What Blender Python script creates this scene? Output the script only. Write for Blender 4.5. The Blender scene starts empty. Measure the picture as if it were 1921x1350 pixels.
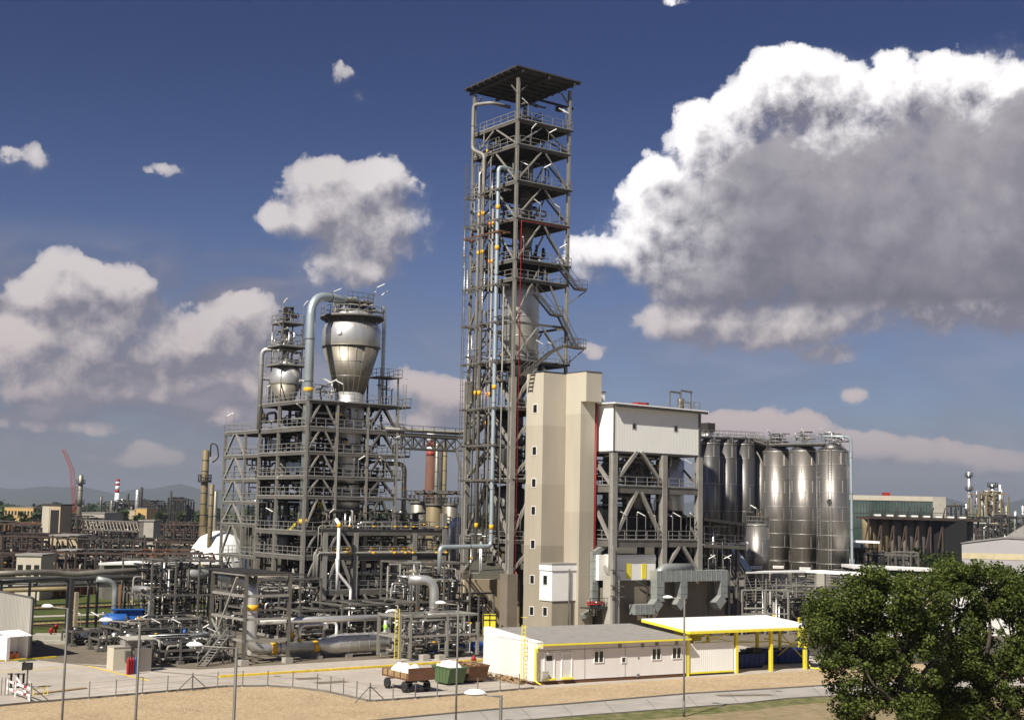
import bpy, math, random
from math import sin, cos, radians, pi, sqrt, atan2, asin
from mathutils import Vector, Matrix
import numpy as np

scene = bpy.context.scene
col = scene.collection
# ------------------------------------------------------------------ camera
FPX, PITCH, ROLL, EYE = 2560.0, radians(6.30), radians(1.1), 15.0
IW, IH = 1921.0, 1350.0
f0 = Vector((0, cos(PITCH), sin(PITCH)))
u0 = Vector((0, -sin(PITCH), cos(PITCH)))
r0 = Vector((1, 0, 0))
c_rt = r0*cos(ROLL) + u0*sin(ROLL)
c_up = -r0*sin(ROLL) + u0*cos(ROLL)
cd = bpy.data.cameras.new('camera')
cam = bpy.data.objects.new('camera', cd); col.objects.link(cam)
cam.matrix_world = Matrix(((c_rt.x, c_up.x, -f0.x, 0), (c_rt.y, c_up.y, -f0.y, 0), (c_rt.z, c_up.z, -f0.z, EYE), (0, 0, 0, 1)))
cd.sensor_fit = 'HORIZONTAL'; cd.sensor_width = 36.0; cd.lens = FPX/IW*36.0
cd.clip_start = 0.5; cd.clip_end = 60000
scene.camera = cam
# ------------------------------------------------------------------ light and exposure
SUN_EL, SUN_AZ = radians(44), radians(-148)      # azimuth from +Y clockwise: behind and left of the camera
scene.view_settings.view_transform = 'Standard'
scene.view_settings.look = 'None'
scene.view_settings.gamma = 1.0
scene.view_settings.exposure = 0.5
sd = bpy.data.lights.new('sun', 'SUN'); sd.energy = 5.0; sd.angle = radians(0.53); sd.color = (1.0, 0.93, 0.82)
sun = bpy.data.objects.new('sun', sd); col.objects.link(sun)
sdir = Vector((sin(SUN_AZ)*cos(SUN_EL), cos(SUN_AZ)*cos(SUN_EL), sin(SUN_EL)))
sun.rotation_euler = sdir.to_track_quat('Z', 'Y').to_euler()
sun.location = (-60, -60, 90)

# pixel of the 1921x1350 photograph -> direction / ground point (used only to survey the place)
def ray(x, y):
    return f0 + c_rt*((x-IW/2)/FPX) - c_up*((y-IH/2)/FPX)
def gp(x, y, z=0.0):
    d = ray(x, y); t = (z-EYE)/d.z
    return Vector((0, 0, EYE)) + d*t
def proj(p):
    d = Vector(p) - Vector((0, 0, EYE)); w = d.dot(f0)
    return IW/2 + FPX*d.dot(c_rt)/w, IH/2 - FPX*d.dot(c_up)/w
def at(x, y, Y):
    d = ray(x, y); return Vector((0, 0, EYE)) + d*(Y/d.y)
def zat(p, py):
    z = p[2]
    for _ in range(30):
        e = proj((p[0], p[1], z))[1]-py; de = (proj((p[0], p[1], z+.5))[1]-proj((p[0], p[1], z))[1])/.5
        z -= e/de
    return z
def along(p, d, px):
    t = 0.0
    for _ in range(40):
        e = proj(Vector(p)+d*t)[0]-px; de = (proj(Vector(p)+d*(t+.1))[0]-proj(Vector(p)+d*t)[0])/.1
        t -= e/de
    return t

# ------------------------------------------------------------------ world: Nishita sky with cumulus
def build_world():
    w = bpy.data.worlds.new('World'); scene.world = w; w.use_nodes = True
    nt = w.node_tree; nt.nodes.clear(); N = nt.nodes; Lk = nt.links
    def nd(t, **k):
        n = N.new(t)
        for a, b in k.items(): setattr(n, a, b)
        return n
    def math_(op, a, b=None, c=None, clamp=False):
        n = nd('ShaderNodeMath', operation=op, use_clamp=clamp)
        for i, v in enumerate((a, b, c)):
            if v is None: continue
            if hasattr(v, 'links') or hasattr(v, 'is_output'): Lk.new(v, n.inputs[i])
            else: n.inputs[i].default_value = v
        return n.outputs[0]
    def mapr(v, a, b, c=0.0, d=1.0, smooth=True):
        n = nd('ShaderNodeMapRange'); n.interpolation_type = 'SMOOTHSTEP' if smooth else 'LINEAR'
        Lk.new(v, n.inputs[0])
        for i, q in enumerate((a, b, c, d)): n.inputs[i+1].default_value = q
        return n.outputs[0]
    def mix(fac, a, b):
        n = nd('ShaderNodeMix', data_type='RGBA')
        Lk.new(fac, n.inputs['Factor'])
        for nm, v in (('A', a), ('B', b)):
            s = [i for i in n.inputs if i.name == nm and i.type == 'RGBA'][0]
            if isinstance(v, tuple): s.default_value = (*v, 1)
            else: Lk.new(v, s)
        return [o for o in n.outputs if o.type == 'RGBA'][0]
    sky = nd('ShaderNodeTexSky'); sky.sky_type = 'NISHITA'; sky.sun_disc = False
    sky.sun_elevation = SUN_EL; sky.sun_rotation = SUN_AZ; sky.air_density = 1.2; sky.dust_density = 1.0; sky.ozone_density = 2.5
    tc = nd('ShaderNodeTexCoord'); sep = nd('ShaderNodeSeparateXYZ')
    nrm = nd('ShaderNodeVectorMath', operation='NORMALIZE'); Lk.new(tc.outputs['Generated'], nrm.inputs[0])
    Lk.new(nrm.outputs[0], sep.inputs[0])
    X, Y, Z = sep.outputs
    az = math_('ARCTAN2', X, Y); el = math_('ARCSINE', Z)
    com = nd('ShaderNodeCombineXYZ'); Lk.new(az, com.inputs[0]); Lk.new(el, com.inputs[1])
    P0 = com.outputs[0]
    # large and small noise
    def noise(vec, scale, detail, rough, dist=0.0, off=(0, 0, 0), sq=1.0):
        m = nd('ShaderNodeMapping'); m.inputs['Location'].default_value = off; m.inputs['Scale'].default_value = (1, sq, 1)
        Lk.new(vec, m.inputs[0])
        n = nd('ShaderNodeTexNoise'); n.noise_dimensions = '2D'
        Lk.new(m.outputs[0], n.inputs['Vector'])
        n.inputs['Scale'].default_value = scale; n.inputs['Detail'].default_value = detail
        n.inputs['Roughness'].default_value = rough; n.inputs['Distortion'].default_value = dist
        return n.outputs['Fac']
    # cumulus seen in the view: centre and half size in photograph pixels, density, base height
    B = [(655, 372, 120, 66, 1.1), (545, 410, 58, 34, .8), (590, 340, 55, 45, .9), (715, 345, 60, 48, .9), (655, 490, 95, 44, .9), (765, 455, 60, 36, .75), (700, 425, 105, 60, 1.2), (600, 415, 70, 36, .9),
         (1470, 165, 85, 62, 1.1), (1560, 200, 95, 75, 1.1), (1400, 215, 70, 60, 1.0), (1330, 275, 75, 70, 1.0), (1240, 330, 55, 38, .8), (1200, 375, 50, 55, .9), (1125, 480, 60, 50, .9),
         (1290, 430, 140, 110, 1.15), (1460, 370, 190, 150, 1.3), (1660, 350, 230, 180, 1.4), (1850, 345, 200, 185, 1.4), (1690, 185, 80, 50, 1.0), (1800, 170, 90, 50, 1.0), (1890, 185, 80, 56, 1.0),
         (1700, 490, 280, 90, 1.3), (1880, 500, 240, 100, 1.3), (1350, 495, 230, 62, 1.1), (1560, 500, 260, 76, 1.2), (1120, 505, 90, 42, .6),
         (1330, 610, 160, 44, .85), (1470, 600, 120, 44, .85), (1600, 585, 130, 36, .75), (1712, 530, 22, 50, .6), (1560, 662, 60, 26, .5), (1595, 742, 42, 20, .42), (1110, 655, 42, 22, .42),
         (130, 530, 80, 48, 1.0), (195, 545, 80, 50, 1.0), (60, 560, 90, 40, .8), (210, 590, 100, 45, .85), (0, 545, 60, 34, .6),
         (60, 635, 170, 60, .95), (220, 655, 190, 62, .9), (415, 590, 70, 42, .85), (350, 640, 130, 60, .85), (475, 600, 50, 44, .7), (380, 705, 120, 46, .85), (320, 735, 60, 24, .8), (90, 715, 170, 44, .7), (400, 775, 110, 34, .65), (460, 720, 80, 70, .7), (200, 720, 160, 40, .55),
         (25, 290, 70, 34, .32), (640, 140, 36, 32, .32), (664, 182, 26, 20, .28), (315, 318, 80, 20, .10), (1280, 5, 60, 18, .2), (1215, 290, 34, 18, .28),
         (770, 715, 60, 30, .75), (840, 740, 80, 36, .8), (850, 790, 150, 40, .65), (1400, 808, 140, 34, .8), (1470, 800, 90, 34, .8), (1350, 800, 70, 26, .7),
         (1620, 835, 100, 30, .8), (1700, 842, 100, 28, .8), (1790, 855, 110, 26, .72), (1860, 872, 90, 22, .6), (300, 855, 170, 26, .55), (110, 800, 140, 20, .5), (1000, 880, 150, 16, .3), (1430, 860, 200, 18, .3)]
    # a few cumulus behind the camera and overhead for the reflections
    import random as rn
    rr = rn.Random(5)
    extra = [(rr.uniform(-3.1, 3.1), rr.uniform(.08, .8), rr.uniform(.15, .35), rr.uniform(.05, .14), 1.0) for _ in range(16)]
    extra = [e for e in extra if abs(e[0]) > .75]
    blobs = []
    for (x, y, rx, ry, h) in B:
        d = ray(x, y).normalized(); blobs.append((atan2(d.x, d.y), asin(d.z), rx*1.25/FPX, ry*1.35/FPX, h))
    blobs += extra
    def field(vec):
        out = None
        for (a, e, sa, se, h) in blobs:
            v = nd('ShaderNodeVectorMath', operation='MULTIPLY_ADD'); Lk.new(vec, v.inputs[0])
            v.inputs[1].default_value = (1/sa, 1/se, 0); v.inputs[2].default_value = (-a/sa, -e/se, 0)
            d = nd('ShaderNodeVectorMath', operation='DOT_PRODUCT'); Lk.new(v.outputs[0], d.inputs[0]); Lk.new(v.outputs[0], d.inputs[1])
            o = math_('MULTIPLY_ADD', d.outputs['Value'], -max(h, .9), h)
            out = o if out is None else math_('SMOOTH_MAX', out, o, .25)
        return out
    def voro(vec, scale, off):
        m = nd('ShaderNodeMapping'); m.inputs['Location'].default_value = off; Lk.new(vec, m.inputs[0])
        n = nd('ShaderNodeTexVoronoi'); n.voronoi_dimensions = '2D'; n.feature = 'SMOOTH_F1'; n.inputs['Scale'].default_value = scale; n.inputs['Smoothness'].default_value = .35
        Lk.new(m.outputs[0], n.inputs['Vector']); return n.outputs['Distance']
    def dens(vec):
        wn = nd('ShaderNodeTexNoise'); wn.noise_dimensions = '2D'; wn.inputs['Scale'].default_value = 22; wn.inputs['Detail'].default_value = 4; Lk.new(vec, wn.inputs['Vector'])
        wv = nd('ShaderNodeVectorMath', operation='MULTIPLY_ADD'); Lk.new(wn.outputs['Color'], wv.inputs[0]); wv.inputs[1].default_value = (.03, .03, 0); Lk.new(vec, wv.inputs[2])
        v = wv.outputs[0]
        n1 = noise(vec, 11, 5, .55, .2)
        f = math_('MINIMUM', field(vec), 1.15)
        s = math_('ADD', f, math_('MULTIPLY', math_('SUBTRACT', n1, .50), 1.0))
        s = math_('ADD', s, math_('MULTIPLY', math_('SUBTRACT', .42, voro(v, 20, (0, 0, 0))), .70))
        return math_('ADD', s, math_('MULTIPLY', math_('SUBTRACT', .42, voro(v, 52, (3, 1, 0))), .38))
    DS = dens(P0)
    N2 = math_('SUBTRACT', noise(P0, 60, 8, .68, .15, (3, 7, 0)), .5)
    D0 = math_('ADD', DS, math_('MULTIPLY', N2, .95))
    sh = nd('ShaderNodeVectorMath', operation='ADD'); Lk.new(P0, sh.inputs[0]); sh.inputs[1].default_value = (-.008, .015, 0)
    D1 = dens(sh.outputs[0])
    mask = mapr(D0, .14, .34)
    soft = mapr(D0, -.12, .85)
    lit = mapr(math_('SUBTRACT', math_('ADD', math_('MULTIPLY', DS, .7), math_('MULTIPLY', D0, .3)), D1), -.46, .78)
    thin = mapr(D0, .2, 1.1)                              # thick cloud is greyer away from its lit rim
    # lit side
    hi = mapr(el, .02, .20)
    white = mix(hi, (.42, .345, .335), mix(math_('MULTIPLY', mapr(az, -.16, .10), mapr(el, .14, .20)), (.50, .465, .465), (.92, .89, .88)))
    grey = mix(hi, (.15, .145, .185), (.155, .15, .185))
    fa = math_('ADD', math_('MULTIPLY', lit, math_('SUBTRACT', 1.38, math_('MULTIPLY', thin, .35))), math_('MULTIPLY', N2, 1.1), clamp=True)
    big = noise(P0, 7, 3, .5, 0, (4, 2, 0))
    fa = math_('ADD', fa, math_('MULTIPLY', math_('SUBTRACT', big, .5), .5), clamp=True)
    cl = mix(fa, grey, white)
    # broad base shade of the big cloud bank on the right, a soft sloping line of cloud base
    ba = math_('SUBTRACT', el, math_('MULTIPLY_ADD', az, .22, .200))
    nb = math_('MULTIPLY', math_('SUBTRACT', noise(P0, 14, 7, .6, .3, (1, 5, 0)), .5), .14)
    bs = mapr(math_('ADD', ba, nb), .0, .035, 1.0, 0.0)
    rgt = mapr(az, .07, .19)
    up = mapr(el, .145, .155)
    bs = math_('MULTIPLY', math_('MULTIPLY', bs, rgt), up)
    cl = mix(math_('MULTIPLY', bs, .90), cl, mix(mapr(math_('ADD', el, nb), .15, .27), (.125, .122, .150), (.245, .230, .255)))
    skm = nd('ShaderNodeVectorMath', operation='MULTIPLY'); Lk.new(sky.outputs[0], skm.inputs[0])
    # polarised deep blue above, hazy lavender near the horizon
    tint = mix(mapr(el, .0, .36), (.0345, .0365, .0540), (.0128, .0150, .0265))
    Lk.new(tint, skm.inputs[1])
    skyc = skm.outputs[0]
    mk = math_('ADD', math_('MULTIPLY', mask, lit), math_('MULTIPLY', soft, math_('SUBTRACT', 1.0, lit)), clamp=True)
    op = math_('MULTIPLY', math_('MULTIPLY', mk, mapr(DS, .05, .55, .45, 1.0)), mapr(el, .0, .08, .30, .97))
    vn = noise(P0, 8, 7, .55, .4, (2, 9, 0), 2.4)
    vl = math_('MULTIPLY', mapr(vn, .30, .62), math_('MULTIPLY', mapr(el, .015, .06), mapr(el, .135, .205, 1.0, 0.0)))
    vl = math_('MULTIPLY', vl, mapr(az, -.20, -.08, .95, .30))
    skyc = mix(vl, skyc, mix(mapr(vn, .45, .75), (.125, .125, .165), (.24, .22, .245)))
    final = mix(op, skyc, cl)
    below = mapr(Z, -.02, 0.0)
    final = mix(below, (.06, .055, .045), final)
    bg = nd('ShaderNodeBackground'); Lk.new(final, bg.inputs[0]); bg.inputs[1].default_value = 1.0
    out = nd('ShaderNodeOutputWorld'); Lk.new(bg.outputs[0], out.inputs[0])
    w.cycles.sampling_method = 'MANUAL'; w.cycles.sample_map_resolution = 512
build_world()
# ------------------------------------------------------------------ materials
MATS = {}
def mat(name, c, rough=.6, metal=0.0, var=.12, scale=.6, c2=None, bump=0.0, bscale=6.0, wave=None, spec=.4, streak=False, detail=6):
    m = bpy.data.materials.new(name); m.use_nodes = True; nt = m.node_tree; N = nt.nodes; Lk = nt.links
    b = N['Principled BSDF']; b.inputs['Roughness'].default_value = rough; b.inputs['Metallic'].default_value = metal
    b.inputs['Specular IOR Level'].default_value = spec
    geo = N.new('ShaderNodeNewGeometry'); mp = N.new('ShaderNodeMapping'); Lk.new(geo.outputs['Position'], mp.inputs[0])
    mp.inputs['Scale'].default_value = (1, 1, .18) if streak else (1, 1, 1)
    n = N.new('ShaderNodeTexNoise'); n.inputs['Scale'].default_value = scale; n.inputs['Detail'].default_value = detail; n.inputs['Roughness'].default_value = .6
    Lk.new(mp.outputs[0], n.inputs['Vector'])
    r = N.new('ShaderNodeMapRange'); r.inputs[1].default_value = .3; r.inputs[2].default_value = .7; Lk.new(n.outputs['Fac'], r.inputs[0])
    mx = N.new('ShaderNodeMix'); mx.data_type = 'RGBA'; Lk.new(r.outputs[0], mx.inputs['Factor'])
    A = [i for i in mx.inputs if i.type == 'RGBA']
    if c2 is None: c2 = tuple(min(1, v*(1+var)) for v in c); c1 = tuple(v*(1-var) for v in c)
    else: c1 = c
    A[0].default_value = (*c1, 1); A[1].default_value = (*c2, 1)
    outc = [o for o in mx.outputs if o.type == 'RGBA'][0]
    Lk.new(outc, b.inputs['Base Color'])
    h = None
    if wave:
        # wave = (direction vector in the ground plane or z, period, strength)
        d, per, st = wave
        dt = N.new('ShaderNodeVectorMath'); dt.operation = 'DOT_PRODUCT'; Lk.new(geo.outputs['Position'], dt.inputs[0]); dt.inputs[1].default_value = d
        s = N.new('ShaderNodeMath'); s.operation = 'MULTIPLY'; s.inputs[1].default_value = 2*pi/per; Lk.new(dt.outputs['Value'], s.inputs[0])
        si = N.new('ShaderNodeMath'); si.operation = 'SINE'; Lk.new(s.outputs[0], si.inputs[0])
        bp = N.new('ShaderNodeBump'); bp.inputs['Strength'].default_value = 1; bp.inputs['Distance'].default_value = st; Lk.new(si.outputs[0], bp.inputs['Height'])
        Lk.new(bp.outputs[0], b.inputs['Normal'])
    elif bump:
        n2 = N.new('ShaderNodeTexNoise'); n2.inputs['Scale'].default_value = bscale; n2.inputs['Detail'].default_value = 5; Lk.new(geo.outputs['Position'], n2.inputs['Vector'])
        bp = N.new('ShaderNodeBump'); bp.inputs['Strength'].default_value = 1; bp.inputs['Distance'].default_value = bump; Lk.new(n2.outputs['Fac'], bp.inputs['Height'])
        Lk.new(bp.outputs[0], b.inputs['Normal'])
    MATS[name] = m
    return m
TH = radians(53.3)
GR = Vector((sin(TH), cos(TH), 0)); GL = Vector((-cos(TH), sin(TH), 0))
TC = radians(59.0)
mat('galv', (.13, .122, .108), .55, .1, .2, .8)
mat('galv_light', (.27, .258, .23), .55, .1, .15, .9)
mat('steel_dark', (.045, .042, .037), .6, .1, .3, 1.2)
mat('grate', (.03, .029, .026), .7, .1, .25, 1.5)
mat('rail', (.27, .262, .24), .5, .1, .1, 1)
mat('clad', (.60, .60, .58), .38, .7, .12, .7, streak=True)
mat('clad_blue', (.44, .51, .54), .4, .55, .08, .7)
mat('clad_dull', (.30, .275, .225), .5, .65, .2, .5, streak=True)
mat('silo', (.29, .27, .245), .40, .78, .30, .55, streak=True)
mat('silo_dark', (.17, .165, .16), .45, .8, .2, .55, streak=True)
mat('ring', (.55, .54, .50), .45, .7, .1, 1)
mat('duct', (.36, .385, .365), .5, .5, .14, 1.6)
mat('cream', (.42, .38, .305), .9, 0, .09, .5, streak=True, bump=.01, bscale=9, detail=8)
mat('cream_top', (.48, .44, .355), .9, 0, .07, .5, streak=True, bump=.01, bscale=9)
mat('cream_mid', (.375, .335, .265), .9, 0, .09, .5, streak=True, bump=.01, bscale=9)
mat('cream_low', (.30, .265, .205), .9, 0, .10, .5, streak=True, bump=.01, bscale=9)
mat('plinth', (.175, .15, .115), .95, 0, .10, .5, bump=.01, bscale=8)
mat('concrete', (.36, .34, .29), .9, 0, .12, .8, bump=.01)
mat('conc_dark', (.15, .14, .12), .9, 0, .25, .5)
mat('white', (.82, .81, .76), .55, 0, .03, .6)
mat('white_sheet', (.83, .83, .78), .5, .0, .03, .5, wave=((GR.x, GR.y, 0), .25, .006))
mat('container', (.72, .69, .66), .55, 0, .06, .5, streak=True)
mat('shutter', (.68, .67, .66), .5, 0, .04, 1, wave=((0, 0, 1), .09, .006))
mat('roof_grey', (.27, .255, .235), .85, 0, .12, 1.1)
mat('roof_dark', (.055, .052, .048), .8, 0, .25, 1)
mat('white_roof', (.86, .85, .80), .6, 0, .03, .6, wave=((sin(TC), cos(TC), 0), .28, .02))
mat('white_plain', (.86, .85, .82), .6, 0, .03, .6)
mat('yellow', (.80, .68, .05), .5, 0, .06, 2)
mat('yellow_line', (.72, .52, .05), .8, 0, .25, 2)
mat('band', (.72, .40, .02), .5, 0, .06, 2)
mat('green_band', (.35, .75, .08), .5, 0, .06, 2)
mat('red', (.30, .012, .014), .5, 0, .15, 2)
mat('red_pale', (.30, .05, .035), .55, 0, .15, 2)
mat('orange', (.85, .22, .03), .5, 0, .15, 2)
mat('blue', (.02, .10, .36), .45, 0, .15, 2)
mat('blue_dark', (.008, .022, .13), .5, 0, .25, 2)
mat('blue_grey', (.04, .05, .07), .5, .2, .25, 2)
mat('black', (.012, .012, .012), .6, 0, .2, 2)
mat('glass', (.015, .016, .018), .08, 0, .1, 2, spec=.9)
mat('glass_green', (.035, .06, .055), .12, .0, .8, .18, c2=(.10, .135, .12), spec=.8)
mat('rust', (.16, .065, .03), .85, 0, .3, 1.5, c2=(.09, .05, .03))
mat('rust_wall', (.26, .085, .03), .85, 0, .3, 1.2, c2=(.10, .04, .02), wave=((.3, 1, 0), .6, .1))
mat('brick', (.16, .075, .05), .9, 0, .2, .6, c2=(.11, .055, .04))
mat('skip_green', (.06, .13, .06), .6, 0, .3, 2, c2=(.10, .13, .055))
mat('skip_brown', (.13, .06, .03), .8, 0, .3, 2.5, c2=(.19, .11, .06))
mat('tan', (.25, .20, .105), .6, .1, .25, .7, c2=(.16, .125, .07), streak=True)
mat('wood', (.30, .20, .10), .85, 0, .3, 2)
mat('tyre', (.02, .02, .02), .85, 0, .2, 2)
mat('beige_wall', (.44, .36, .24), .9, 0, .1, .4)
mat('ochre_wall', (.50, .33, .13), .9, 0, .1, .2)
mat('bag', (.86, .86, .86), .7, 0, .03, 3, bump=.05, bscale=3)
mat('corr', (.40, .385, .34), .6, .1, .10, .35, wave=((GL.x, GL.y, 0), .45, .05), streak=True)
mat('hall', (.36, .35, .35), .6, .1, .06, .2, wave=((.6, .8, 0), 1.1, .05))
mat('hall_strip', (.50, .43, .27), .6, 0, .1, .8)
mat('rust_dark', (.085, .05, .035), .85, 0, .3, 1.5, c2=(.05, .042, .038))
mat('hill_green', (.035, .05, .03), .9, 0, .15, .05)  # the hills' own dark green; the haze comes from the air volume
mat('rail_iron', (.035, .03, .026), .7, .2, .2, 2)
mat('bark', (.09, .075, .055), .9, 0, .3, 3, bump=.03)
mat('bark_pale', (.30, .25, .17), .9, 0, .2, 3)
def leaf_mat(name, c1, c2):
    m = mat(name, c1, .55, 0, .3, 1.8, c2=c2, spec=.25)
    nt = m.node_tree; b = nt.nodes['Principled BSDF']
    g = [n for n in nt.nodes if n.type == 'NEW_GEOMETRY'][0]
    ns = [n for n in nt.nodes if n.type == 'TEX_NOISE'][0]; r = [n for n in nt.nodes if n.type == 'MAP_RANGE'][0]
    a = nt.nodes.new('ShaderNodeMath'); a.operation = 'MULTIPLY_ADD'; a.inputs[1].default_value = .5
    nt.links.new(g.outputs['Random Per Island'], a.inputs[0]); nt.links.new(ns.outputs['Fac'], a.inputs[2])
    sb = nt.nodes.new('ShaderNodeMath'); sb.operation = 'SUBTRACT'; sb.inputs[1].default_value = .25
    nt.links.new(a.outputs[0], sb.inputs[0]); nt.links.new(sb.outputs[0], r.inputs[0])
    out = [n for n in nt.nodes if n.type == 'OUTPUT_MATERIAL'][0]
    tr = nt.nodes.new('ShaderNodeBsdfTranslucent'); mx = nt.nodes.new('ShaderNodeMixShader'); mx.inputs[0].default_value = .22
    mc = [n for n in nt.nodes if n.type == 'MIX'][0]
    nt.links.new([o for o in mc.outputs if o.type == 'RGBA'][0], tr.inputs[0])
    nt.links.new(b.outputs[0], mx.inputs[1]); nt.links.new(tr.outputs[0], mx.inputs[2]); nt.links.new(mx.outputs[0], out.inputs[0])
leaf_mat('leaf', (.024, .042, .007), (.115, .145, .026))
leaf_mat('leaf_far', (.025, .042, .012), (.055, .078, .022))
def ground_mat(name, ca, cb, cc, s1=.05, s2=1.2, rough=.95, bump=.03):
    m = bpy.data.materials.new(name); m.use_nodes = True; nt = m.node_tree; N = nt.nodes; Lk = nt.links
    b = N['Principled BSDF']; b.inputs['Roughness'].default_value = rough; b.inputs['Specular IOR Level'].default_value = .2
    g = N.new('ShaderNodeNewGeometry')
    def nz(s, d):
        n = N.new('ShaderNodeTexNoise'); n.inputs['Scale'].default_value = s; n.inputs['Detail'].default_value = d; n.inputs['Roughness'].default_value = .65
        Lk.new(g.outputs['Position'], n.inputs['Vector']); return n.outputs['Fac']
    def mr(v, a, c):
        r = N.new('ShaderNodeMapRange'); r.inputs[1].default_value = a; r.inputs[2].default_value = c; Lk.new(v, r.inputs[0]); return r.outputs[0]
    def mx(f, a, c):
        x = N.new('ShaderNodeMix'); x.data_type = 'RGBA'; Lk.new(f, x.inputs['Factor']); A = [i for i in x.inputs if i.type == 'RGBA']
        for s, v in zip(A, (a, c)):
            if isinstance(v, tuple): s.default_value = (*v, 1)
            else: Lk.new(v, s)
        return [o for o in x.outputs if o.type == 'RGBA'][0]
    c = mx(mr(nz(s1, 6), .35, .65), ca, cb)
    c = mx(mr(nz(s2, 4), .42, .78), c, cc)
    Lk.new(c, b.inputs['Base Color'])
    bp = N.new('ShaderNodeBump'); bp.inputs['Strength'].default_value = 1; bp.inputs['Distance'].default_value = bump
    Lk.new(nz(s2*2, 6), bp.inputs['Height']); Lk.new(bp.outputs[0], b.inputs['Normal'])
    MATS[name] = m
ground_mat('g_plain', (.07, .062, .045), (.11, .095, .068), (.05, .055, .03), .02, .4)
ground_mat('g_yard', (.38, .34, .29), (.50, .45, .39), (.35, .31, .265), .12, .8, bump=.01)
ground_mat('g_plant', (.16, .135, .10), (.21, .18, .14), (.12, .10, .075), .2, 1.3, bump=.02)
ground_mat('g_gravel', (.36, .26, .15), (.48, .36, .215), (.66, .53, .36), .25, 2.6, bump=.16)
ground_mat('g_road', (.33, .31, .275), (.44, .41, .37), (.28, .26, .23), .08, .5, bump=.01)
ground_mat('g_grass', (.035, .065, .012), (.075, .095, .022), (.11, .105, .035), .2, 1.2, bump=.15)
ground_mat('g_verge', (.12, .13, .04), (.08, .10, .03), (.30, .24, .14), .3, .9, bump=.1)
ground_mat('g_dirt', (.34, .26, .16), (.26, .20, .12), (.16, .15, .06), .15, .8, bump=.12)
ground_mat('g_ballast', (.10, .08, .055), (.14, .11, .075), (.07, .055, .04), .3, 1.5)

# ------------------------------------------------------------------ mesh building
class Fr:                                   # a survey frame: r right-away, l left-away
    def __init__(s, o, ang):
        s.o = Vector((o[0], o[1], 0)); s.R = Vector((sin(ang), cos(ang), 0)); s.L = Vector((-cos(ang), sin(ang), 0)); s.ang = ang
    def __call__(s, r, l, z=0.0): return s.o + s.R*r + s.L*l + Vector((0, 0, z))
    def rl(s, p):
        d = Vector((p[0], p[1], 0)) - s.o; return d.dot(s.R), d.dot(s.L)
G = Fr((0.13, 163.3), TH)
W0 = Fr((0, 0), pi/2)                       # r = +x, l = +y
UZ = Vector((0, 0, 1))
def rnd(path, rad, seg=5):                  # round the corners of a polyline
    P = [Vector(p) for p in path]; out = [P[0]]
    for a, b, c in zip(P, P[1:], P[2:]):
        d1 = (a-b); d2 = (c-b); k = min(rad, d1.length*.49, d2.length*.49)
        if k < 1e-4 or abs(d1.normalized().dot(d2.normalized())) > .999: out.append(b); continue
        s, e = b+d1.normalized()*k, b+d2.normalized()*k
        for i in range(seg+1):
            t = i/seg; out.append(s*(1-t)**2 + b*2*t*(1-t) + e*t*t)
    out.append(P[-1]); return out
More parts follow.
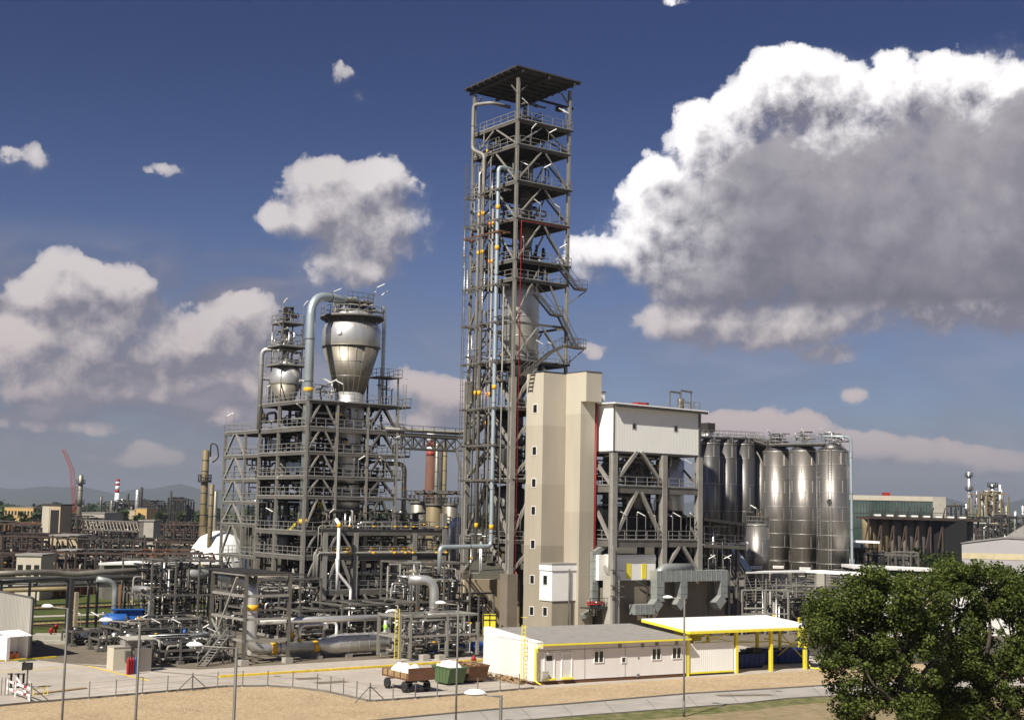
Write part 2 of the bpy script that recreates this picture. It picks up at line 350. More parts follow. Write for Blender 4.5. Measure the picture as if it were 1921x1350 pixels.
class MB:
    def __init__(s): s.v = []; s.f = []; s.sm = []
    def box(s, F, r0, r1, l0, l1, z0, z1):
        b = len(s.v)
        for z in (z0, z1):
            for (r, l) in ((r0, l0), (r1, l0), (r1, l1), (r0, l1)): s.v.append(F(r, l, z))
        for q in ((0, 3, 2, 1), (4, 5, 6, 7), (0, 1, 5, 4), (1, 2, 6, 5), (2, 3, 7, 6), (3, 0, 4, 7)):
            s.f.append(tuple(b+i for i in q)); s.sm.append(False)
        return s
    def bar(s, p, q, w, h=None, up=UZ):     # straight rectangular bar
        p = Vector(p); q = Vector(q); h = h or w; d = (q-p)
        if d.length < 1e-6: return s
        d.normalize()
        if abs(d.dot(up)) > .98: up = GR
        x = d.cross(up).normalized(); y = x.cross(d)
        b = len(s.v)
        for c in (p, q):
            for (i, j) in ((-1, -1), (1, -1), (1, 1), (-1, 1)): s.v.append(c + x*(i*w/2) + y*(j*h/2))
        for f in ((0, 3, 2, 1), (4, 5, 6, 7), (0, 1, 5, 4), (1, 2, 6, 5), (2, 3, 7, 6), (3, 0, 4, 7)):
            s.f.append(tuple(b+i for i in f)); s.sm.append(False)
        return s
    def tube(s, path, r, n=8, cap=True, r2=None):
        P = [Vector(p) for p in path]; k = len(P); b = len(s.v)
        T = [(P[min(i+1, k-1)]-P[max(i-1, 0)]).normalized() for i in range(k)]
        ref = UZ if abs(T[0].z) < .9 else GR
        x = T[0].cross(ref).normalized()
        for i in range(k):
            x = (x - T[i]*x.dot(T[i])).normalized(); y = T[i].cross(x)
            rr = r if r2 is None else r+(r2-r)*i/(k-1)
            for j in range(n):
                a = 2*pi*j/n; s.v.append(P[i] + x*(rr*cos(a)) + y*(rr*sin(a)))
        for i in range(k-1):
            for j in range(n):
                s.f.append((b+i*n+j, b+i*n+(j+1) % n, b+(i+1)*n+(j+1) % n, b+(i+1)*n+j)); s.sm.append(True)
        if cap:
            s.f.append(tuple(b+j for j in range(n))[::-1]); s.sm.append(False)
            s.f.append(tuple(b+(k-1)*n+j for j in range(n))); s.sm.append(False)
        return s
    def lathe(s, c, prof, n=28, axis=UZ, cap=True):      # prof: (radius, height)
        c = Vector(c); axis = Vector(axis).normalized(); ref = UZ if abs(axis.z) < .9 else GR
        x = axis.cross(ref).normalized(); y = axis.cross(x); b = len(s.v); k = len(prof)
        for (r, z) in prof:
            for j in range(n):
                a = 2*pi*j/n; s.v.append(c + axis*z + x*(r*cos(a)) + y*(r*sin(a)))
        for i in range(k-1):
            for j in range(n):
                s.f.append((b+i*n+j, b+(i+1)*n+j, b+(i+1)*n+(j+1) % n, b+i*n+(j+1) % n)); s.sm.append(True)
        if cap:
            s.f.append(tuple(b+j for j in range(n))); s.sm.append(False)
            s.f.append(tuple(b+(k-1)*n+j for j in range(n))[::-1]); s.sm.append(False)
        return s
    def prism(s, pts, z0, z1):              # vertical prism over a ground polygon
        n = len(pts); b = len(s.v)
        for z in (z0, z1):
            for p in pts: s.v.append(Vector((p[0], p[1], z)))
        s.f.append(tuple(b+i for i in range(n))[::-1]); s.f.append(tuple(b+n+i for i in range(n))); s.sm += [False, False]
        for i in range(n):
            j = (i+1) % n; s.f.append((b+i, b+j, b+n+j, b+n+i)); s.sm.append(False)
        return s
    def poly(s, pts):                       # free polygon
        b = len(s.v); s.v += [Vector(p) for p in pts]; s.f.append(tuple(range(b, b+len(pts)))); s.sm.append(False); return s
    def slab(s, pts, t):                    # sheet of four corners with thickness t downwards
        b = len(s.v); n = len(pts)
        s.v += [Vector(p) for p in pts] + [Vector(p)-Vector((0, 0, t)) for p in pts]
        s.f.append(tuple(b+i for i in range(n))); s.f.append(tuple(b+n+i for i in range(n))[::-1]); s.sm += [False, False]
        for i in range(n):
            j = (i+1) % n; s.f.append((b+i, b+n+i, b+n+j, b+j)); s.sm.append(False)
        return s
    def build(s, name, m, parent=None, base=None):
        me = bpy.data.meshes.new(name)
        o0 = Vector((0, 0, 0))
        if parent is not None: o0 = Vector(parent['_o'])
        elif base is not None: o0 = Vector(base)
        me.from_pydata([tuple(v-o0) for v in s.v], [], s.f)
        if any(s.sm): me.polygons.foreach_set('use_smooth', s.sm)
        me.materials.append(MATS[m] if isinstance(m, str) else m)
        me.update()
        o = bpy.data.objects.new(name, me); col.objects.link(o)
        if parent is not None:
            o.parent = parent; o['_o'] = parent['_o']
        else:
            o.location = o0; o['_o'] = tuple(o0)
        return o
def tag(o, label=None, cat=None, group=None, kind=None):
    if label: o['label'] = label
    if cat: o['category'] = cat
    if group: o['group'] = group
    if kind: o['kind'] = kind
    return o
def thing(name, label, cat, base, group=None):
    o = bpy.data.objects.new(name, None); col.objects.link(o); o.location = Vector(base); o['_o'] = tuple(base)
    o.empty_display_size = .3
    return tag(o, label, cat, group)
def kids(o): return [c for c in bpy.data.objects if c.parent == o]
def copy_thing(root, tree, loc, rz, label=None, scale=1.0):
    r = root.copy(); col.objects.link(r); r.location = loc; r.rotation_euler = (0, 0, rz); r.scale = (scale,)*3
    if label: r['label'] = label
    for ch, subs in tree:
        c = ch.copy(); col.objects.link(c); c.parent = r
        for g in subs:
            d = g.copy(); col.objects.link(d); d.parent = c
    return r
def tree_of(root): return [(c, kids(c)) for c in kids(root)]
def structure(name, mb, m):
    o = mb.build(name, m); o['kind'] = 'structure'; return o

# ---- small builders used on every steelwork
def railing(mb, path, h=1.1, step=1.6, r=.028, closed=False):
    P = [Vector(p) for p in path]
    if closed: P = P + [P[0]]
    for a, b in zip(P, P[1:]):
        d = b-a; n = max(1, int(d.length/step))
        for i in range(n+1):
            p = a + d*(i/n); mb.bar(p, p+Vector((0, 0, h)), 2*r)
        for k in (.5, 1.0): mb.bar(a+Vector((0, 0, h*k)), b+Vector((0, 0, h*k)), 2*r)
        mb.bar(a+Vector((0, 0, .08)), b+Vector((0, 0, .08)), .02, .14)
def hcol(mb, p, z0, z1, w=.4, F=G):         # H-section column
    t = w*.12; r, l = F.rl(p)
    mb.box(F, r-w/2, r+w/2, l-w/2, l-w/2+t, z0, z1); mb.box(F, r-w/2, r+w/2, l+w/2-t, l+w/2, z0, z1)
    mb.box(F, r-t/2, r+t/2, l-w/2+t, l+w/2-t, z0, z1)
def ladder(mb, p, z0, z1, d=None, cage=True, w=.45):
    d = d or G.R; x = d*w/2; n = UZ.cross(d)
    for s in (-1, 1): mb.bar(p+x*s+UZ*z0, p+x*s+UZ*z1, .05)
    z = z0+.3
    while z < z1: mb.bar(p-x+UZ*z, p+x+UZ*z, .03); z += .35
    if cage:
        z = z0+2.2
        while z < z1+1:
            pts = [p + d*(.38*cos(a)) - n*(.38*sin(a)-.05)*1.0 + UZ*z for a in [pi*i/5 for i in range(6)]]
            for a, b in zip(pts, pts[1:]): mb.bar(a, b, .03)
            z += .8
def stair(mb, a, b, w=.9, side=None):       # flight from a (low) to b (high)
    a = Vector(a); b = Vector(b); d = b-a; hd = Vector((d.x, d.y, 0)).normalized(); s = side or hd.cross(UZ)
    for k in (-.5, .5):
        mb.bar(a+s*w*k, b+s*w*k, .06, .24)
        mb.bar(a+s*w*k+UZ*1.05, b+s*w*k+UZ*1.05, .05)
        n = max(2, int(d.length/1.6))
        for i in range(n+1):
            p = a+d*(i/n)+s*w*k; mb.bar(p, p+UZ*1.05, .045)
    n = max(3, int(d.z/.2))
    for i in range(n):
        p = a+d*((i+.5)/n); mb.bar(p-s*w/2, p+s*w/2, .25, .03, up=UZ)
def lampstick(mb, p, d=None, h=2.2, ln=.9):      # thin stalk with an angled tube lamp
    d = d or Vector((random.uniform(-1, 1), random.uniform(-1, 1), 0)).normalized()
    mb.bar(p, p+UZ*h, .05); a = p+UZ*h; mb.bar(a, a+d*.25, .04)
    return a+d*.1, a+d*(.1+ln)+UZ*.45
def oring(mb, c, r, w=.04, h=.06, n=28): mb.lathe(c, [(r, -h/2), (r+w, -h/2), (r+w, h/2), (r, h/2)], n=n, cap=False)
def path_rand(rg, F, r0, r1, l0, l1, z0, z1, n=3, vert=.5):
    p = [rg.uniform(r0, r1), rg.uniform(l0, l1), rg.uniform(z0, z1)]; out = [F(*p)]; last = -1
    lim = ((r0, r1), (l0, l1), (z0, z1))
    for _ in range(n):
        ax = 2 if (rg.random() < vert and last != 2) else rg.choice((0, 1))
        if ax == last: ax = (ax+1) % 3
        last = ax; p[ax] = rg.uniform(*lim[ax]); out.append(F(*p))
    return out
def pipes(parent, rg, F, box, n, rad=(.04, .14), mats=('galv_light', 'galv', 'clad', 'steel_dark'), vert=.5, seg=3, bands=.25, name='pipe', per=5):
    """random orthogonal pipework: each part is one bundle run"""
    for i in range(n):
        m = rg.choice(mats); mb = MB(); bb = MB(); nb = 0
        for k in range(per):
            pth = path_rand(rg, F, *box, n=seg, vert=vert); r = rg.uniform(*rad)
            mb.tube(rnd(pth, r*2.2, 2), r, 6)
            if rg.random() < bands and not nb:
                a, b = pth[0], pth[1]; d = (b-a)
                if d.length > 1: c = a+d*rg.uniform(.2, .8); bb.tube([c, c+d.normalized()*.45], r*1.12+.01, 6); nb += 1
            if rg.random() < .5:            # flange or valve
                a, b = pth[-2], pth[-1]; d = b-a
                if d.length > .5:
                    c = a+d*.5; dn = d.normalized(); mb.tube([c, c+dn*.12], r*1.9, 8); mb.tube([c+dn*.3, c+dn*.42], r*1.9, 8)
        o = mb.build(name, m, parent)
        if nb: bb.build('band', 'band', o)
def vessel_h(mb, a, b, r, n=20):            # horizontal drum with dished ends
    a = Vector(a); b = Vector(b); d = (b-a); Ln = d.length
    mb.lathe(a, [(.02, -r*.35), (r*.6, -r*.25), (r*.9, -r*.1), (r, 0), (r, Ln), (r*.9, Ln+r*.1), (r*.6, Ln+r*.25), (.02, Ln+r*.35)], n=n, axis=d)
def vessel_v(mb, c, r, h, n=20):
    mb.lathe(c, [(.02, -r*.3), (r*.6, -r*.22), (r*.92, -r*.08), (r, 0), (r, h), (r*.92, h+r*.08), (r*.6, h+r*.22), (.02, h+r*.3)], n=n)
# ================================================================== GROUND
def gpoly(px): return [gp(x, y) for x, y in px]
def sheet(name, pts, z, m):
    mb = MB(); mb.poly([Vector((p[0], p[1], z)) for p in pts]); return structure(name, mb, m)
mb = MB(); mb.poly([(-14000, -200, 0), (14000, -200, 0), (14000, 24000, 0), (-14000, 24000, 0)]); structure('ground', mb, 'g_plain')
sheet('plant_ground', [G(-62, -20), G(60, -20), G(60, 40), G(-8, 40), G(-40, 16), G(-62, 16)], .004, 'g_plant')
grass_pts = [G(-75, 24), G(-44, 16), G(-22, 30), G(-12, 40), G(20, 95), G(-70, 95)]
sheet('grass', grass_pts, .008, 'g_grass')
# concrete yard in front of the plant
yard_px = [(-60, 1330), (76, 1317), (213, 1306), (420, 1288), (502, 1287), (569, 1292), (614, 1298), (690, 1315), (705, 1315), (856, 1304), (1001, 1291), (1530, 1256), (1560, 1236)]
yp = gpoly(yard_px) + [G(20, -18), G(-44.8, -18.2), G(-52, -4), G(-54.5, 2.4), G(-80, 1.5)]
sheet('yard', yp, .012, 'g_yard')
sheet('slab', [G(-44.6, -17.9), G(-15, -17.9), G(-15, -11.8), G(-44, -11.8), G(-52.5, -2)], .016, 'g_yard')
# gravel strip, road, verge
up = [(-60, 1330), (76, 1317), (213, 1306), (420, 1288), (502, 1287), (569, 1292), (614, 1298), (690, 1315), (705, 1315), (856, 1304), (1001, 1291), (1290, 1270), (1530, 1256), (1700, 1246), (2000, 1230)]
lo = [(734, 1349), (859, 1337), (940, 1330), (1060, 1321), (1293, 1301), (1500, 1289), (1573, 1284), (2000, 1262)]
sheet('gravel', gpoly(up) + gpoly(lo[::-1]) + gpoly([(500, 1372), (-60, 1430)]), .008, 'g_gravel')
lo2 = [(2000, 1283), (1585, 1304), (1480, 1310), (1400, 1319), (1060, 1345), (734, 1372), (-60, 1460)]
sheet('road', gpoly([(-60, 1430), (500, 1372)]) + gpoly(lo) + gpoly(lo2), .010, 'g_road')
vg = [(2000, 1292), (1585, 1315), (1480, 1322), (1400, 1333), (1060, 1362), (500, 1400), (-60, 1500)]
sheet('verge', gpoly(lo2[::-1]) + gpoly(vg), .012, 'g_verge')
sheet('dirt', gpoly(vg[::-1]) + [Vector((80, 60, 0)), Vector((-60, 60, 0))], .011, 'g_dirt')
def curb(name, px, h, w, m, kind=True, z0=0.0):
    mb = MB(); P = [gp(x, y) for x, y in px] if not isinstance(px[0], Vector) else px
    for a, b in zip(P, P[1:]): mb.bar(a+UZ*(h/2+z0), b+UZ*(h/2+z0), w, h)
    return structure(name, mb, m)
curb('kerb', up[:11], .15, .14, 'conc_dark')
curb('kerb', [(500, 1372)] + lo, .12, .13, 'conc_dark')
curb('kerb', lo2[::-1][:-1] if False else lo2, .10, .13, 'conc_dark')
curb('kerb', [G(-45, -18.05), G(-15.6, -17.6)], .18, .36, 'yellow_line')
curb('kerb', [gp(-40, 1243), gp(105, 1233)], .16, .30, 'yellow_line')
def marking(px, w=.2):
    mb = MB(); P = [gp(x, y, .02) for x, y in px]
    for a, b in zip(P, P[1:]):
        d = (b-a).normalized(); n = d.cross(UZ)*w/2; mb.poly([a-n, b-n, b+n, a+n])
    return structure('yard_line', mb, 'yellow_line')
marking([(-30, 1261.5), (165, 1248)], .24); marking([(165.5, 1248), (280, 1276)], .32)
# expansion joints in the yard slab
mb = MB()
for k in range(-13, 10):
    a, b = G(-60+0, -19-k*0, .019), None
for r in range(-60, -10, 6):
    a = G(r, -19, .018); b = G(r, -36 if r > -44 else -28, .018)
    if r > -45: mb.bar(a, b, .03, .002)
structure('yard_joint', mb, 'conc_dark')
mb = MB()
for k in range(9):
    x = 980+k*95; p, q = gp(x, 1352-(x-734)*.0915+ -9, .016), gp(x-46, 1372-(x-734)*.077-12, .016)
for x0 in range(900, 1600, 78):
    a = gp(x0, 1333-(x0-900)*.0735, .017); b = gp(x0+20, 1356-(x0-900)*.0735-2, .017); mb.bar(a, b, .05, .002)
structure('road_joint', mb, 'conc_dark')
for i, (x, y, w, d) in enumerate(((600, 1283, 3, 1.4), (330, 1283, 4, 1.2), (560, 1275, 2.2, 1.5), (180, 1272, 2.6, 1.6), (1350, 1306, 5, 1.1), (1150, 1322, 3, 1.2), (810, 1262, 3.5, 1.5), (90, 1302, 3, 1.3))):
    p = gp(x, y); F_ = Fr(p, TH+.1*i); sheet('repair_patch', [F_(0, 0), F_(w, 0), F_(w, d), F_(0, d)], .0155 if i not in (4, 5) else .0145, 'g_road' if i % 2 else 'g_plant')
for i, (x, y) in enumerate(((262, 1270), (520, 1268), (700, 1290), (1460, 1296))):
    p = gp(x, y); mb = MB(); mb.lathe(Vector((p.x, p.y, .005)), [(.35, 0), (.35, .02)], 16); structure('manhole', mb, 'conc_dark')
# railway tracks behind the yard
mb = MB(); sl = MB(); bal = MB()
for (xa, ya, xb, yb) in ((56, 1177, 420, 1160), (56, 1170, 420, 1154), (56, 1146, 420, 1132), (56, 1139, 420, 1126)):
    a = gp(xa, ya); b = gp(xb, yb); a = a - (b-a)*.5; b = b+(b-a)*.3
    mb.bar(a+UZ*.3, b+UZ*.3, .14, .16)
for (xa, ya, xb, yb) in ((56, 1173.5, 420, 1157), (56, 1142.5, 420, 1129)):
    a = gp(xa, ya); b = gp(xb, yb); a = a - (b-a)*.5; b = b+(b-a)*.3; d = (b-a).normalized(); n = d.cross(UZ)
    bal.slab([a-n*1.9+UZ*.12, b-n*1.9+UZ*.12, b+n*1.9+UZ*.12, a+n*1.9+UZ*.12], .1)
    k = 0.0; Ln = (b-a).length
    while k < Ln: sl.bar(a+d*k-n*1.3+UZ*.17, a+d*k+n*1.3+UZ*.17, .25, .12); k += .75
structure('railway_ballast', bal, 'g_ballast'); structure('railway_rail', mb, 'rail_iron'); structure('railway_sleeper', sl, 'wood')
a, b = gp(0, 1160), gp(420, 1145); sheet('path', [a-UZ*0, b, gp(420, 1142.5), gp(0, 1157)], .03, 'g_yard')
# low hills on the horizon
def hills(name, pts, Y, m):
    mb = MB(); b = [at(x, y, Y) for x, y in pts]; n = len(b)
    rows = []
    for k, (dz, dy) in enumerate(((0, -1200), (.55, -600), (.85, -250), (1, 0), (.6, 900), (0, 1800))):
        rows.append([Vector((p.x, p.y+dy, -5+max(0, p.z+5)*dz)) for p in b])
    i0 = len(mb.v)
    for r_ in rows: mb.v += r_
    for i in range(len(rows)-1):
        for j in range(n-1):
            mb.f.append((i*n+j, i*n+j+1, (i+1)*n+j+1, (i+1)*n+j)); mb.sm.append(True)
    return structure(name, mb, m)
rg = random.Random(3)
prof = []
for x in range(-400, 2400, 18):
    hx = 906+ (7*sin(x*.011)+5*sin(x*.031+1)+3*sin(x*.07)) + max(0, (x-60)*.045)*(1 if x < 700 else 0) + (28 if x >= 700 else 0)
    if x < 90: hx = 914 + (0 if x < 60 else 0) + 3*sin(x*.05)
    prof.append((x, min(hx+rg.uniform(-.6, .6), 962)))
hills('hills', prof, 9000, 'hill_green')
# ================================================================== THE TALL TOWER
ZT = [11.4, 18.7, 22.7, 27.3, 33.0, 37.8, 43.0, 45.3, 50.4, 55.0, 59.6, 62.7]
TW, TD = 8.16, 9.29
def steel_levels(t, F, rs, ls, zs, floors, colz, cw=.42, bh=.36, braces=(), rails=(), m='galv', light='galv_light', beamw=.3, colm=None, inner=True):
    for r in rs:
        for l in ls:
            for (z0, z1, w) in colz:
                mb = MB(); hcol(mb, F(r, l), z0, z1, w, F); mb.build('column', colm or light, t)
    r0, r1, l0, l1 = rs[0], rs[-1], ls[0], ls[-1]
    for z in zs:
        mb = MB()
        for l in ls: mb.bar(F(r0, l, z-bh/2), F(r1, l, z-bh/2), .2, bh)
        for r in rs: mb.bar(F(r, l0, z-bh/2-.004), F(r, l1, z-bh/2-.004), .2, bh)
        mb.build('beam', m, t)
    for (z, a, b, c, d) in floors:
        mb = MB(); mb.box(F, a, b, c, d, z+.002, z+.06); mb.bar(F(a, c, z-.1), F(b, c, z-.1), .08, .24); mb.bar(F(a, c, z-.1), F(a, d, z-.1), .08, .24)
        k = a+1.2
        while k < b: mb.bar(F(k, c, z-.09), F(k, d, z-.09), .10, .16); k += 1.2
        fl = mb.build('platform', 'grate', t)
        rm = MB(); railing(rm, [F(a, d, z+.06), F(a, c, z+.06), F(b, c, z+.06), F(b, d, z+.06)], step=1.5); rm.build('railing', 'rail', fl)
def chevron(t, p, q, z0, z1, w=.22, m='galv_light', name='brace', pos=.5):
    """an inverted V: feet at p and q on z0, apex midway on z1"""
    p = Vector(p); q = Vector(q); a = p+UZ*z0; b = q+UZ*z0; c = p.lerp(q, pos)+UZ*z1; d = (q-p).normalized()*.35
    mb = MB(); mb.bar(a, c-d, w); mb.build(name, m, t)
    mb = MB(); mb.bar(b, c+d, w); mb.build(name, m, t)
tw = thing('steel_tower', 'very tall open steel lattice tower with a flat canopy roof', 'tower', G(0, 0))
rgt = random.Random(11)
fl = [(z, 0, TW, .0, TD) for z in (11.4, 18.7, 27.3, 33.0, 43.0, 45.3, 50.4, 55.0, 59.6, 62.7)]
steel_levels(tw, G, [0, TW], [0, TD], ZT, [], [(0, 31.0, .70), (31.0, 68.0, .35)], bh=.28)
for i, (z, a, b, c, d) in enumerate(fl):
    mb = MB(); e = .35 if i % 2 else .15
    mb.box(G, a-.1, b+e, c-e, d+.1, z+.002, z+.06)
    for k in range(1, 7): mb.bar(G(a+k*1.15, c, z-.12), G(a+k*1.15, d, z-.12), .12, .22)
    mb.bar(G(a, c-e, z-.02), G(b+e, c-e, z-.02), .06, .22)
    f_ = mb.build('platform', 'grate', tw)
    rm = MB(); railing(rm, [G(a+.3, c-e, z+.06), G(b+e, c-e, z+.06), G(b+e, d, z+.06)], step=1.4, r=.025)
    railing(rm, [G(a-.1, c+.4, z+.06), G(a-.1, d, z+.06)], step=1.4, r=.025); rm.build('railing', 'rail', f_)
cz = [11.4, 18.7, 22.7, 27.3, 33.0, 37.8, 45.0, 50.4, 55.0, 59.6, 62.7]
for z0, z1 in zip(cz, cz[1:]):
    w = .32 if z0 < 30 else .17
    for (p, q) in ((G(0, 0), G(TW, 0)), (G(0, 0), G(0, TD)), (G(TW, 0), G(TW, TD)), (G(0, TD), G(TW, TD))):
        chevron(tw, p, q, z0+.1, z1-.4, w)
for (p, q) in ((G(0, 0), G(0, TD)), (G(0, 0), G(TW, 0))): chevron(tw, p, q, 7.6, 11.0, .34)
# concrete pedestals
for (r, l) in ((0, 0), (TW, 0), (0, TD), (TW, TD)):
    mb = MB(); mb.box(G, r-.75, r+.75, l-.75, l+.75, 0, 7.6); mb.build('pedestal', 'plinth', tw)
# roof: mono pitch sheet with purlins
mb = MB(); o = 1.05
za = zat(G(-o, -o, 68), 121.5); zl = zat(G(-o, TD+o, 67), 167); zr = zat(G(TW+o, -o, 68), 153.5)
c = [G(-o, -o, za), G(TW+o, -o, zr), G(TW+o, TD+o, zr+zl-za), G(-o, TD+o, zl)]
mb.slab(c, .16)
for k in range(9):
    f = (k+.3)/8.6
    mb.bar(c[0].lerp(c[3], f)-UZ*.28, c[1].lerp(c[2], f)-UZ*.28, .1, .22)
for f in (.1, .5, .9): mb.bar(c[0].lerp(c[1], f)-UZ*.55, c[3].lerp(c[2], f)-UZ*.55, .16, .34)
mb.build('roof', 'roof_dark', tw)
for (r, l, dr, dl) in ((TW, 0, -1.4, 0), (0, TD, 0, -1.4), (0, 0, 1.4, 0), (0, 0, 0, 1.4), (TW, TD, -1.4, 0)):
    mb = MB(); mb.bar(G(r, l, 66.0), G(r+dr, l+dl, 67.4), .14); mb.build('brace', 'galv', tw)
# hoist beam under the roof
mb = MB(); mb.bar(G(5.2, 3, 67.0), G(11.2, 3, 66.9), .16, .3); mb.box(G, 8.4, 9.3, 2.8, 3.2, 66.1, 66.7); mb.build('hoist_beam', 'steel_dark', tw)
# outer pipe rack brackets on the left face
for z in (18.7, 22.9, 27.4, 33.0, 37.8, 42.4, 48.9, 50.4, 54.2):
    mb = MB(); mb.bar(G(-1.6, 1.2, z-.1), G(-1.6, TD-.4, z-.1), .1, .2); mb.bar(G(-.35, 1.2, z-.1), G(-.35, TD-.4, z-.1), .1, .2)
    for l in (1.2, 5.2, TD-.4): mb.bar(G(-1.6, l, z-.1), G(.1, l, z-.1), .1, .2)
    mb.build('pipe_bracket', 'rust' if z == 48.9 else 'galv', tw)
# small random services per bay, inside (dark colours put in for interior shade) and on the left flank
zz = [8] + [z for z in ZT if z not in (43.0,)]
for z0, z1 in zip(zz, zz[1:]):
    pipes(tw, rgt, G, (.6, 7.4, 4.5, 8.9, z0+.2, z1-.4), 3, (.04, .13), vert=.6, per=6, name='pipework', mats=('steel_dark', 'silo_dark', 'galv', 'black'))
    pipes(tw, rgt, G, (-1.3, -.5, 2.6, TD, z0-1, z1+1), 1, (.04, .09), vert=.8, per=4, name='pipework')
for z0, z1 in ((11.4, 18.7), (18.7, 27.3), (55.2, 59), (62.8, 65.6), (45.4, 48), (50.5, 52.5), (43.1, 44.8)):
    pipes(tw, rgt, G, (1, 7, 1, 5, z0+.2, z1), 2, (.05, .16), vert=.4, per=5, name='pipework', mats=('galv_light', 'steel_dark', 'galv'))
# stair flights on the right side
def flight(t, pts, m='galv'):
    mb = MB(); 
    for a, b in zip(pts, pts[1:]):
        a, b = Vector(a), Vector(b)
        if abs(a.z-b.z) > .5: stair(mb, a if a.z < b.z else b, b if a.z < b.z else a)
        else:
            d = (b-a).normalized(); n = d.cross(UZ)*.5; mb.slab([a-n, b-n, b+n, a+n], .12); railing(mb, [a+n, b+n], step=1); railing(mb, [a-n, b-n], step=1)
    return mb.build('staircase', m, t)
flight(tw, [G(2.4, -.9, 41.4), G(5.2, -.9, 39.0), G(6.4, -.9, 38.9), G(8.9, -.9, 35.2), G(10.2, -.9, 35.2)])
flight(tw, [G(5.8, -.9, 45.4), G(9.0, -.9, 42.6), G(10.3, -.9, 42.6)])
flight(tw, [G(0.2, -1.6, 31.0), G(4.4, -1.6, 34.2), G(6.6, -1.6, 35.2), G(9.2, -1.6, 35.1)])
flight(tw, [G(-.6, .9, 30.6), G(-.6, 4.4, 30.6)])
for (r, z) in ((9.6, 42.6), (9.4, 35.2)):
    mb = MB(); mb.bar(G(r+.9, -.9, z-.1), G(8.3, -.3, z-1.9), .12); mb.build('brace', 'galv', tw)
# lamps on stalks
def lamps(t, plist, rg, h=2.2, m='white_plain'):
    for p in plist:
        s = MB(); a, b = lampstick(s, Vector(p), Vector((rg.uniform(-1, 1), rg.uniform(-.6, .2), 0)).normalized(), h)
        o = s.build('lamp', 'rail', t); q = MB(); q.bar(a, b, .12, .09); q.build('tube', m, o)
lamps(tw, [G(rgt.uniform(1, 8), -.1, z+.1) for z in (33, 43, 45.3, 50.4, 55, 59.6, 62.7, 62.7, 27.3, 18.7) for _ in (0, 1)], rgt)
# red fire main down the near column
mb = MB(); mb.tube(rnd([G(.55, -.45, 1), G(.55, -.45, 50.1), G(8.0, -.55, 50.15)], .2), .05, 6)
tag(mb.build('fire_main', 'red', base=G(.5, -.5)), 'thin dark red fire water pipe climbing the near column of the tall tower', 'pipe')
# risers on the left face
def px_l(x, r=-1.2, z=40): return along(G(r, 0, z), G.L, x)
def riser(name, label, path, r, m, bands=(), rad=.6, n=12, group=None, bm='band'):
    mb = MB(); mb.tube(rnd(path, rad, 6), r, n)
    o = mb.build(name, m, base=(path[0][0], path[0][1], 0)); tag(o, label, 'pipe', group)
    for (p, d) in bands:
        q = MB(); q.tube([Vector(p)-d*.28, Vector(p)+d*.28], r*1.03+.01, n); q.build('colour_band', bm, o)
    # flange rings
    q = MB(); L_ = [Vector(p) for p in path]
    for a, b in zip(L_, L_[1:]):
        d = b-a; k = 3.0
        while k < d.length-1: c = a+d.normalized()*k; q.tube([c, c+d.normalized()*.06], r*1.10+.01, n); k += 5.2
    if q.v: q.build('flange', 'steel_dark' if m != 'clad' else 'clad_dull', o)
    return o
l1 = px_l(931.5); zt = zat(G(-1.3, l1), 313); zb = zat(G(-1.3, l1), 1024)
bz = [zat(G(-1.3, l1), y) for y in (389, 465, 726, 988)]
riser('riser_pipe', 'pale blue riser pipe up the left face of the tall tower', [G(.9, l1, zt-.6), G(.6, l1, zt), G(-1.3, l1, zt), G(-1.3, l1, zb), G(-8.6, l1, zb-.1), G(-8.6, l1, zb-3.2)], .26, 'clad_blue', [(G(-1.3, l1, z), UZ) for z in bz])
l2 = px_l(903.5); l3 = px_l(881); z2 = zat(G(-1.3, l2), 291); z3 = zat(G(-1.3, l3), 197); z2b = zat(G(-1.3, l3), 281)
bz = [zat(G(-1.3, l2), y) for y in (401, 473, 737, 985)]
riser('riser_pipe', 'dull grey riser pipe looping out at the top left of the tall tower', [G(-1.3, l2, 9), G(-1.3, l2, z2), G(-1.3, l3, z2b), G(-1.3, l3, z3), G(-.3, 5.2, z3-.1), G(2.6, 5.2, z3-.1)], .22, 'galv_light', [(G(-1.3, l2, z), UZ) for z in bz])
l4 = px_l(894.5); z4 = zat(G(-1.3, l4), 322)
bz = [zat(G(-1.3, l4), y) for y in (404, 475, 737)]
riser('riser_pipe', 'thin silver riser pipe at the left edge of the tall tower', [G(-1.2, l4, 22.5), G(-1.2, l4, z4), G(-.2, l4, z4+.1)], .15, 'clad', [(G(-1.2, l4, z), UZ) for z in bz])
for i, (px, rr, z0, z1, m) in enumerate(((888, .09, 9, 58, 'galv'), (911, .10, 10, 58.5, 'red_pale'), (917, .12, 9, 52, 'galv_light'), (923, .07, 9, 45, 'galv_light'), (899, .06, 12, 50, 'galv'), (940, .09, 9, 42, 'galv_light'))):
    l = px_l(px); mb = MB(); mb.tube([G(-.85, l, z0), G(-.85, l, z1)], rr, 7)
    o = mb.build('riser', m if m != 'red_pale' else 'galv', tw)
    if i in (1, 2):
        for z in (50, 45.2, 28.8): q = MB(); q.tube([G(-.85, l, z), G(-.85, l, z+.5)], rr*1.15, 7); q.build('band', 'orange' if i == 1 else 'band', o)
for (l, z0, z1) in ((7.6, 9, 58), (4.2, 30, 55)):
    mb = MB(); ladder(mb, G(-2.2, l), z0, z1, G.L, cage=l > 7); mb.build('ladder', 'galv', tw)
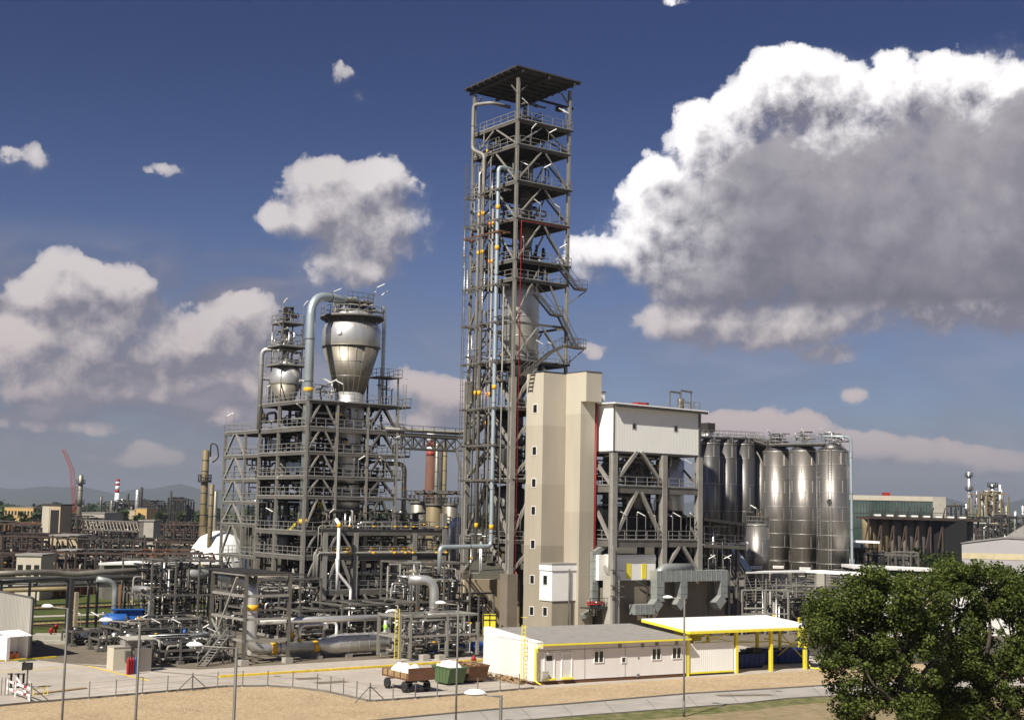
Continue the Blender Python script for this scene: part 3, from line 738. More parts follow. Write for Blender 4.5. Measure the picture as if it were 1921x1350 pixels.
# reactor vessels stacked inside the tower
c = G(4.2, 4.3)
mb = MB(); mb.lathe(c, [(1.2, 30.6), (1.3, 32.6), (2.35, 33.4), (2.38, 42.0), (2.2, 43.6), (1.4, 44.6), (.5, 45)], 32)
o = tag(mb.build('reactor_vessel', 'clad', base=c), 'wide silver reactor vessel halfway up inside the tall tower', 'vessel')
q = MB(); [oring(q, c+UZ*z, 2.38, .05, .08, 32) for z in (34, 36.5, 39, 41.5)]; q.build('seam_ring', 'ring', o)
c2 = G(4.6, 4.0)
mb = MB(); mb.lathe(c2, [(.5, 45.5), (.55, 47.0), (1.15, 50.0), (.8, 50.6), (.8, 58.5), (.3, 59.2)], 24)
o = tag(mb.build('reactor_vessel', 'clad_dull', base=c2), 'slim silver vessel above the wide one inside the tall tower', 'vessel')
q = MB(); [oring(q, c2+UZ*z, .8, .04, .08, 24) for z in (52, 54, 56, 57.6)]; q.build('seam_ring', 'ring', o)
c3 = G(5.2, 5.4)
mb = MB(); vessel_v(mb, c3+UZ*60.2, .9, 4.4, 20); tag(mb.build('reactor_vessel', 'steel_dark', base=c3), 'dark vessel standing under the canopy roof of the tall tower', 'vessel')
for i, (r, l, z0, h, rd, m) in enumerate(((3.0, 5.2, 19.2, 7, 1.5, 'silo_dark'), (6.2, 2.6, 19.0, 6, .7, 'clad_dull'), (3.2, 4.5, 12.0, 5.6, 1.9, 'silo_dark'))):
    mb = MB(); vessel_v(mb, G(r, l, z0), rd, h, 20)
    tag(mb.build('process_vessel', m, base=G(r, l)), ('dark round vessel two floors below the wide reactor in the tall tower', 'slim vessel beside the dark one, behind the near column of the tall tower', 'squat dark vessel low inside the tall tower near the concrete wall')[i], 'vessel')
# ================================================================== CONCRETE STAIR TOWER
st = thing('stair_tower', 'cream concrete stair tower with a row of small windows', 'tower', G(2.0, -3.5))
rA, lA, rB, lB, rB2 = 2.0, -3.49, 5.47, -6.29, 7.69
zA, zBo, zBu = 31.46, 31.53, 28.04
# shades of render in horizontal lifts, from pale at the top to brown at the foot
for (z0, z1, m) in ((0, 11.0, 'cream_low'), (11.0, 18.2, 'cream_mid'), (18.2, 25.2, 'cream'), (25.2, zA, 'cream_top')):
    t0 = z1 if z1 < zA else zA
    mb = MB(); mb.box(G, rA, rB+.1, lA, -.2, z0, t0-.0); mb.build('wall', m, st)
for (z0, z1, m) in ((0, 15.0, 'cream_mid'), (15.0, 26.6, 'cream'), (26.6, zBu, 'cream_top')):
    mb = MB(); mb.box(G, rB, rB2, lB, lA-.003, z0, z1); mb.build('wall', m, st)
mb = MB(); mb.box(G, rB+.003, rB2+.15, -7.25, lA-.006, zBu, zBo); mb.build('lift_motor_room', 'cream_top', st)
mb = MB(); mb.box(G, rA-.05, rB2+.2, lA-.05, -.15, zA+.09, zA+.15); mb.box(G, rB-.02, rB2+.2, -7.3, lA-.06, zBo+.003, zBo+.1); mb.build('coping', 'roof_dark', st)
def window(t, F, r, l, z0, z1, w, side, frame='white', pane='glass', mull=False, dep=.06):
    """side 'L': on a face looking left (-R); side 'F': on a face looking to the camera (-L)"""
    fm = MB(); pm = MB(); b = .06
    if side == 'L':
        pm.box(F, r-.012, r+.05, l-w/2, l+w/2, z0, z1)
        for (a, c, d, e) in ((l-w/2-b, l-w/2, z0-b, z1+b), (l+w/2, l+w/2+b, z0-b, z1+b), (l-w/2, l+w/2, z0-b, z0), (l-w/2, l+w/2, z1, z1+b)): fm.box(F, r-dep, r+.02, a, c, d, e)
        if mull: fm.box(F, r-dep+.01, r+.02, l-.04, l+.04, z0, z1)
    else:
        pm.box(F, r-w/2, r+w/2, l-.012, l+.05, z0, z1)
        for (a, c, d, e) in ((r-w/2-b, r-w/2, z0-b, z1+b), (r+w/2, r+w/2+b, z0-b, z1+b), (r-w/2, r+w/2, z0-b, z0), (r-w/2, r+w/2, z1, z1+b)): fm.box(F, a, c, l-dep, l+.02, d, e)
        if mull: fm.box(F, r-.04, r+.04, l-dep+.01, l+.02, z0, z1)
    o = fm.build('window', frame, t); pm.build('pane', pane, o); return o
for y in (766, 845, 905, 957, 1020, 1086, 1145):
    q = G(rA, -1.95); zc = zat(q, y); window(st, G, rA, -1.95, zc-.5, zc+.45, .75, 'L')
# lower block below the annex
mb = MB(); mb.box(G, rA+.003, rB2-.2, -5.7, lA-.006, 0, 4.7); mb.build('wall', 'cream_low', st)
q = G(rA, -4.5); zc = zat(q, 1146); window(st, G, rA+.003, -4.5, zc-.5, zc+.45, .75, 'L')
an = thing('annex_room', 'small white clad room with one window, built onto the foot of the cream stair tower', 'room', G(rA, -5.7))
mb = MB(); mb.box(G, rA-.12, rB2-.6, -5.82, lA-.012, 4.72, 8.85); mb.build('wall', 'white', an)
mb = MB(); mb.box(G, rA-.2, rB2-.5, -5.9, lA-.015, 8.87, 9.05); mb.build('roof', 'roof_grey', an)
mb = MB(); mb.box(G, rA-.2, rB2-.5, -5.93, -5.84, 8.2, 8.8); mb.box(G, rA-.23, rA-.14, -5.93, lA, 8.2, 8.8); mb.build('fascia', 'white_plain', an)
q = G(rA, -4.6); zc = zat(q, 1087); window(an, G, rA-.12, -4.6, zc-.55, zc+.5, .75, 'L')
mb = MB(); mb.tube([G(4.3, -6.0, 8.4), G(4.3, -6.0, 0)], .09, 6); tag(mb.build('downpipe', 'galv', an))
mb = MB(); mb.tube([G(7.95, -6.15, 4.0), G(7.95, -6.15, 28.0)], .17, 8)
tag(mb.build('fire_riser', 'red', base=G(7.95, -6.15)), 'thick dark red pipe running down the right edge of the cream stair tower', 'pipe')
# ================================================================== PROCESS STRUCTURE (left)
P = Fr(G(-19.49, 14.95), TH)
ps = thing('process_structure', 'wide grey steel process structure of many decks, carrying the two silver hoppers', 'structure', P(0, 0))
rg5 = random.Random(21)
RS = [0, 4.1, 8.4, 12.7]; LS1 = [0, 7.3, 12.4]; LS2 = [12.4, 16.5, 22.6]
ZP = [5.0, 9.1, 12.05, 16.2, 18.6, 21.5, 24.5, 27.7]
ZQ = [4.8, 8.6, 12.6, 15.4, 18.3, 21.4, 24.5]
for r in RS:
    for l in LS1:
        w = .34
        for (z0, z1, w) in ((0, 12.0, .55 if r > 0 else .42), (12.0, 27.7, .32)):
            mb = MB(); hcol(mb, P(r, l), z0, z1, w, P); mb.build('column', 'galv_light', ps)
for r in (0, 6.0, 12.7):
    for l in LS2[1:]:
        mb = MB(); hcol(mb, P(r, l), 0, 24.5, .32, P); mb.build('column', 'galv_light', ps)
for z in ZP:
    mb = MB(); bh = .42 if z in (9.1, 12.05, 24.5) else .28
    for l in LS1: mb.bar(P(0, l, z-bh/2), P(12.7, l, z-bh/2), .2, bh)
    for r in RS: mb.bar(P(r, 0, z-bh/2-.003), P(r, 12.4, z-bh/2-.003), .2, bh)
    mb.build('beam', 'galv', ps)
    mb = MB()
    if z < 27: mb.box(P, .2, 4.2, .1, 12.3, z, z+.05); mb.box(P, 4.21, 12.6, .1, 3.0, z, z+.05); mb.box(P, 4.21, 12.6, 8.0, 12.3, z, z+.05)
    else: mb.box(P, .0, 12.7, -.3, 12.4, z, z+.05)
    for k in range(9): mb.bar(P(.4+k*1.45, 0, z-.08), P(.4+k*1.45, 12.3, z-.08), .1, .15)
    f_ = mb.build('platform', 'grate', ps)
    rm = MB(); railing(rm, [P(-.12, 12.4, z+.05), P(-.12, -.12, z+.05), P(12.8, -.12, z+.05), P(12.8, 12.4, z+.05)], step=1.2, r=.026); rm.build('railing', 'rail', f_)
for z in ZQ:
    mb = MB()
    for r in (0, 6.0, 12.7): mb.bar(P(r, 12.5, z-.15), P(r, 22.6, z-.15), .2, .3)
    for l in LS2[1:]: mb.bar(P(0, l, z-.153), P(12.7, l, z-.153), .2, .3)
    mb.build('beam', 'galv', ps)
    mb = MB(); mb.box(P, .1, 6, 12.6, 22.5, z, z+.05)
    f_ = mb.build('platform', 'grate', ps)
    rm = MB(); railing(rm, [P(-.12, 12.6, z+.05), P(-.12, 22.7, z+.05), P(12.8, 22.7, z+.05)], step=1.2, r=.026); rm.build('railing', 'rail', f_)
for z0, z1 in zip(ZP, ZP[1:]):
    chevron(ps, P(0, 0), P(4.1, 0), z0, z1-.3, .2)
    chevron(ps, P(8.4, 0), P(12.7, 0), z0, z1-.3, .2, 'galv')
    chevron(ps, P(12.7, 0), P(12.7, 7.3), z0, z1-.3, .2, 'galv')
    chevron(ps, P(2, 7.3), P(10, 7.3), z0, z1-.3, .2, 'yellow' if z0 in (12.05, 21.5) else 'galv')
chevron(ps, P(0, 0), P(4.1, 0), 0.3, 4.6, .24); 
for z0, z1 in zip([0.3]+ZQ, ZQ):
    chevron(ps, P(0, 16.5), P(0, 22.6), z0, z1-.2, .26)
    chevron(ps, P(12.7, 16.5), P(12.7, 22.6), z0, z1-.2, .2, 'galv')
for (l, z0, z1, m) in ((2.5, 12.1, 16, 'yellow'), (14, 15.6, 18.2, 'yellow'), (14, 18.6, 21.3, 'yellow'), (14, 21.6, 24.3, 'yellow')):
    mb = MB(); mb.bar(P(3.5, l-1.6, z0), P(3.5, l, z1), .16); mb.bar(P(3.5, l+1.6, z0), P(3.5, l, z1), .16); mb.build('strut', m, ps)
# clutter on every deck, mostly dark colours standing in for the interior shade
for z0, z1 in zip([.2]+ZP, ZP):
    pipes(ps, rg5, P, (.6, 12.2, .4, 6.5, z0+.15, z1-.4), 5, (.05, .17), vert=.55, per=6, seg=3, bands=.35, name='pipework', mats=('steel_dark', 'steel_dark', 'galv_light', 'silo_dark', 'black'))
    pipes(ps, rg5, P, (.5, 9, 6.5, 16, z0+.15, z1-.4), 3, (.05, .18), vert=.55, per=6, name='pipework', bands=.3, mats=('steel_dark', 'black', 'galv', 'silo_dark'))
pipes(ps, rg5, P, (.5, 6, 13, 22, 1, 24), 4, (.05, .15), vert=.6, per=8, name='pipework')
for (z0, r, l, rd, h, m) in ((12.1, 2.2, 4, .8, 2.6, 'clad_dull'), (18.6, 2.0, 9.6, .9, 1.9, 'clad_dull'), (21.5, 1.8, 5, .6, 2.2, 'silo_dark'), (16.3, 10.6, 2.2, .8, 1.4, 'silo_dark'), (9.2, 3, 10, 1.0, 2, 'silo_dark'), (16.3, 2.2, 15, .8, 1.6, 'steel_dark'), (5.1, 6, 2, .9, 2.8, 'silo_dark')):
    mb = MB(); vessel_v(mb, P(r, l, z0+.4), rd, h, 16); mb.build('drum', m, ps)
for (z, r, l) in ((18.65, .9, 4.2), (21.55, .9, 9.5), (12.1, 1.2, 9.4)):
    mb = MB(); mb.box(P, r-.4, r+.5, l-1.8, l+1.8, z+.5, z+1.7); mb.build('electrical_box', 'blue_grey', ps)
lamps(ps, [P(rg5.uniform(6.5, 12.5), -.15, 18.7) for _ in range(7)] + [P(rg5.uniform(2, 12.5), -.15, z+.1) for z in (5, 9.1, 12.05, 21.5, 27.7, 27.7) for _ in (0, 1)] + [P(-.15, rg5.uniform(1, 12), z+.1) for z in (12.05, 16.2, 24.5, 27.7)] + [P(-.1, 20, 24.6), P(-.1, 22.4, 24.6)], rg5)
# side balconies on the right end, stair landings
for (z, a) in ((27.7, 1.9), (21.5, 1.9), (24.5, .9), (18.6, 1.2), (16.2, 3.6)):
    mb = MB(); mb.box(P, 12.72, 12.7+a, -.1, 3.0, z-.12, z-.002); o = mb.build('balcony', 'grate', ps)
    rm = MB(); railing(rm, [P(12.8, -.1, z), P(12.7+a, -.1, z), P(12.7+a, 3, z)], step=.9); rm.build('railing', 'rail', o)
mb = MB(); ladder(mb, P(13.4, -.4), 16.2, 30.5, P.R); mb.build('ladder', 'rail', ps)
mb = MB(); mb.tube(rnd([P(11.0, 1, 20.6), P(14.6, 1, 20.6), P(14.6, 1, 13.0)], 1.0, 6), .3, 10); o = mb.build('downcomer', 'clad_dull', ps)
q = MB(); q.tube([P(14.6, 1, 17.2), P(14.6, 1, 17.8)], .32, 10); q.build('band', 'band', o)
# upper frames round the hoppers
for (r0, r1, l0, l1, z0, z1) in ((10.6, 13.4, 1.2, 4.0, 27.75, 31.4), (0.3, 1.9, 11.0, 13.0, 27.75, 31.0)):
    for (r, l) in ((r0, l0), (r1, l0), (r0, l1), (r1, l1)):
        mb = MB(); mb.bar(P(r, l, z0), P(r, l, z1), .16); mb.build('post', 'galv', ps)
    mb = MB(); mb.box(P, r0, r1+.4, l0-.3, l1, z1, z1+.1); o = mb.build('platform', 'grate', ps)
    rm = MB(); railing(rm, [P(r0, l1, z1), P(r0, l0-.3, z1), P(r1+.4, l0-.3, z1), P(r1+.4, l1, z1)], step=1); rm.build('railing', 'rail', o)
pipes(ps, rg5, P, (.6, 5.0, .6, 5, 27.8, 30.6), 2, (.04, .1), vert=.6, per=6, name='pipework')
pipes(ps, rg5, P, (10.5, 13, .5, 4, 27.8, 31), 1, (.04, .08), vert=.6, per=6, name='pipework')
# ---------------------------------------------------------------- big hopper
hc = P(7.45, 3.0); 
def Z(y, c=hc): return zat(c, y)
hp = thing('process_hopper', 'large silver cone bottomed hopper with a round railed platform on top', 'hopper', hc+UZ*27.7)
zb, z1, z2, z3, z4 = 27.76, Z(735), Z(652), Z(622), Z(604)
mb = MB(); mb.lathe(hc, [(1.6, 14.5), (1.75, 15.5), (1.85, 27), (1.85, z1)], 32); mb.build('skirt', 'clad', hp)
mb = MB(); mb.lathe(hc, [(1.87, z1-.1), (3.58, z2)], 36); o = mb.build('cone', 'clad_dull', hp)
q = MB()
for k in range(20):
    a = 2*pi*k/20; d = Vector((cos(a), sin(a), 0)); q.bar(hc+d*1.89+UZ*z1, hc+d*3.60+UZ*z2, .03)
for f in (.33, .66): oring(q, hc+UZ*(z1+(z2-z1)*f), 1.87+1.71*f, .03, .05, 36)
q.build('seam', 'ring', o)
mb = MB(); mb.lathe(hc, [(3.60, z2), (3.66, z2+.1), (3.66, z3), (3.4, z3+.75), (2.95, z4-.1), (2.7, z4+.1), (2.7, z4+.9), (1.5, z4+1.6), (.3, z4+1.9)], 40); mb.build('shell', 'clad', hp)
q = MB()
for k in range(14):
    a = 2*pi*k/14; d = Vector((cos(a), sin(a), 0)); q.bar(hc+d*3.0+UZ*(z4+.1), hc+d*3.62+UZ*(z3+.2), .1, .06)
oring(q, hc+UZ*z2, 3.6, .1, .1, 40); q.build('lug', 'clad_dull', hp)
mb = MB(); d = (Vector((0, 0, 0))-hc); d.z = 0; d.normalize(); dm = Matrix.Rotation(radians(-24), 3, 'Z') @ d; mb.lathe(hc+dm*3.55+UZ*(z3-.5), [(.3, 0), (.3, .3)], 14, axis=dm); mb.build('manhole', 'white_plain', hp)
zp = Z(598)
mb = MB(); mb.lathe(hc, [(2.72, zp-.1), (4.0, zp-.1), (4.0, zp+.08), (2.72, zp+.08)], 28, cap=False)
for k in range(16):
    a = 2*pi*k/16; e = Vector((cos(a), sin(a), 0)); mb.bar(hc+e*2.7+UZ*(zp-.9), hc+e*3.9+UZ*(zp-.12), .08)
o = mb.build('ring_platform', 'steel_dark', hp)
rm = MB(); railing(rm, [hc+Vector((cos(2*pi*k/20), sin(2*pi*k/20), 0))*3.95+UZ*(zp+.08) for k in range(20)], step=1.3, closed=True, h=1.2); rm.build('railing', 'rail', o)
mb = MB()
for k in range(12):
    a = 2*pi*k/12; e = Vector((cos(a), sin(a), 0)); mb.bar(hc+e*2.2+UZ*zp, hc+e*2.2+UZ*(zp+2.0), .08)
H0 = Fr(hc, TH)
mb.box(H0, -1.9, 1.9, -1.9, 1.9, zp+1.9, zp+2.0); railing(mb, [H0(-1.9, -1.9, zp+2), H0(1.9, -1.9, zp+2), H0(1.9, 1.9, zp+2)], step=.7)
mb.build('top_frame', 'galv', hp)
pipes(hp, rg5, H0, (-2.4, 3.4, -3.0, 1.5, zp+.1, zp+2.6), 4, (.04, .12), vert=.55, per=7, bands=.1, name='pipework', mats=('galv_light', 'steel_dark', 'galv', 'clad'))
lamps(hp, [H0(2.6, -2.6, zp), H0(1.5, -3.2, zp+.8), H0(3.2, 0, zp+.2), H0(-3.4, -1, zp)], rg5, h=3.0)
mb = MB(); ladder(mb, H0(4.35, -.6), 27.8, zp+1.0, GR); mb.build('ladder', 'rail', hp)
mb = MB(); mb.bar(H0(4.9, .4, 27.8), H0(4.9, .4, zp+2.2), .34, .2); mb.build('cable_riser', 'clad', hp)
# ---------------------------------------------------------------- small hopper with its tower of platforms
sc = P(1.4, 8.6)
s2 = thing('process_hopper', 'smaller silver hopper with a stack of cluttered platforms above, left of the big pipe', 'hopper', sc+UZ*27.7)
a1, a2, a3, a4 = 27.76, Z(722, sc), Z(706, sc), Z(692, sc)
mb = MB(); mb.lathe(sc, [(1.0, a1), (1.1, a1+.3), (1.95, a2)], 28); mb.build('cone', 'clad_dull', s2)
mb = MB(); mb.lathe(sc, [(1.97, a2), (2.02, a2+.1), (2.02, a3), (1.7, a4), (1.2, a4+.3), (1.2, a4+.8), (.3, a4+1.1)], 30); mb.build('shell', 'clad', s2)
S0 = Fr(sc, TH)
for k, y in enumerate((687, 652, 608)):
    z = Z(y, sc); mb = MB(); e = 1.9 if k < 2 else 1.5; mb.box(S0, -e, e, -e, e, z-.12, z); o = mb.build('platform', 'steel_dark', s2)
    rm = MB(); railing(rm, [S0(-e, -e, z), S0(e, -e, z), S0(e, e, z), S0(-e, e, z)], step=.9, closed=True); rm.build('railing', 'rail', o)
    pipes(s2, rg5, S0, (-e+.2, e-.2, -e+.2, e, z, z+2.4), 3, (.04, .14), vert=.5, per=5, name='pipework', bands=.15)
mb = MB()
for (a, b) in ((-1.4, -1.4), (1.4, -1.4), (-1.4, 1.4), (1.4, 1.4)): mb.bar(S0(a, b, 28), S0(a, b, Z(606, sc)), .12)
mb.bar(S0(-.2, 0, Z(690, sc)), S0(-.2, 0, Z(606, sc)), .5); mb.build('post', 'galv', s2)
lamps(s2, [S0(-1.5, -1.5, Z(608, sc)), S0(1.4, -1.4, Z(608, sc)), S0(-1.8, -1.8, Z(652, sc)), S0(1.8, -1.8, Z(652, sc))], rg5, h=2.4)
# ---------------------------------------------------------------- large overhead pipes
c = P(.7, 1.3); zt = zat(c, 552); ze = zat(hc, 575)
q1 = P(.7, 1.3)
riser('overhead_pipe', 'huge pale silver pipe rising up the left structure and arching over into the large hopper', [q1+UZ*11.5, q1+UZ*zt, Vector((hc.x, hc.y, 0))+GR*.3+UZ*zt, Vector((hc.x, hc.y, 0))+GR*.3+UZ*(z4+1.0)], .56, 'clad_blue',
      [(q1+UZ*zat(c, 731), UZ), (q1+UZ*zat(c, 978), UZ), (Vector((hc.x, hc.y, 0))+GR*.3+UZ*(ze-.5), UZ)], rad=2.6, n=18)
c = P(-.3, 12.2); zt = zat(c, 655)
riser('overhead_pipe', 'slim silver pipe rising and bending over to the smaller hopper', [c+UZ*24.6, c+UZ*zt, S0(-.3, 2.6, zt), S0(-.3, .6, zt-.2)], .30, 'clad', [], rad=1.0)
# ---------------------------------------------------------------- pipe bridge
pb = thing('pipe_bridge', 'steel truss bridge carrying pipes between the hopper structure and the tall tower', 'bridge', G(-2, 15.2))
l0, l1 = 14.4, 16.6; ra, rb = -6.6, 3.4
zt_ = zat(G(-3, l0), 818); zb_ = zat(G(-3, l0), 842)
for l in (l0, l1):
    mb = MB(); mb.bar(G(ra, l, zt_), G(rb, l, zt_), .22, .24); mb.bar(G(ra, l, zb_), G(rb, l, zb_), .18, .18); mb.build('chord', 'galv', pb)
    mb = MB(); n = 6
    for i in range(n):
        a = ra+(rb-ra)*i/n; b = ra+(rb-ra)*(i+1)/n
        mb.bar(G(a, l, zb_), G(b, l, zt_), .11); mb.bar(G(a, l, zt_), G(b, l, zb_), .11); mb.bar(G(a, l, zb_), G(a, l, zt_), .12)
    mb.build('lattice', 'galv', pb)
mb = MB(); mb.box(G, ra, rb, l0+.1, l1-.1, zt_+.13, zt_+.18); railing(mb, [G(ra, l0, zt_+.15), G(rb, l0, zt_+.15)]); mb.build('walkway', 'grate', pb)
for k, (l, r_) in enumerate(((14.8, .17), (15.4, .14), (16.0, .2))):
    mb = MB(); z = zt_+.7+.2*(k % 2); e = 3.2+k*.5
    mb.tube(rnd([G(ra-2, l, z), G(e, l, z), G(e, l-3-k*.5, z+2.2)], 1.0, 6), r_, 8); mb.build('pipe', 'galv_light', pb)
mb = MB(); mb.bar(G(rb-1.5, l0, zb_), G(0.2, 9.6, zb_-5.2), .26); mb.bar(G(rb, l0, zb_), G(0.2, TD, zb_), .2); mb.build('strut', 'galv', pb)
# ---------------------------------------------------------------- lower rack to the right of the structure
lr = thing('pipe_rack', 'two deck pipe rack on heavy columns with yellow banded pipes, under the large hopper', 'pipe rack', P(6, -1.2))
rg6 = random.Random(7)
for (r, l) in ((2.0, -1.6), (6.2, -1.6), (14.6, -1.6), (19.0, -1.6), (6.2, 5), (14.6, 5), (19, 5)):
    mb = MB(); hcol(mb, P(r, l), 2.6, 12.0 if r < 16 else 14.5, .62, P); mb.build('column', 'galv_light', lr)
    mb = MB(); mb.box(P, r-.6, r+.6, l-.6, l+.6, 0, 2.6); mb.build('pedestal', 'concrete', lr)
for z, rr in ((12.3, 19.5), (9.3, 19.0), (5.2, 16)):
    mb = MB()
    for l in (-1.6, 5): mb.bar(P(1.6, l, z-.3), P(rr, l, z-.3), .25, .6)
    for r in (2.0, 6.2, 10.4, 14.6, 18.8): mb.bar(P(min(r, rr), -1.6, z-.303), P(min(r, rr), 5, z-.303), .22, .5)
    mb.build('beam', 'galv', lr)
    mb = MB(); mb.box(P, 1.6, rr, -1.5, 5, z, z+.05); o = mb.build('platform', 'grate', lr)
    rm = MB(); railing(rm, [P(1.6, -1.7, z), P(rr, -1.7, z), P(rr, 5, z)], step=1.3); rm.build('railing', 'rail', o)
for (z, l, r_) in ((9.6, -1.9, .14), (10.1, -1.5, .10), (12.8, -1.9, .08), (9.7, -1.1, .16)):
    mb = MB(); mb.tube(rnd([P(1.0, l, z-3.5), P(1.0, l, z), P(19.8, l, z), P(19.8, l, z-2)], .4), r_, 8); o = mb.build('pipe', 'galv_light', lr)
    for x in (3.4, 5.0, 8.4, 11.4, 13.0, 14.1, 17.6, 19.0): q = MB(); q.tube([P(x, l, z), P(x+.55, l, z)], r_*1.1, 8); q.build('band', 'band', o)
chevron(lr, P(2.0, -1.6), P(6.2, -1.6), 5.2, 8.8, .3); chevron(lr, P(2.0, -1.6), P(6.2, -1.6), .4, 4.7, .3); chevron(lr, P(2.0, -1.6), P(6.2, -1.6), 9.3, 11.8, .26)
mb = MB(); mb.bar(P(7.6, -1.7, 4.6), P(10.4, -1.7, .3), .3); mb.build('brace', 'galv_light', lr)
for z0, z1 in ((.2, 4.8), (5.3, 8.8), (9.4, 11.9), (12.4, 14.8)):
    pipes(lr, rg6, P, (1.8, 18.5, -1.2, 4.5, z0, z1), 7, (.05, .17), vert=.6, per=6, name='pipework', bands=.3)
# white riser standing in front of the rack
w = P(3.2, -2.9)
riser('riser_pipe', 'white painted vertical pipe with a yellow band in front of the two deck rack', [w+UZ*5.2, w+UZ*9.0, w+UZ*13.0, w+UZ*13.6+GL*.8], .21, 'white_plain', [(w+UZ*zat(w, 985), UZ)], rad=.3)
w = P(3.0, -3.0)
riser('riser_pipe', 'white pipe dog-legging down from the rack to ground pipework', [w+UZ*9.0, w+GR*.1+UZ*7.4, w+GR*2.0+UZ*5.4, w+GR*2.0+UZ*1.6], .18, 'white_plain', [], rad=.3)
# silver elbow pipe (right of the rack)
e0 = gp(812, 1214); ze = zat(e0, 1087); zl = .6
riser('elbow_pipe', 'thick silver pipe bending down to the ground in front of the two deck rack', [e0-GR*2.6+GL*1.2+UZ*(ze), e0+UZ*(ze), e0+UZ*zl], .52, 'clad', [], rad=1.8, n=16)
# ================================================================== WHITE CLAD BUILDING ON STEEL COLUMNS
LW = -8.8; RW = along(G(0, LW, 15), GR, 1150); B0 = Fr(G(RW, LW), TH); BW, BD = along(G(RW, LW, 25), GR, 1311), 10.5
wb = thing('clad_building', 'white clad box building raised on tall steel columns over a brown concrete base', 'building', B0(0, 0))
zt, zb = zat(B0(0, 0), 757), zat(B0(0, 0), 845)
z2r = zat(B0(BW, 0, 25), 770); 
mb = MB(); mb.box(B0, 0, BW, .02, BD, zb, zt-.05); mb.build('wall', 'white_sheet', wb)
mb = MB(); mb.box(B0, .02, BW-.02, .04, BD-.02, zb-.25, zb-.01); mb.build('underfloor', 'roof_dark', wb)
mb = MB(); mb.slab([B0(-.5, -.75, zt+.12), B0(BW+1.0, -.75, zt-.02), B0(BW+1.0, BD+.5, zt+.3), B0(-.5, BD+.5, zt+.42)], .14); mb.build('roof', 'white_plain', wb)
mb = MB(); mb.bar(B0(-.3, -.62, zt-.22), B0(BW+.9, -.62, zt-.3), .18, .3); mb.build('eave_beam', 'roof_dark', wb)
mb = MB(); mb.bar(B0(-.05, -.03, zb), B0(-.05, -.03, zt), .1); mb.bar(B0(BW, -.03, zb), B0(BW, -.03, zt), .14); mb.build('corner_trim', 'galv', wb)
mb = MB(); mb.bar(B0(BW+.35, .1, 16), B0(BW+.35, .1, zt-.4), .14); mb.build('downpipe', 'galv_light', wb)
for x in (1190, 1268):
    r = along(B0(0, 0, 25.2), GR, x); zc = zat(B0(r, 0), 799 if x < 1200 else 804); window(wb, B0, r, .02, zc-.28, zc+.28, .5, 'F', frame='roof_grey', dep=.05)
for r in (0, 8.0, BW):
    for l in (0, BD):
        w = .72
        for (z0, z1) in ((7.7 if l == 0 else 0, zb-.25),):
            mb = MB(); hcol(mb, B0(r, l), z0, z1, w, B0); mb.box(B0, r-w/2+.1, r+w/2-.1, l-w/2+.1, l+w/2-.1, z0+.02, z1-.02); mb.build('column', 'galv_light', wb)
for z in (18.15, 11.8):
    mb = MB()
    for l in (0, BD): mb.bar(B0(.36, l, z-.4), B0(BW-.36, l, z-.4), .3, .8)
    for r in (0, 8, BW): mb.bar(B0(r, .36, z-.4), B0(r, BD-.36, z-.4), .3, .7)
    mb.build('beam', 'galv', wb)
    mb = MB(); mb.box(B0, .36, BW-.36, .16, BD-.3, z-.02, z+.04); o = mb.build('platform', 'grate', wb)
    rm = MB(); railing(rm, [B0(-.1, 6, z+.04), B0(-.1, -.25, z+.04), B0(BW, -.25, z+.04)], step=1.7, r=.03); rm.build('railing', 'rail', o)
for (a, b, z0, z1) in ((0, 8, 18.3, 22.3), (0, 8, 11.8, 17.5), (8, BW, 7.8, 11.0)): chevron(wb, B0(a, 0), B0(b, 0), z0, z1, .38)
for (z0, z1) in ((18.3, 22.3), (11.8, 17.5), (7.9, 11.0)):
    mb = MB(); mb.bar(B0(0, .4, z0), B0(0, 4.6, z1), .36); mb.build('brace', 'galv_light', wb)
    chevron(wb, B0(BW, 0), B0(BW, BD), z0, z1, .2, 'galv')
rg7 = random.Random(4)
for (z0, z1) in ((18.4, 22.3), (11.9, 17.4)):
    pipes(wb, rg7, B0, (.6, BW-.8, 1.2, BD-1, z0, z1), 8, (.05, .2), vert=.6, per=5, name='pipework', bands=.15)
for i, (r, l, rd, m) in enumerate(((7.4, 4.5, 1.2, 'clad_dull'), (BW-.9, 4.2, 1.8, 'clad'), (10.6, 6.5, 1.0, 'silo_dark'))):
    mb = MB(); mb.lathe(B0(r, l), [(.3, 11.9), (rd*.7, 13.6), (rd, 15.0), (rd, 21.6), (rd*.5, 22.2)], 24)
    tag(mb.build('process_vessel', m, base=B0(r, l, 11.8)), ('dull metal vessel behind the left bay of the raised white building', 'bright round vessel behind the right bay of the raised white building', 'dark vessel behind the middle column of the raised white building')[i], 'vessel')
mb = MB(); mb.box(B0, .5, BW-.4, 2.4, BD-.4, 11.86, 15.4); mb.build('shade_block', 'black', wb)  # added black box, stands in for the deep shade inside the bay
lamps(wb, [B0(r, -.2, 11.8) for r in (2, 3.6, 5.0, 6.6, 9.4, 10.8, 12.4, 13.2)] + [B0(12.6, -.2, 18.3)], rg7, h=2.9)
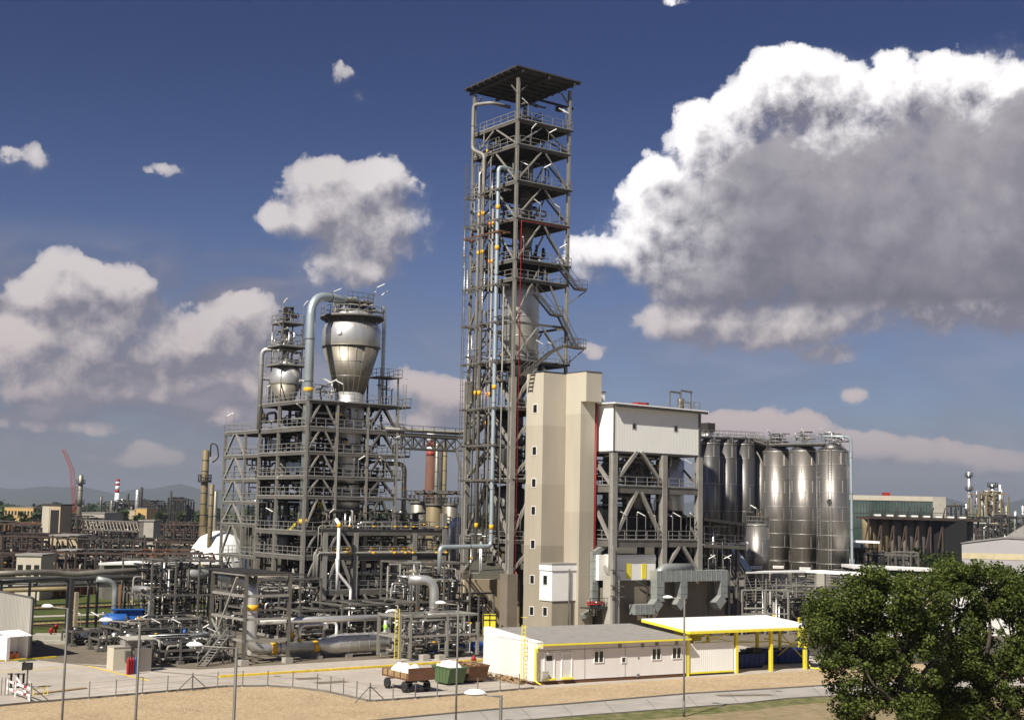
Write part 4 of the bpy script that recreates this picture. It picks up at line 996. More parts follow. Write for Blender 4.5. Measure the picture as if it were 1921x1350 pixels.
# concrete base
mb = MB(); mb.box(B0, .9, 19.6, .9, 14, 0, 7.4); mb.box(B0, -.1, .9, 1.4, 9.5, 0, 6.2); mb.build('plinth_wall', 'plinth', wb)
mb = MB(); mb.box(B0, -.65, .65, -.65, .89, 0, 7.68); mb.build('pedestal', 'concrete', wb)
mb = MB(); [mb.box(B0, x, x+.06, .86, .91, 0, 7.4) for x in (6.4, 12.4)]; mb.build('wall_joint', 'conc_dark', wb)
mb = MB(); mb.bar(B0(19.65, .8, 0), B0(19.65, .8, 7.4), .1); mb.build('corner_trim', 'steel_dark', wb); mb = MB(); mb.tube(rnd([B0(4.2, .5, 7.0), B0(6.0, .5, 6.2), B0(6.0, .5, .5)], .2), .09, 7); mb.build('drain_pipe', 'steel_dark', wb)
# white and yellow panel room between the columns
pr = thing('panel_room', 'white panelled room with two yellow slot windows under the raised white building', 'room', B0(.5, .9, 7.4))
zl, zh = zat(B0(2, .6), 1088), zat(B0(2, .6), 1040)
mb = MB(); mb.box(B0, .45, 7.4, .6, 5, max(zl, 6.9), zh); mb.box(B0, -.9, .44, 1.4, 5, max(zl, 6.9), zh-.05); mb.build('wall', 'white', pr)
for x in (1179, 1208):
    r = along(B0(0, .6, 8.5), GR, x); mb = MB(); mb.box(B0, r-.36, r+.36, .55, .65, zat(B0(r, .6), 1085), zat(B0(r, .6), 1057)); mb.build('window', 'yellow', pr)
mb = MB(); mb.bar(B0(.4, .56, zh-.5), B0(7.4, .56, zh-.5), .06, .5); mb.build('fascia', 'white_plain', pr)
# machines on the roof
U0 = Fr(B0(along(B0(0, 5, zt), GR, 1272)-11.9, 0), TH); ru = thing('roof_unit', 'steel frame with a valve unit on the far right of the white building roof', 'roof unit', B0(12.2, 5, zt+.3))
mb = MB(); 
for (a, b) in ((11.4, 4), (13.2, 4), (11.4, 6), (13.2, 6)): mb.bar(U0(a, b, zt+.2), U0(a, b, zt+2.9), .12)
mb.bar(U0(11.4, 4, zt+2.8), U0(13.4, 4, zt+2.7), .16, .22); mb.bar(U0(11.4, 6, zt+2.8), U0(13.4, 6, zt+2.7), .16, .22); mb.bar(U0(11.4, 4, zt+1.3), U0(13.2, 4, zt+1.3), .12); mb.build('frame', 'galv', ru)
mb = MB(); vessel_v(mb, U0(12.4, 5, zt+.5), .45, 1.3, 12); mb.build('valve', 'silo', ru)
mb = MB(); railing(mb, [U0(10.6, 3.4, zt+.3), U0(14.2, 3.4, zt+.3), U0(14.2, 6.6, zt+.3)], step=.8); mb.build('railing', 'rail', ru)
mb = MB(); rv = along(B0(0, 5, zt), GR, 1197); mb.box(B0, rv, rv+1.5, 5, 6.2, zt+.3, zt+.95); o = tag(mb.build('ventilator', 'red', base=B0(5, 5, zt)), 'red ventilator box on the white building roof', 'ventilator')
q = MB(); q.box(B0, rv+1.51, rv+1.8, 5, 6.2, zt+.32, zt+1.0); q.build('grille', 'black', o)
ph = thing('penthouse', 'small white rooftop room beside the stair tower head', 'room', B0(-.6, 2, zt))
mb = MB(); mb.box(B0, -.4, 2.4, 4.5, 8.0, zt+.4, zt+1.7); mb.build('wall', 'white', ph); mb = MB(); mb.box(B0, -.5, 2.5, 4.4, 8.1, zt+1.71, zt+1.85); mb.build('roof', 'roof_dark', ph)
# galvanised ducts
dz = thing('ventilation_duct', 'big galvanised ventilation duct with three drops, along the brown concrete base', 'duct', B0(4, -.6))
def rect_duct(pts, w, h, dirn=None):
    mb = MB()
    for a, b in zip(pts, pts[1:]):
        a, b = Vector(a), Vector(b); mb.bar(a, b, w, h, up=GL if abs((b-a).normalized().z) > .9 else UZ)
        d = (b-a); k = .6
        while k < d.length:
            c = a+d.normalized()*k; mb.bar(c, c+d.normalized()*.05, w+.07, h+.07, up=GL if abs(d.normalized().z) > .9 else UZ); k += .85
    return mb
la = -.35
rx = lambda x, z=7: along(B0(0, la, z), GR, x)
zz = zat(B0(8, la), 1080)
xa, xb, xc = rx(1233), rx(1277), rx(1352)
rect_duct([B0(xa-.6, la, zz), B0(xc+.7, la, zz)], 1.2, 1.3).build('trunk', 'duct', dz); zd = zat(B0(xa, la), 1141)
rect_duct([B0(xa, la-.06, zz-.6), B0(xa, la-.06, zd+.9), B0(xa-.9, la-.06, zd), B0(xa-4.0, la-.06, zd)], 1.15, 1.15).build('drop', 'duct', dz)
rect_duct([B0(xb, la-.06, zz-.6), B0(xb, la-.06, zd+1.1), B0(xb-.9, la-.06, zd+.1)], 1.1, 1.1).build('drop', 'duct', dz)
rect_duct([B0(xc, la-.06, zz-.6), B0(xc, la-.06, zd+1.1), B0(xc-1.1, la-.06, zd+.1)], 1.15, 1.15).build('drop', 'duct', dz)
mb = MB(); mb.tube(rnd([B0(xa, la, zz), B0(xa+1.0, la, zz+.9), B0(xa+5.5, la, zz+.9)], .5, 4), .6, 12); mb.build('bypass', 'duct', dz)
vd = thing('wall_duct', 'tall narrow galvanised duct bent into the wall at the foot of the stair tower', 'duct', G(7.2, -7.0))
rect_duct([G(7.55, -6.65, 3.6), G(7.55, -6.65, 10.4)], .9, .5).build('trunk', 'duct', vd)
mb = MB(); mb.bar(G(7.55, -6.65, 10.3), G(9.2, -6.65, 11.1), .6, .5); mb.build('elbow', 'duct', vd); mb = MB(); mb.bar(G(7.6, -6.65, 3.6), G(5.8, -6.65, 2.9), .6, .5); mb.build('elbow', 'duct', vd)
# service platform with ladders at the foot of stair tower
sp = thing('service_platform', 'small steel platform with pipes and a ladder mast between stair tower and brown base', 'platform', G(8.5, -8.2))
mb = MB(); mb.bar(G(8.0, -9.5, 0), G(8.0, -9.5, 11.2), .4, .35); mb.build('mast', 'galv_light', sp)
mb = MB(); ladder(mb, G(8.6, -9.6), .3, 8, GR, cage=False); mb.build('ladder', 'rail', sp)
mb = MB(); mb.box(G, 5.2, 8.3, -8.8, -6.9, 3.9, 4.05); railing(mb, [G(5.2, -8.8, 4.05), G(8.3, -8.8, 4.05)], step=.8); mb.build('deck', 'steel_dark', sp)
mb = MB(); mb.tube([G(5.2, -8.3, 4.4), G(8.2, -8.3, 4.4)], .10, 7); mb.tube([G(5.5, -7.9, 4.6), G(8.0, -7.9, 4.6)], .12, 7); mb.build('pipe', 'red', sp)
pipes(sp, rg7, G, (5.4, 8.1, -8.6, -7.1, 3.0, 4.8), 3, (.04, .12), per=4, name='pipework')
for z in (5.4, 6.6, 8.4): 
    mb = MB(); mb.bar(G(7.4, -9.8, z), G(9.4, -9.9, z-.1), .14); mb.build('bracket', 'galv', sp)
# covered walkway from white building to silos and inner dark rack behind it
sg = thing('process_rack', 'dark cluttered steel rack between the raised white building and the silos', 'pipe rack', B0(18, 4))
for (r, l) in ((16.8, 1), (20.2, 1), (16.8, 9), (20.2, 9), (21.8, 1), (21.8, 9)):
    mb = MB(); hcol(mb, B0(r, l), 0, 14.6-(r-16.8)*.1, .4, B0); mb.build('column', 'galv', sg)
mb = MB(); mb.slab([B0(14.8, -.2, 14.6), B0(22.0, -.2, 14.0), B0(22.0, 10, 14.0), B0(14.8, 10, 14.6)], .35); mb.build('roof', 'steel_dark', sg)
mb = MB(); railing(mb, [B0(14.8, -.2, 11.5), B0(22, -.2, 11.3)]); mb.bar(B0(14.8, -.2, 11.2), B0(22.2, -.2, 10.9), .2, .45); mb.box(B0, 15, 22, 0, 9.5, 10.9, 11.0); mb.build('platform', 'galv', sg)
pipes(sg, rg7, B0, (15.2, 21.6, .5, 8, 7.6, 13.8), 8, (.04, .14), vert=.4, per=7, name='pipework')
mb = MB(); mb.box(B0, 15.4, 21.5, 5.0, 9.5, 7.4, 13.6); mb.build('shade_block', 'black', sg)  # black box put in as the shade at the back of the rack
lamps(sg, [B0(15.6+i*1.3, -.1, 7.6) for i in range(4)], rg7, h=2)
# ================================================================== SILOS
def silo(x, px_w, D, ytop, z0, label, m, group, ring_step=3.2, cone=1.2, n=36, extra=True, name='storage_silo'):
    c = at(x, 960, D); c.z = 0; r = px_w/2/FPX*D; zt = zat(c, ytop)
    t = thing(name, label, 'silo', c, group)
    mb = MB(); mb.lathe(c, [(r, z0), (r, zt)], n); mb.build('shell', m, t)
    mb = MB(); mb.lathe(c, [(r+.02, zt), (.5, zt+cone), (.3, zt+cone+.1)], n); mb.build('cone_roof', 'silo_dark', t)
    q = MB(); z = z0+.2
    while z <= zt+.01: oring(q, c+UZ*z, r, .03, .05, n); z += ring_step
    oring(q, c+UZ*zt, r, .06, .1, n)
    rr = random.Random(int(x))
    z = z0; k = 0
    while z < zt-ring_step*.5:
        for j in range(4):
            a = 2*pi*j/4+(.8 if k % 2 else 0)+rr.uniform(-.1, .1)-1.2; e = Vector((cos(a), sin(a), 0)); q.bar(c+e*(r+.01)+UZ*(z+.25), c+e*(r+.01)+UZ*(z+ring_step-.1), .05)
        z += ring_step; k += 1
    q.build('seam', 'ring', t)
    return t, c, r, zt
ord_ = ['leftmost', 'second', 'third', 'fourth']
rowA = []
for i, (x, wpx, D, yt) in enumerate(((1331, 37, 214, 832), (1363, 37, 217, 833), (1396, 37, 220, 834), (1426, 36, 223, 836))):
    rowA.append(silo(x, wpx, D, yt, 7, f'{ord_[i]} of the four slim dark silos standing next to the white building', 'silo_dark' if i != 3 else 'silo', 'slim silos', 4.2, 1.2))
rowB = []
for i, (x, wpx, D, yt) in enumerate(((1458, 52, 211, 847), (1508, 54, 206, 846), (1562, 60, 200, 846))):
    rowB.append(silo(x, wpx, D, yt, 6, ('wide ringed silo nearest to the four slim silos', 'middle one of the three wide ringed silos', 'wide ringed silo at the right end with a ladder up its front')[i], 'silo', 'wide ringed silos', 2.05))
t, c, r, zt = rowB[2]
q = MB(); d = Vector((-.45, -.9, 0)).normalized(); n_ = d.cross(UZ)
ladder(q, c+d*(r+.3)+n_*-.2, 6, zt+1.0, n_, cage=False); q.build('ladder', 'rail', t)
q = MB(); ladder(q, c+Vector((-.85, -.5, 0))*(r+.4), 12, 21, n_); q.build('ladder_cage', 'rail', t)
q = MB(); q.lathe(c+d*(r+.02)+n_*-.1+UZ*17.2, [(.35, 0), (.35, .25)], 12, axis=d); q.build('manhole', 'black', t)
t4, c4, r4, z4 = silo(1421, 43, 188, 985, 5, 'short squat silo with a railed top in front of the other silos', 'silo', None, 2.2, .5)
q = MB(); rim = [c4+Vector((cos(2*pi*k/14), sin(2*pi*k/14), 0))*(r4-.1)+UZ*(z4+.1) for k in range(14)]; railing(q, rim, closed=True, step=1); q.build('railing', 'rail', t4)
pipes(t4, rg7, Fr(c4, TH), (-1.2, 1.2, -1.2, 1.2, z4+.2, z4+2.4), 2, (.04, .1), per=4, name='pipework')
lamps(t4, [rim[10]], rg7)
# white name plates with grey lettering marks low on the silos
for (x, y, D, rr_, i) in ((1419, 1064, 188, r4, 0), (1460, 1063, 211, rowB[0][2], 1), (1510, 1066, 206, rowB[1][2], 2), (1574, 1070, 200, rowB[2][2], 3), (1396, 1019, 188, r4, 4)):
    par = (t4, rowB[0][0], rowB[1][0], rowB[2][0], t4)[i]
    p = at(x, y, D-rr_-.12); f = Fr(p, pi/2); w = .8 if i < 4 else .55
    mb = MB(); mb.box(f, -w, w, -.03, .03, p.z-.2, p.z+.2); o = mb.build('name_plate', 'white_plain', par)
    q = MB(); k = -w+.18
    while k < w-.2: q.box(f, k, k+.1, -.045, -.031, p.z-.1, p.z+.1); k += .2
    q.build('lettering', 'roof_grey', o)
# catwalks on silo tops
def catwalk(pts, label, w=1.6):
    t = thing('catwalk', label, 'catwalk', Vector((pts[0].x, pts[0].y, pts[0].z)))
    mb = MB(); rm = MB()
    for a, b in zip(pts, pts[1:]):
        d = (b-a).normalized(); n = d.cross(UZ)*w/2; mb.slab([a-n, b-n, b+n, a+n], .25); railing(rm, [a+n, b+n], step=1.3); railing(rm, [a-n, b-n], step=1.3)
    mb.build('deck', 'steel_dark', t); rm.build('railing', 'rail', t); return t
def top(s, dz=1.0): return Vector((s[1].x, s[1].y, s[3]+dz))
pa = top(rowA[0]) + (top(rowA[0])-top(rowA[1]))*1.2
cwa = catwalk([pa]+[top(s) for s in rowA], 'railed catwalk along the tops of the slim silos')
cwb = catwalk([top(rowA[3]), top(rowB[0]), top(rowB[1]), top(rowB[2])], 'railed catwalk with pipework along the tops of the wide silos', 3.2)
for s in rowB: pipes(cwb, rg7, Fr(s[1], TH), (-1.8, 1.8, -1.8, 1.8, s[3]+1.4, s[3]+2.9), 2, (.04, .1), per=6, name='pipework', vert=.4)
lamps(cwb, [top(rowB[0])+Vector((-1, 0, 0)), top(rowB[1])+Vector((.5, 0, 0)), top(rowB[2])+Vector((-1, 0, 0))], rg7, h=1.8)
q = MB()
for s in rowA+rowB:
    for k in range(8):
        a = 2*pi*k/8; e = Vector((cos(a), sin(a), 0)); q.bar(s[1]+e*s[2]*.95+UZ*s[3], s[1]+e*s[2]*.5+UZ*(s[3]+1.2), .07)
q.build('support', 'galv', cwb)
p = top(rowA[0]); mb = MB(); F_ = Fr(p, TH); mb.box(F_, -.2, 1.4, .2, 1.8, p.z+.9, p.z+2.3); o = mb.build('filter_unit', 'steel_dark', base=p); tag(o, 'dark square filter unit standing on the slim silo catwalk', 'filter unit')
q = MB(); q.box(F_, 0, 1.2, .4, 1.6, p.z+.02, p.z+.88); q.build('stand', 'white_plain', o)
s = rowB[2]; e = Vector((cos(-.35), sin(-.35), 0)); pr_ = s[1]+e*(s[2]+.35)
riser('silo_pipe', 'pale pipe running down the right side of the last silo', [Vector((s[1].x-1.5, s[1].y-.5, zat(s[1], 819))), Vector((pr_.x, pr_.y, zat(pr_, 819))), Vector((pr_.x, pr_.y, 8.5)), Vector((pr_.x+1.0, pr_.y, 5.2))], .2, 'clad_blue', [], rad=1.0)
# ================================================================== CONVEYOR GALLERY, SILO FRAME
gy = thing('conveyor_gallery', 'long elevated gallery with louvred sides and a flat white roof in front of the silos', 'gallery', gp(1500, 1180))
D = 178.0
def ga(x, y, dd=D): return at(x, y, dd)
ptsT = [ga(1398, 1074, 176), ga(1512, 1080, 183), ga(1548, 1080, 180), ga(1640, 1082, 176)]
def gpan(a, b, zb, m='rail', slats=9, braces=False):
    mb = MB(); a = Vector(a); b = Vector(b); d = (b-a); n = max(1, round(d.length/2.0))
    for i in range(n+1): p = a+d*(i/n); mb.bar(p, Vector((p.x, p.y, zb)), .16)
    for i in range(slats+1):
        z = zb+(a.z-zb)*i/slats; mb.bar(Vector((a.x, a.y, z)), Vector((b.x, b.y, z-(a.z-b.z)*i/slats)), .10, .06)
    if braces:
        for i in range(n): p = a+d*(i/n); q = a+d*((i+1)/n); mb.bar(p, Vector((q.x, q.y, zb)), .10)
    return mb
zT = ptsT[0].z; P4 = [Vector((p.x, p.y, zT)) for p in ptsT]; zB = zat(P4[1], 1120)
back = Vector((3.0, 4.0, 0))
a0 = P4[0]-Vector((4.3, -1.2, 0))
gpan(a0-UZ*.2, P4[0]-UZ*.2, zB, 'rail', 1, True).build('truss_side', 'galv_light', gy)
gpan(P4[0], P4[1], zB, braces=True).build('louvre_side', 'galv_light', gy)
gpan(P4[1], P4[2], zB, slats=9).build('louvre_side', 'galv_light', gy)
gpan(P4[2], P4[3], zB, slats=9).build('louvre_side', 'galv_light', gy)
mb = MB(); q = [a0+UZ*.15, P4[0]+UZ*.15, P4[1]+UZ*.15, P4[2]+UZ*.15, P4[3]+UZ*.15]
q2 = [p+back for p in q]
for i in range(1, 4): mb.slab([q[i]-Vector((0, .4, 0)), q[i+1]-Vector((0, .4, 0)), q2[i+1], q2[i]], .22)
mb.build('roof', 'white_plain', gy)
mb = MB(); 
for i in range(1, 4): mb.slab([Vector((q[i].x, q[i].y+.2, zB)), Vector((q[i+1].x, q[i+1].y+.2, zB)), Vector((q2[i+1].x, q2[i+1].y, zB)), Vector((q2[i].x, q2[i].y, zB))], .2)
mb.build('floor', 'steel_dark', gy)
for p in (P4[0], P4[1], P4[2], (P4[2]+P4[3])/2, P4[3], P4[1]+back, P4[2]+back):
    mb = MB(); mb.bar(Vector((p.x, p.y, zB-.2)), Vector((p.x, p.y, 0)), .3); mb.build('leg', 'galv_light', gy)
for a, b in ((P4[0], P4[1]), (P4[1], P4[2])):
    mb = MB(); a_ = Vector((a.x, a.y, 0)); b_ = Vector((b.x, b.y, 0)); m_ = (a_+b_)/2
    mb.bar(a_+UZ*.5, m_+UZ*(zB-.3), .14); mb.bar(b_+UZ*.5, m_+UZ*(zB-.3), .14); mb.build('brace', 'galv', gy)
rg8 = random.Random(9)
# concrete silo base and supports behind
for i, (x, w) in enumerate(((1464, 1.1), (1419, .9), (1547, .9))):
    p = at(x, 1150, 196); F_ = Fr(p, TH); mb = MB(); mb.box(F_, -w, w, -w, w, 0, 7.2); tag(mb.build('silo_pier', 'concrete', base=(p.x, p.y, 0)), ('broad concrete pier under the silos, behind the yellow canopy', 'concrete pier under the squat silo', 'concrete pier under the right-hand silo')[i], 'pier')
sb_ = thing('silo_deck', 'dark steel supporting deck under all the silos', 'base', rowB[1][1])
mb = MB(); hull = [rowA[0][1]+Vector((-4, -3, 0)), c4+Vector((-4, -3, 0)), rowB[2][1]+Vector((2, -4, 0)), rowB[2][1]+Vector((5, 2, 0)), rowA[3][1]+Vector((6, 4, 0)), rowA[0][1]+Vector((-4, 5, 0))]
mb.prism(hull, 4.6, 5.0); mb.build('deck', 'conc_dark', sb_)
for i in range(6):
    p = hull[i].lerp((rowB[0][1]), .12); mb = MB(); mb.box(Fr(p, TH), -.5, .5, -.5, .5, 0, 4.6); mb.build('leg', 'concrete', sb_)
# cable tray stairs (blue-grey slope) left of squat silo
ct = thing('cable_trough', 'steep stack of blue-grey troughs sloping down beside the squat silo', 'trough', ga(1400, 1070, 182))
for k in range(6):
    a = ga(1366-k*3, 1016+k*2.5, 183-k*.3); b = ga(1404-k*5, 1070+k*3, 179-k*.3); mb = MB(); mb.tube([a, b], .14, 7) if k else mb.bar(a, b, 1.1, .25); mb.build('trough', 'clad_blue' if k == 0 else 'galv_light', ct)
# light frames and clutter under gallery (right of the canopy)
for i, (x0, x1, yb, D0, lab) in enumerate(((1475, 1540, 1180, 172, 'light steel frame full of pipes right behind the end of the yellow canopy'), (1392, 1470, 1190, 178, 'low pipework group in the shade under the louvred gallery'))):
    p = gp(x0, yb); q = gp(x1, yb-2); F_ = Fr(p, radians(75)); ln = (q-p).length
    t = thing('pipe_rack', lab, 'pipe rack', p)
    for r in (0, ln/2, ln):
        for l in (0, 4): mb = MB(); mb.bar(F_(r, l), F_(r, l, 5.6), .2); mb.build('post', 'galv_light', t)
    for z in (2.6, 5.6): mb = MB(); mb.bar(F_(0, 0, z), F_(ln, 0, z), .16); mb.bar(F_(0, 4, z), F_(ln, 4, z), .16); mb.build('beam', 'galv_light', t)
    chevron(t, F_(0, 0), F_(ln/2, 0), .1, 2.5, .12)
    pipes(t, rg8, F_, (.2, ln, .2, 4, .3, 5.4), 7, (.05, .16), vert=.5, per=5, name='pipework')
# ================================================================== CONTAINER BUILDING (white, yellow trim)
C = Fr(gp(1003, 1285), TC); g2 = gp(1284, 1268); CWd = C.rl(g2)[0]; CD = 9.0; CH = 3.55
cb = thing('site_building', 'long low white site building with a grey flat roof and yellow gutter', 'building', C(0, 0))
for k, (a, b) in enumerate(((0, 5.2), (5.22, 9.6), (9.62, CWd))):
    mb = MB(); mb.box(C, a, b, .0, CD, .32, CH); mb.build('wall', 'container', cb)
mb = MB(); mb.box(C, .05, CWd-.05, .05, CD-.05, 0, .31); mb.build('plinth', 'rust', cb)
mb = MB(); mb.slab([C(.6, -.5, CH+.02), C(CWd+.1, -.5, CH+.02), C(CWd+.1, CD, CH+.62), C(.6, CD, CH+.62)], .12)
mb.build('roof', 'roof_grey', cb)
mb = MB(); mb.poly([C(-.01, -.1, CH-.01), C(-.01, CD, CH+.0), C(-.01, CD, CH+.6), C(-.01, -.1, CH+.1)]); mb.box(C, -.02, .6, -.35, CD, CH+.005, CH+.14); mb.slab([C(-.02, -.35, CH+.16), C(.6, -.35, CH+.16), C(.6, CD, CH+.75), C(-.02, CD, CH+.75)], .55)
mb.build('gable', 'white_plain', cb)
mb = MB(); mb.bar(C(.3, -.58, CH-.08), C(CWd+.15, -.58, CH-.08), .14, .14); mb.tube(rnd([C(.25, -.58, CH-.1), C(-.15, -.3, CH-.5), C(-.15, -.3, .4), C(.1, -.9, .15)], .2), .07, 7); mb.tube([C(.18, -.14, .4), C(.18, -.14, CH-.2)], .06, 6); mb.build('gutter', 'yellow', cb)
# base details measured from the photograph along the front
def cr(x, z=1.8): return along(C(0, 0, z), C.R, x)
for (x, dark) in ((1030, True), (1063, False)):
    r = cr(x); fm = MB(); w = .48
    fm.box(C, r-w-.09, r-w, -.07, .01, .55, 2.75); fm.box(C, r+w, r+w+.09, -.07, .01, .55, 2.75); fm.box(C, r-w, r+w, -.07, .01, 2.66, 2.75)
    o = fm.build('door', 'white_plain', cb); q = MB(); q.box(C, r-w, r+w, -.02, .01, .55, 2.66); q.build('door_leaf', 'shutter', o)
    q = MB(); q.box(C, r-w-.1, r+w+.1, -.35, 0, .42, .54); q.build('step', 'yellow', o)
    if dark: q = MB(); q.box(C, r-.3, r+.3, -.03, .0, 2.05, 2.5); q.build('pane', 'glass', o)
for (x, y, w, h, mull) in ((1123, 1231, .95, .95, True), (1170, 1237, .42, .42, False), (1231, 1226, .95, .95, True), (1269, 1224, .95, .95, True)):
    r = cr(x); zc = zat(C(r, 0), y); window(cb, C, r, -.0, zc-h/2, zc+h/2, w, 'F', mull=mull, dep=.07)
for (x, y, s) in ((1162.5, 1211, .36), (1205, 1210, .36), (1232, 1207, .36), (1269, 1205, .36), (1197, 1266, .3), (1197.5, 1233, .16)):
    r = cr(x); zc = zat(C(r, 0), y); mb = MB(); mb.box(C, r-s/2, r+s/2, -.035, 0, zc-s/2, zc+s/2)
    k = zc-s/2+.05
    while k < zc+s/2: mb.box(C, r-s/2, r+s/2, -.05, -.036, k, k+.02); k += .07
    mb.build('vent', 'roof_grey', cb)
mb = MB(); mb.box(C, .55, 1.15, -.42, -.06, .55, 1.2); mb.lathe(C(.85, -.43, .87), [(.22, 0), (.22, .03)], 14, axis=-C.L); mb.build('air_conditioner', 'concrete', cb)
mb = MB(); mb.bar(C(-.25, -.04, .33), C(-.25, 1.0, .33), .1)
for x_ in (5.21, 9.61): mb.bar(C(x_, -.015, .35), C(x_, -.015, CH-.55), .03)
mb.bar(C(.1, -.02, CH-.62), C(CWd, -.02, CH-.62), .02, .04); mb.build('joint_trim', 'roof_grey', cb)
ld = MB(); ladder(ld, C(-.35, 1.4), .3, CH+1.5, C.L, cage=True, w=.55)
tag(ld.build('roof_ladder', 'yellow', cb), 'bright yellow caged roof ladder')
mb = MB(); mb.bar(C(-.03, -.02, .33), C(-.03, -.02, CH), .06); mb.build('corner_trim', 'yellow', cb)
# ================================================================== YELLOW CANOPY SHELTER
cn = thing('canopy_shelter', 'open shelter with bright yellow posts and a large white sheet roof', 'shelter', gp(1285, 1268))
s0 = gp(1287, 1268); S = Fr(s0, TC); SW = S.rl(gp(1510, 1253))[0]
zf = zat(S(0, 0), 1181); SD = along(S(-.2, -.7, zf+.3), S.L, 1204)-.7
a_, b_ = zat(S(0, -.6), 1186), zat(S(SW, -.6), 1172)
def cxy(x, y, z): p = gp(x, y, z); return p
zf = (zf)
c_ = [S(-.2, -.7, zf), S(SW+.2, -.7, zf), S(SW+.2, SD, zf+.55), S(-.2, SD, zf+.55)]
mb = MB(); mb.slab(c_, .08); mb.build('roof', 'white_roof', cn)
mb = MB()
for a, b in zip(c_, c_[1:]+c_[:1]): mb.bar(a-UZ*.2, b-UZ*.2, .12, .24)
k = 1
while k < 6: mb.bar(c_[0].lerp(c_[1], k/6)-UZ*.22, c_[3].lerp(c_[2], k/6)-UZ*.22, .1, .2); k += 1
mb.build('roof_frame', 'yellow', cn)
def sr(x, l=0, z=2): return along(S(0, l, z), S.R, x)
for (x, l) in ((1289, 0), (1381, 0), (1446, 0), (1510, 0), (1298, 5.5), (1328, SD-.4), (1421, 5.5), (1463, 5.6), (1500, SD-.4), (1420, SD-.4)):
    r = min(max(sr(x, l), 0), SW) if l == 0 else sr(x, l)
    mb = MB(); z1 = zf-.1+.55*(l+.7)/(SD+.7)-.2; hcol(mb, S(r, l), 0, z1, .3 if l == 0 else .24, S); mb.box(S, r-.11, r+.11, l-.03, l+.03, 0, z1-.02)
    mb.build('post', 'yellow', cn)
mb = MB(); r2 = sr(1378); mb.box(S, .25, r2-.15, -.02, .04, .35, 3.0); mb.build('side_panel', 'white_sheet', cn)
mb = MB(); mb.box(S, .2, r2, -.06, .03, .2, .34); mb.build('sill', 'yellow', cn)
mb = MB(); mb.box(S, r2, r2+.1, -.1, 6, 0.05, 2.4); mb.build('end_panel', 'white_plain', cn)
mb = MB(); mb.bar(S(2.0, .3, 3.0), S(r2-.3, .3, zf-.5), .07); mb.bar(S(2.0, .3, zf-.5), S(r2-.3, .3, 3.0), .07)
mb.bar(S(r2, 5.5, 2.4), S(SW, 5.5, 2.2), .1); mb.bar(S(SW, 0, .3), S(SW, 5.5, zf-.3), .08); mb.bar(S(SW, 5.5, .3), S(SW, 0, zf-.3), .08); mb.bar(S(SW, 0, 2.2), S(SW, SD, 2.4), .1); mb.bar(S(SW, 0, .15), S(SW+1.2, -1.2, .05), .12)
mb.build('bracing', 'yellow', cn)
mb = MB(); mb.box(S, 3, 6.2, 5.4, 5.6, 2.6, 4.2); mb.build('hoarding', 'yellow', cn)
# blue open top containers under the canopy
def skip_box(name, label, F, w, d, h, m, taper=.35, ribs=True, cat='skip', fill=None):
    t = thing(name, label, cat, F(0, 0))
    b = MB(); i = [(taper, 0), (w-taper, 0), (w-taper, d), (taper, d)]; o_ = [(0, -.05), (w, -.05), (w, d+.05), (0, d+.05)]
    bo = [F(r, l, .18) for r, l in i]; to = [F(r, l, h) for r, l in o_]
    inn = [F(r+(.06 if r < w/2 else -.06), l+(.06 if l < d/2 else -.06), .25) for r, l in i]; tin = [F(r+(.06 if r < w/2 else -.06), l+(.06 if l < d/2 else -.06), h) for r, l in o_]
    b.poly(bo[::-1])
    for k in range(4):
        j = (k+1) % 4; b.poly([bo[k], bo[j], to[j], to[k]]); b.poly([inn[j], inn[k], tin[k], tin[j]]); b.poly([to[k], to[j], tin[j], tin[k]])
    b.poly(inn); b.build('tub', m, t)
    r_ = MB()
    for k in range(4): r_.bar(to[k], to[(k+1) % 4], .12, .1)
    if ribs:
        for f in (.2, .4, .6, .8):
            for (e, g) in ((0, 1), (2, 3)): r_.bar(bo[e].lerp(bo[g], f), to[e].lerp(to[g], f), .08)
    r_.build('rim', m, t)
    k_ = MB(); k_.bar(F(taper, .3, .09), F(w-taper, .3, .09), .12, .16); k_.bar(F(taper, d-.3, .09), F(w-taper, d-.3, .09), .12, .16); k_.build('skid', 'black', t)
    return t
for i, (x, y, w, lab) in enumerate(((1390, 1257, 3.4, 'dark blue open container nearest the white end panel under the canopy'), (1420, 1250, 4.6, 'blue ribbed waste container in the middle under the canopy'), (1466, 1248, 4.2, 'blue ribbed waste container at the right end under the canopy'))):
    p = gp(x, y); skip_box('waste_container', lab, Fr(p+Vector((0, 1.2, 0)), TC), w, 2.2, 1.35, 'blue_dark', .15)
mb = MB(); pz = S(sr(1421, 3, 2), 3); mb.box(Fr(pz, TC), -.6, .7, 0, 1, 1.3, 1.9); tag(mb.build('hydraulic_unit', 'black', base=pz), 'small black box unit on top of the middle blue container', 'machine')
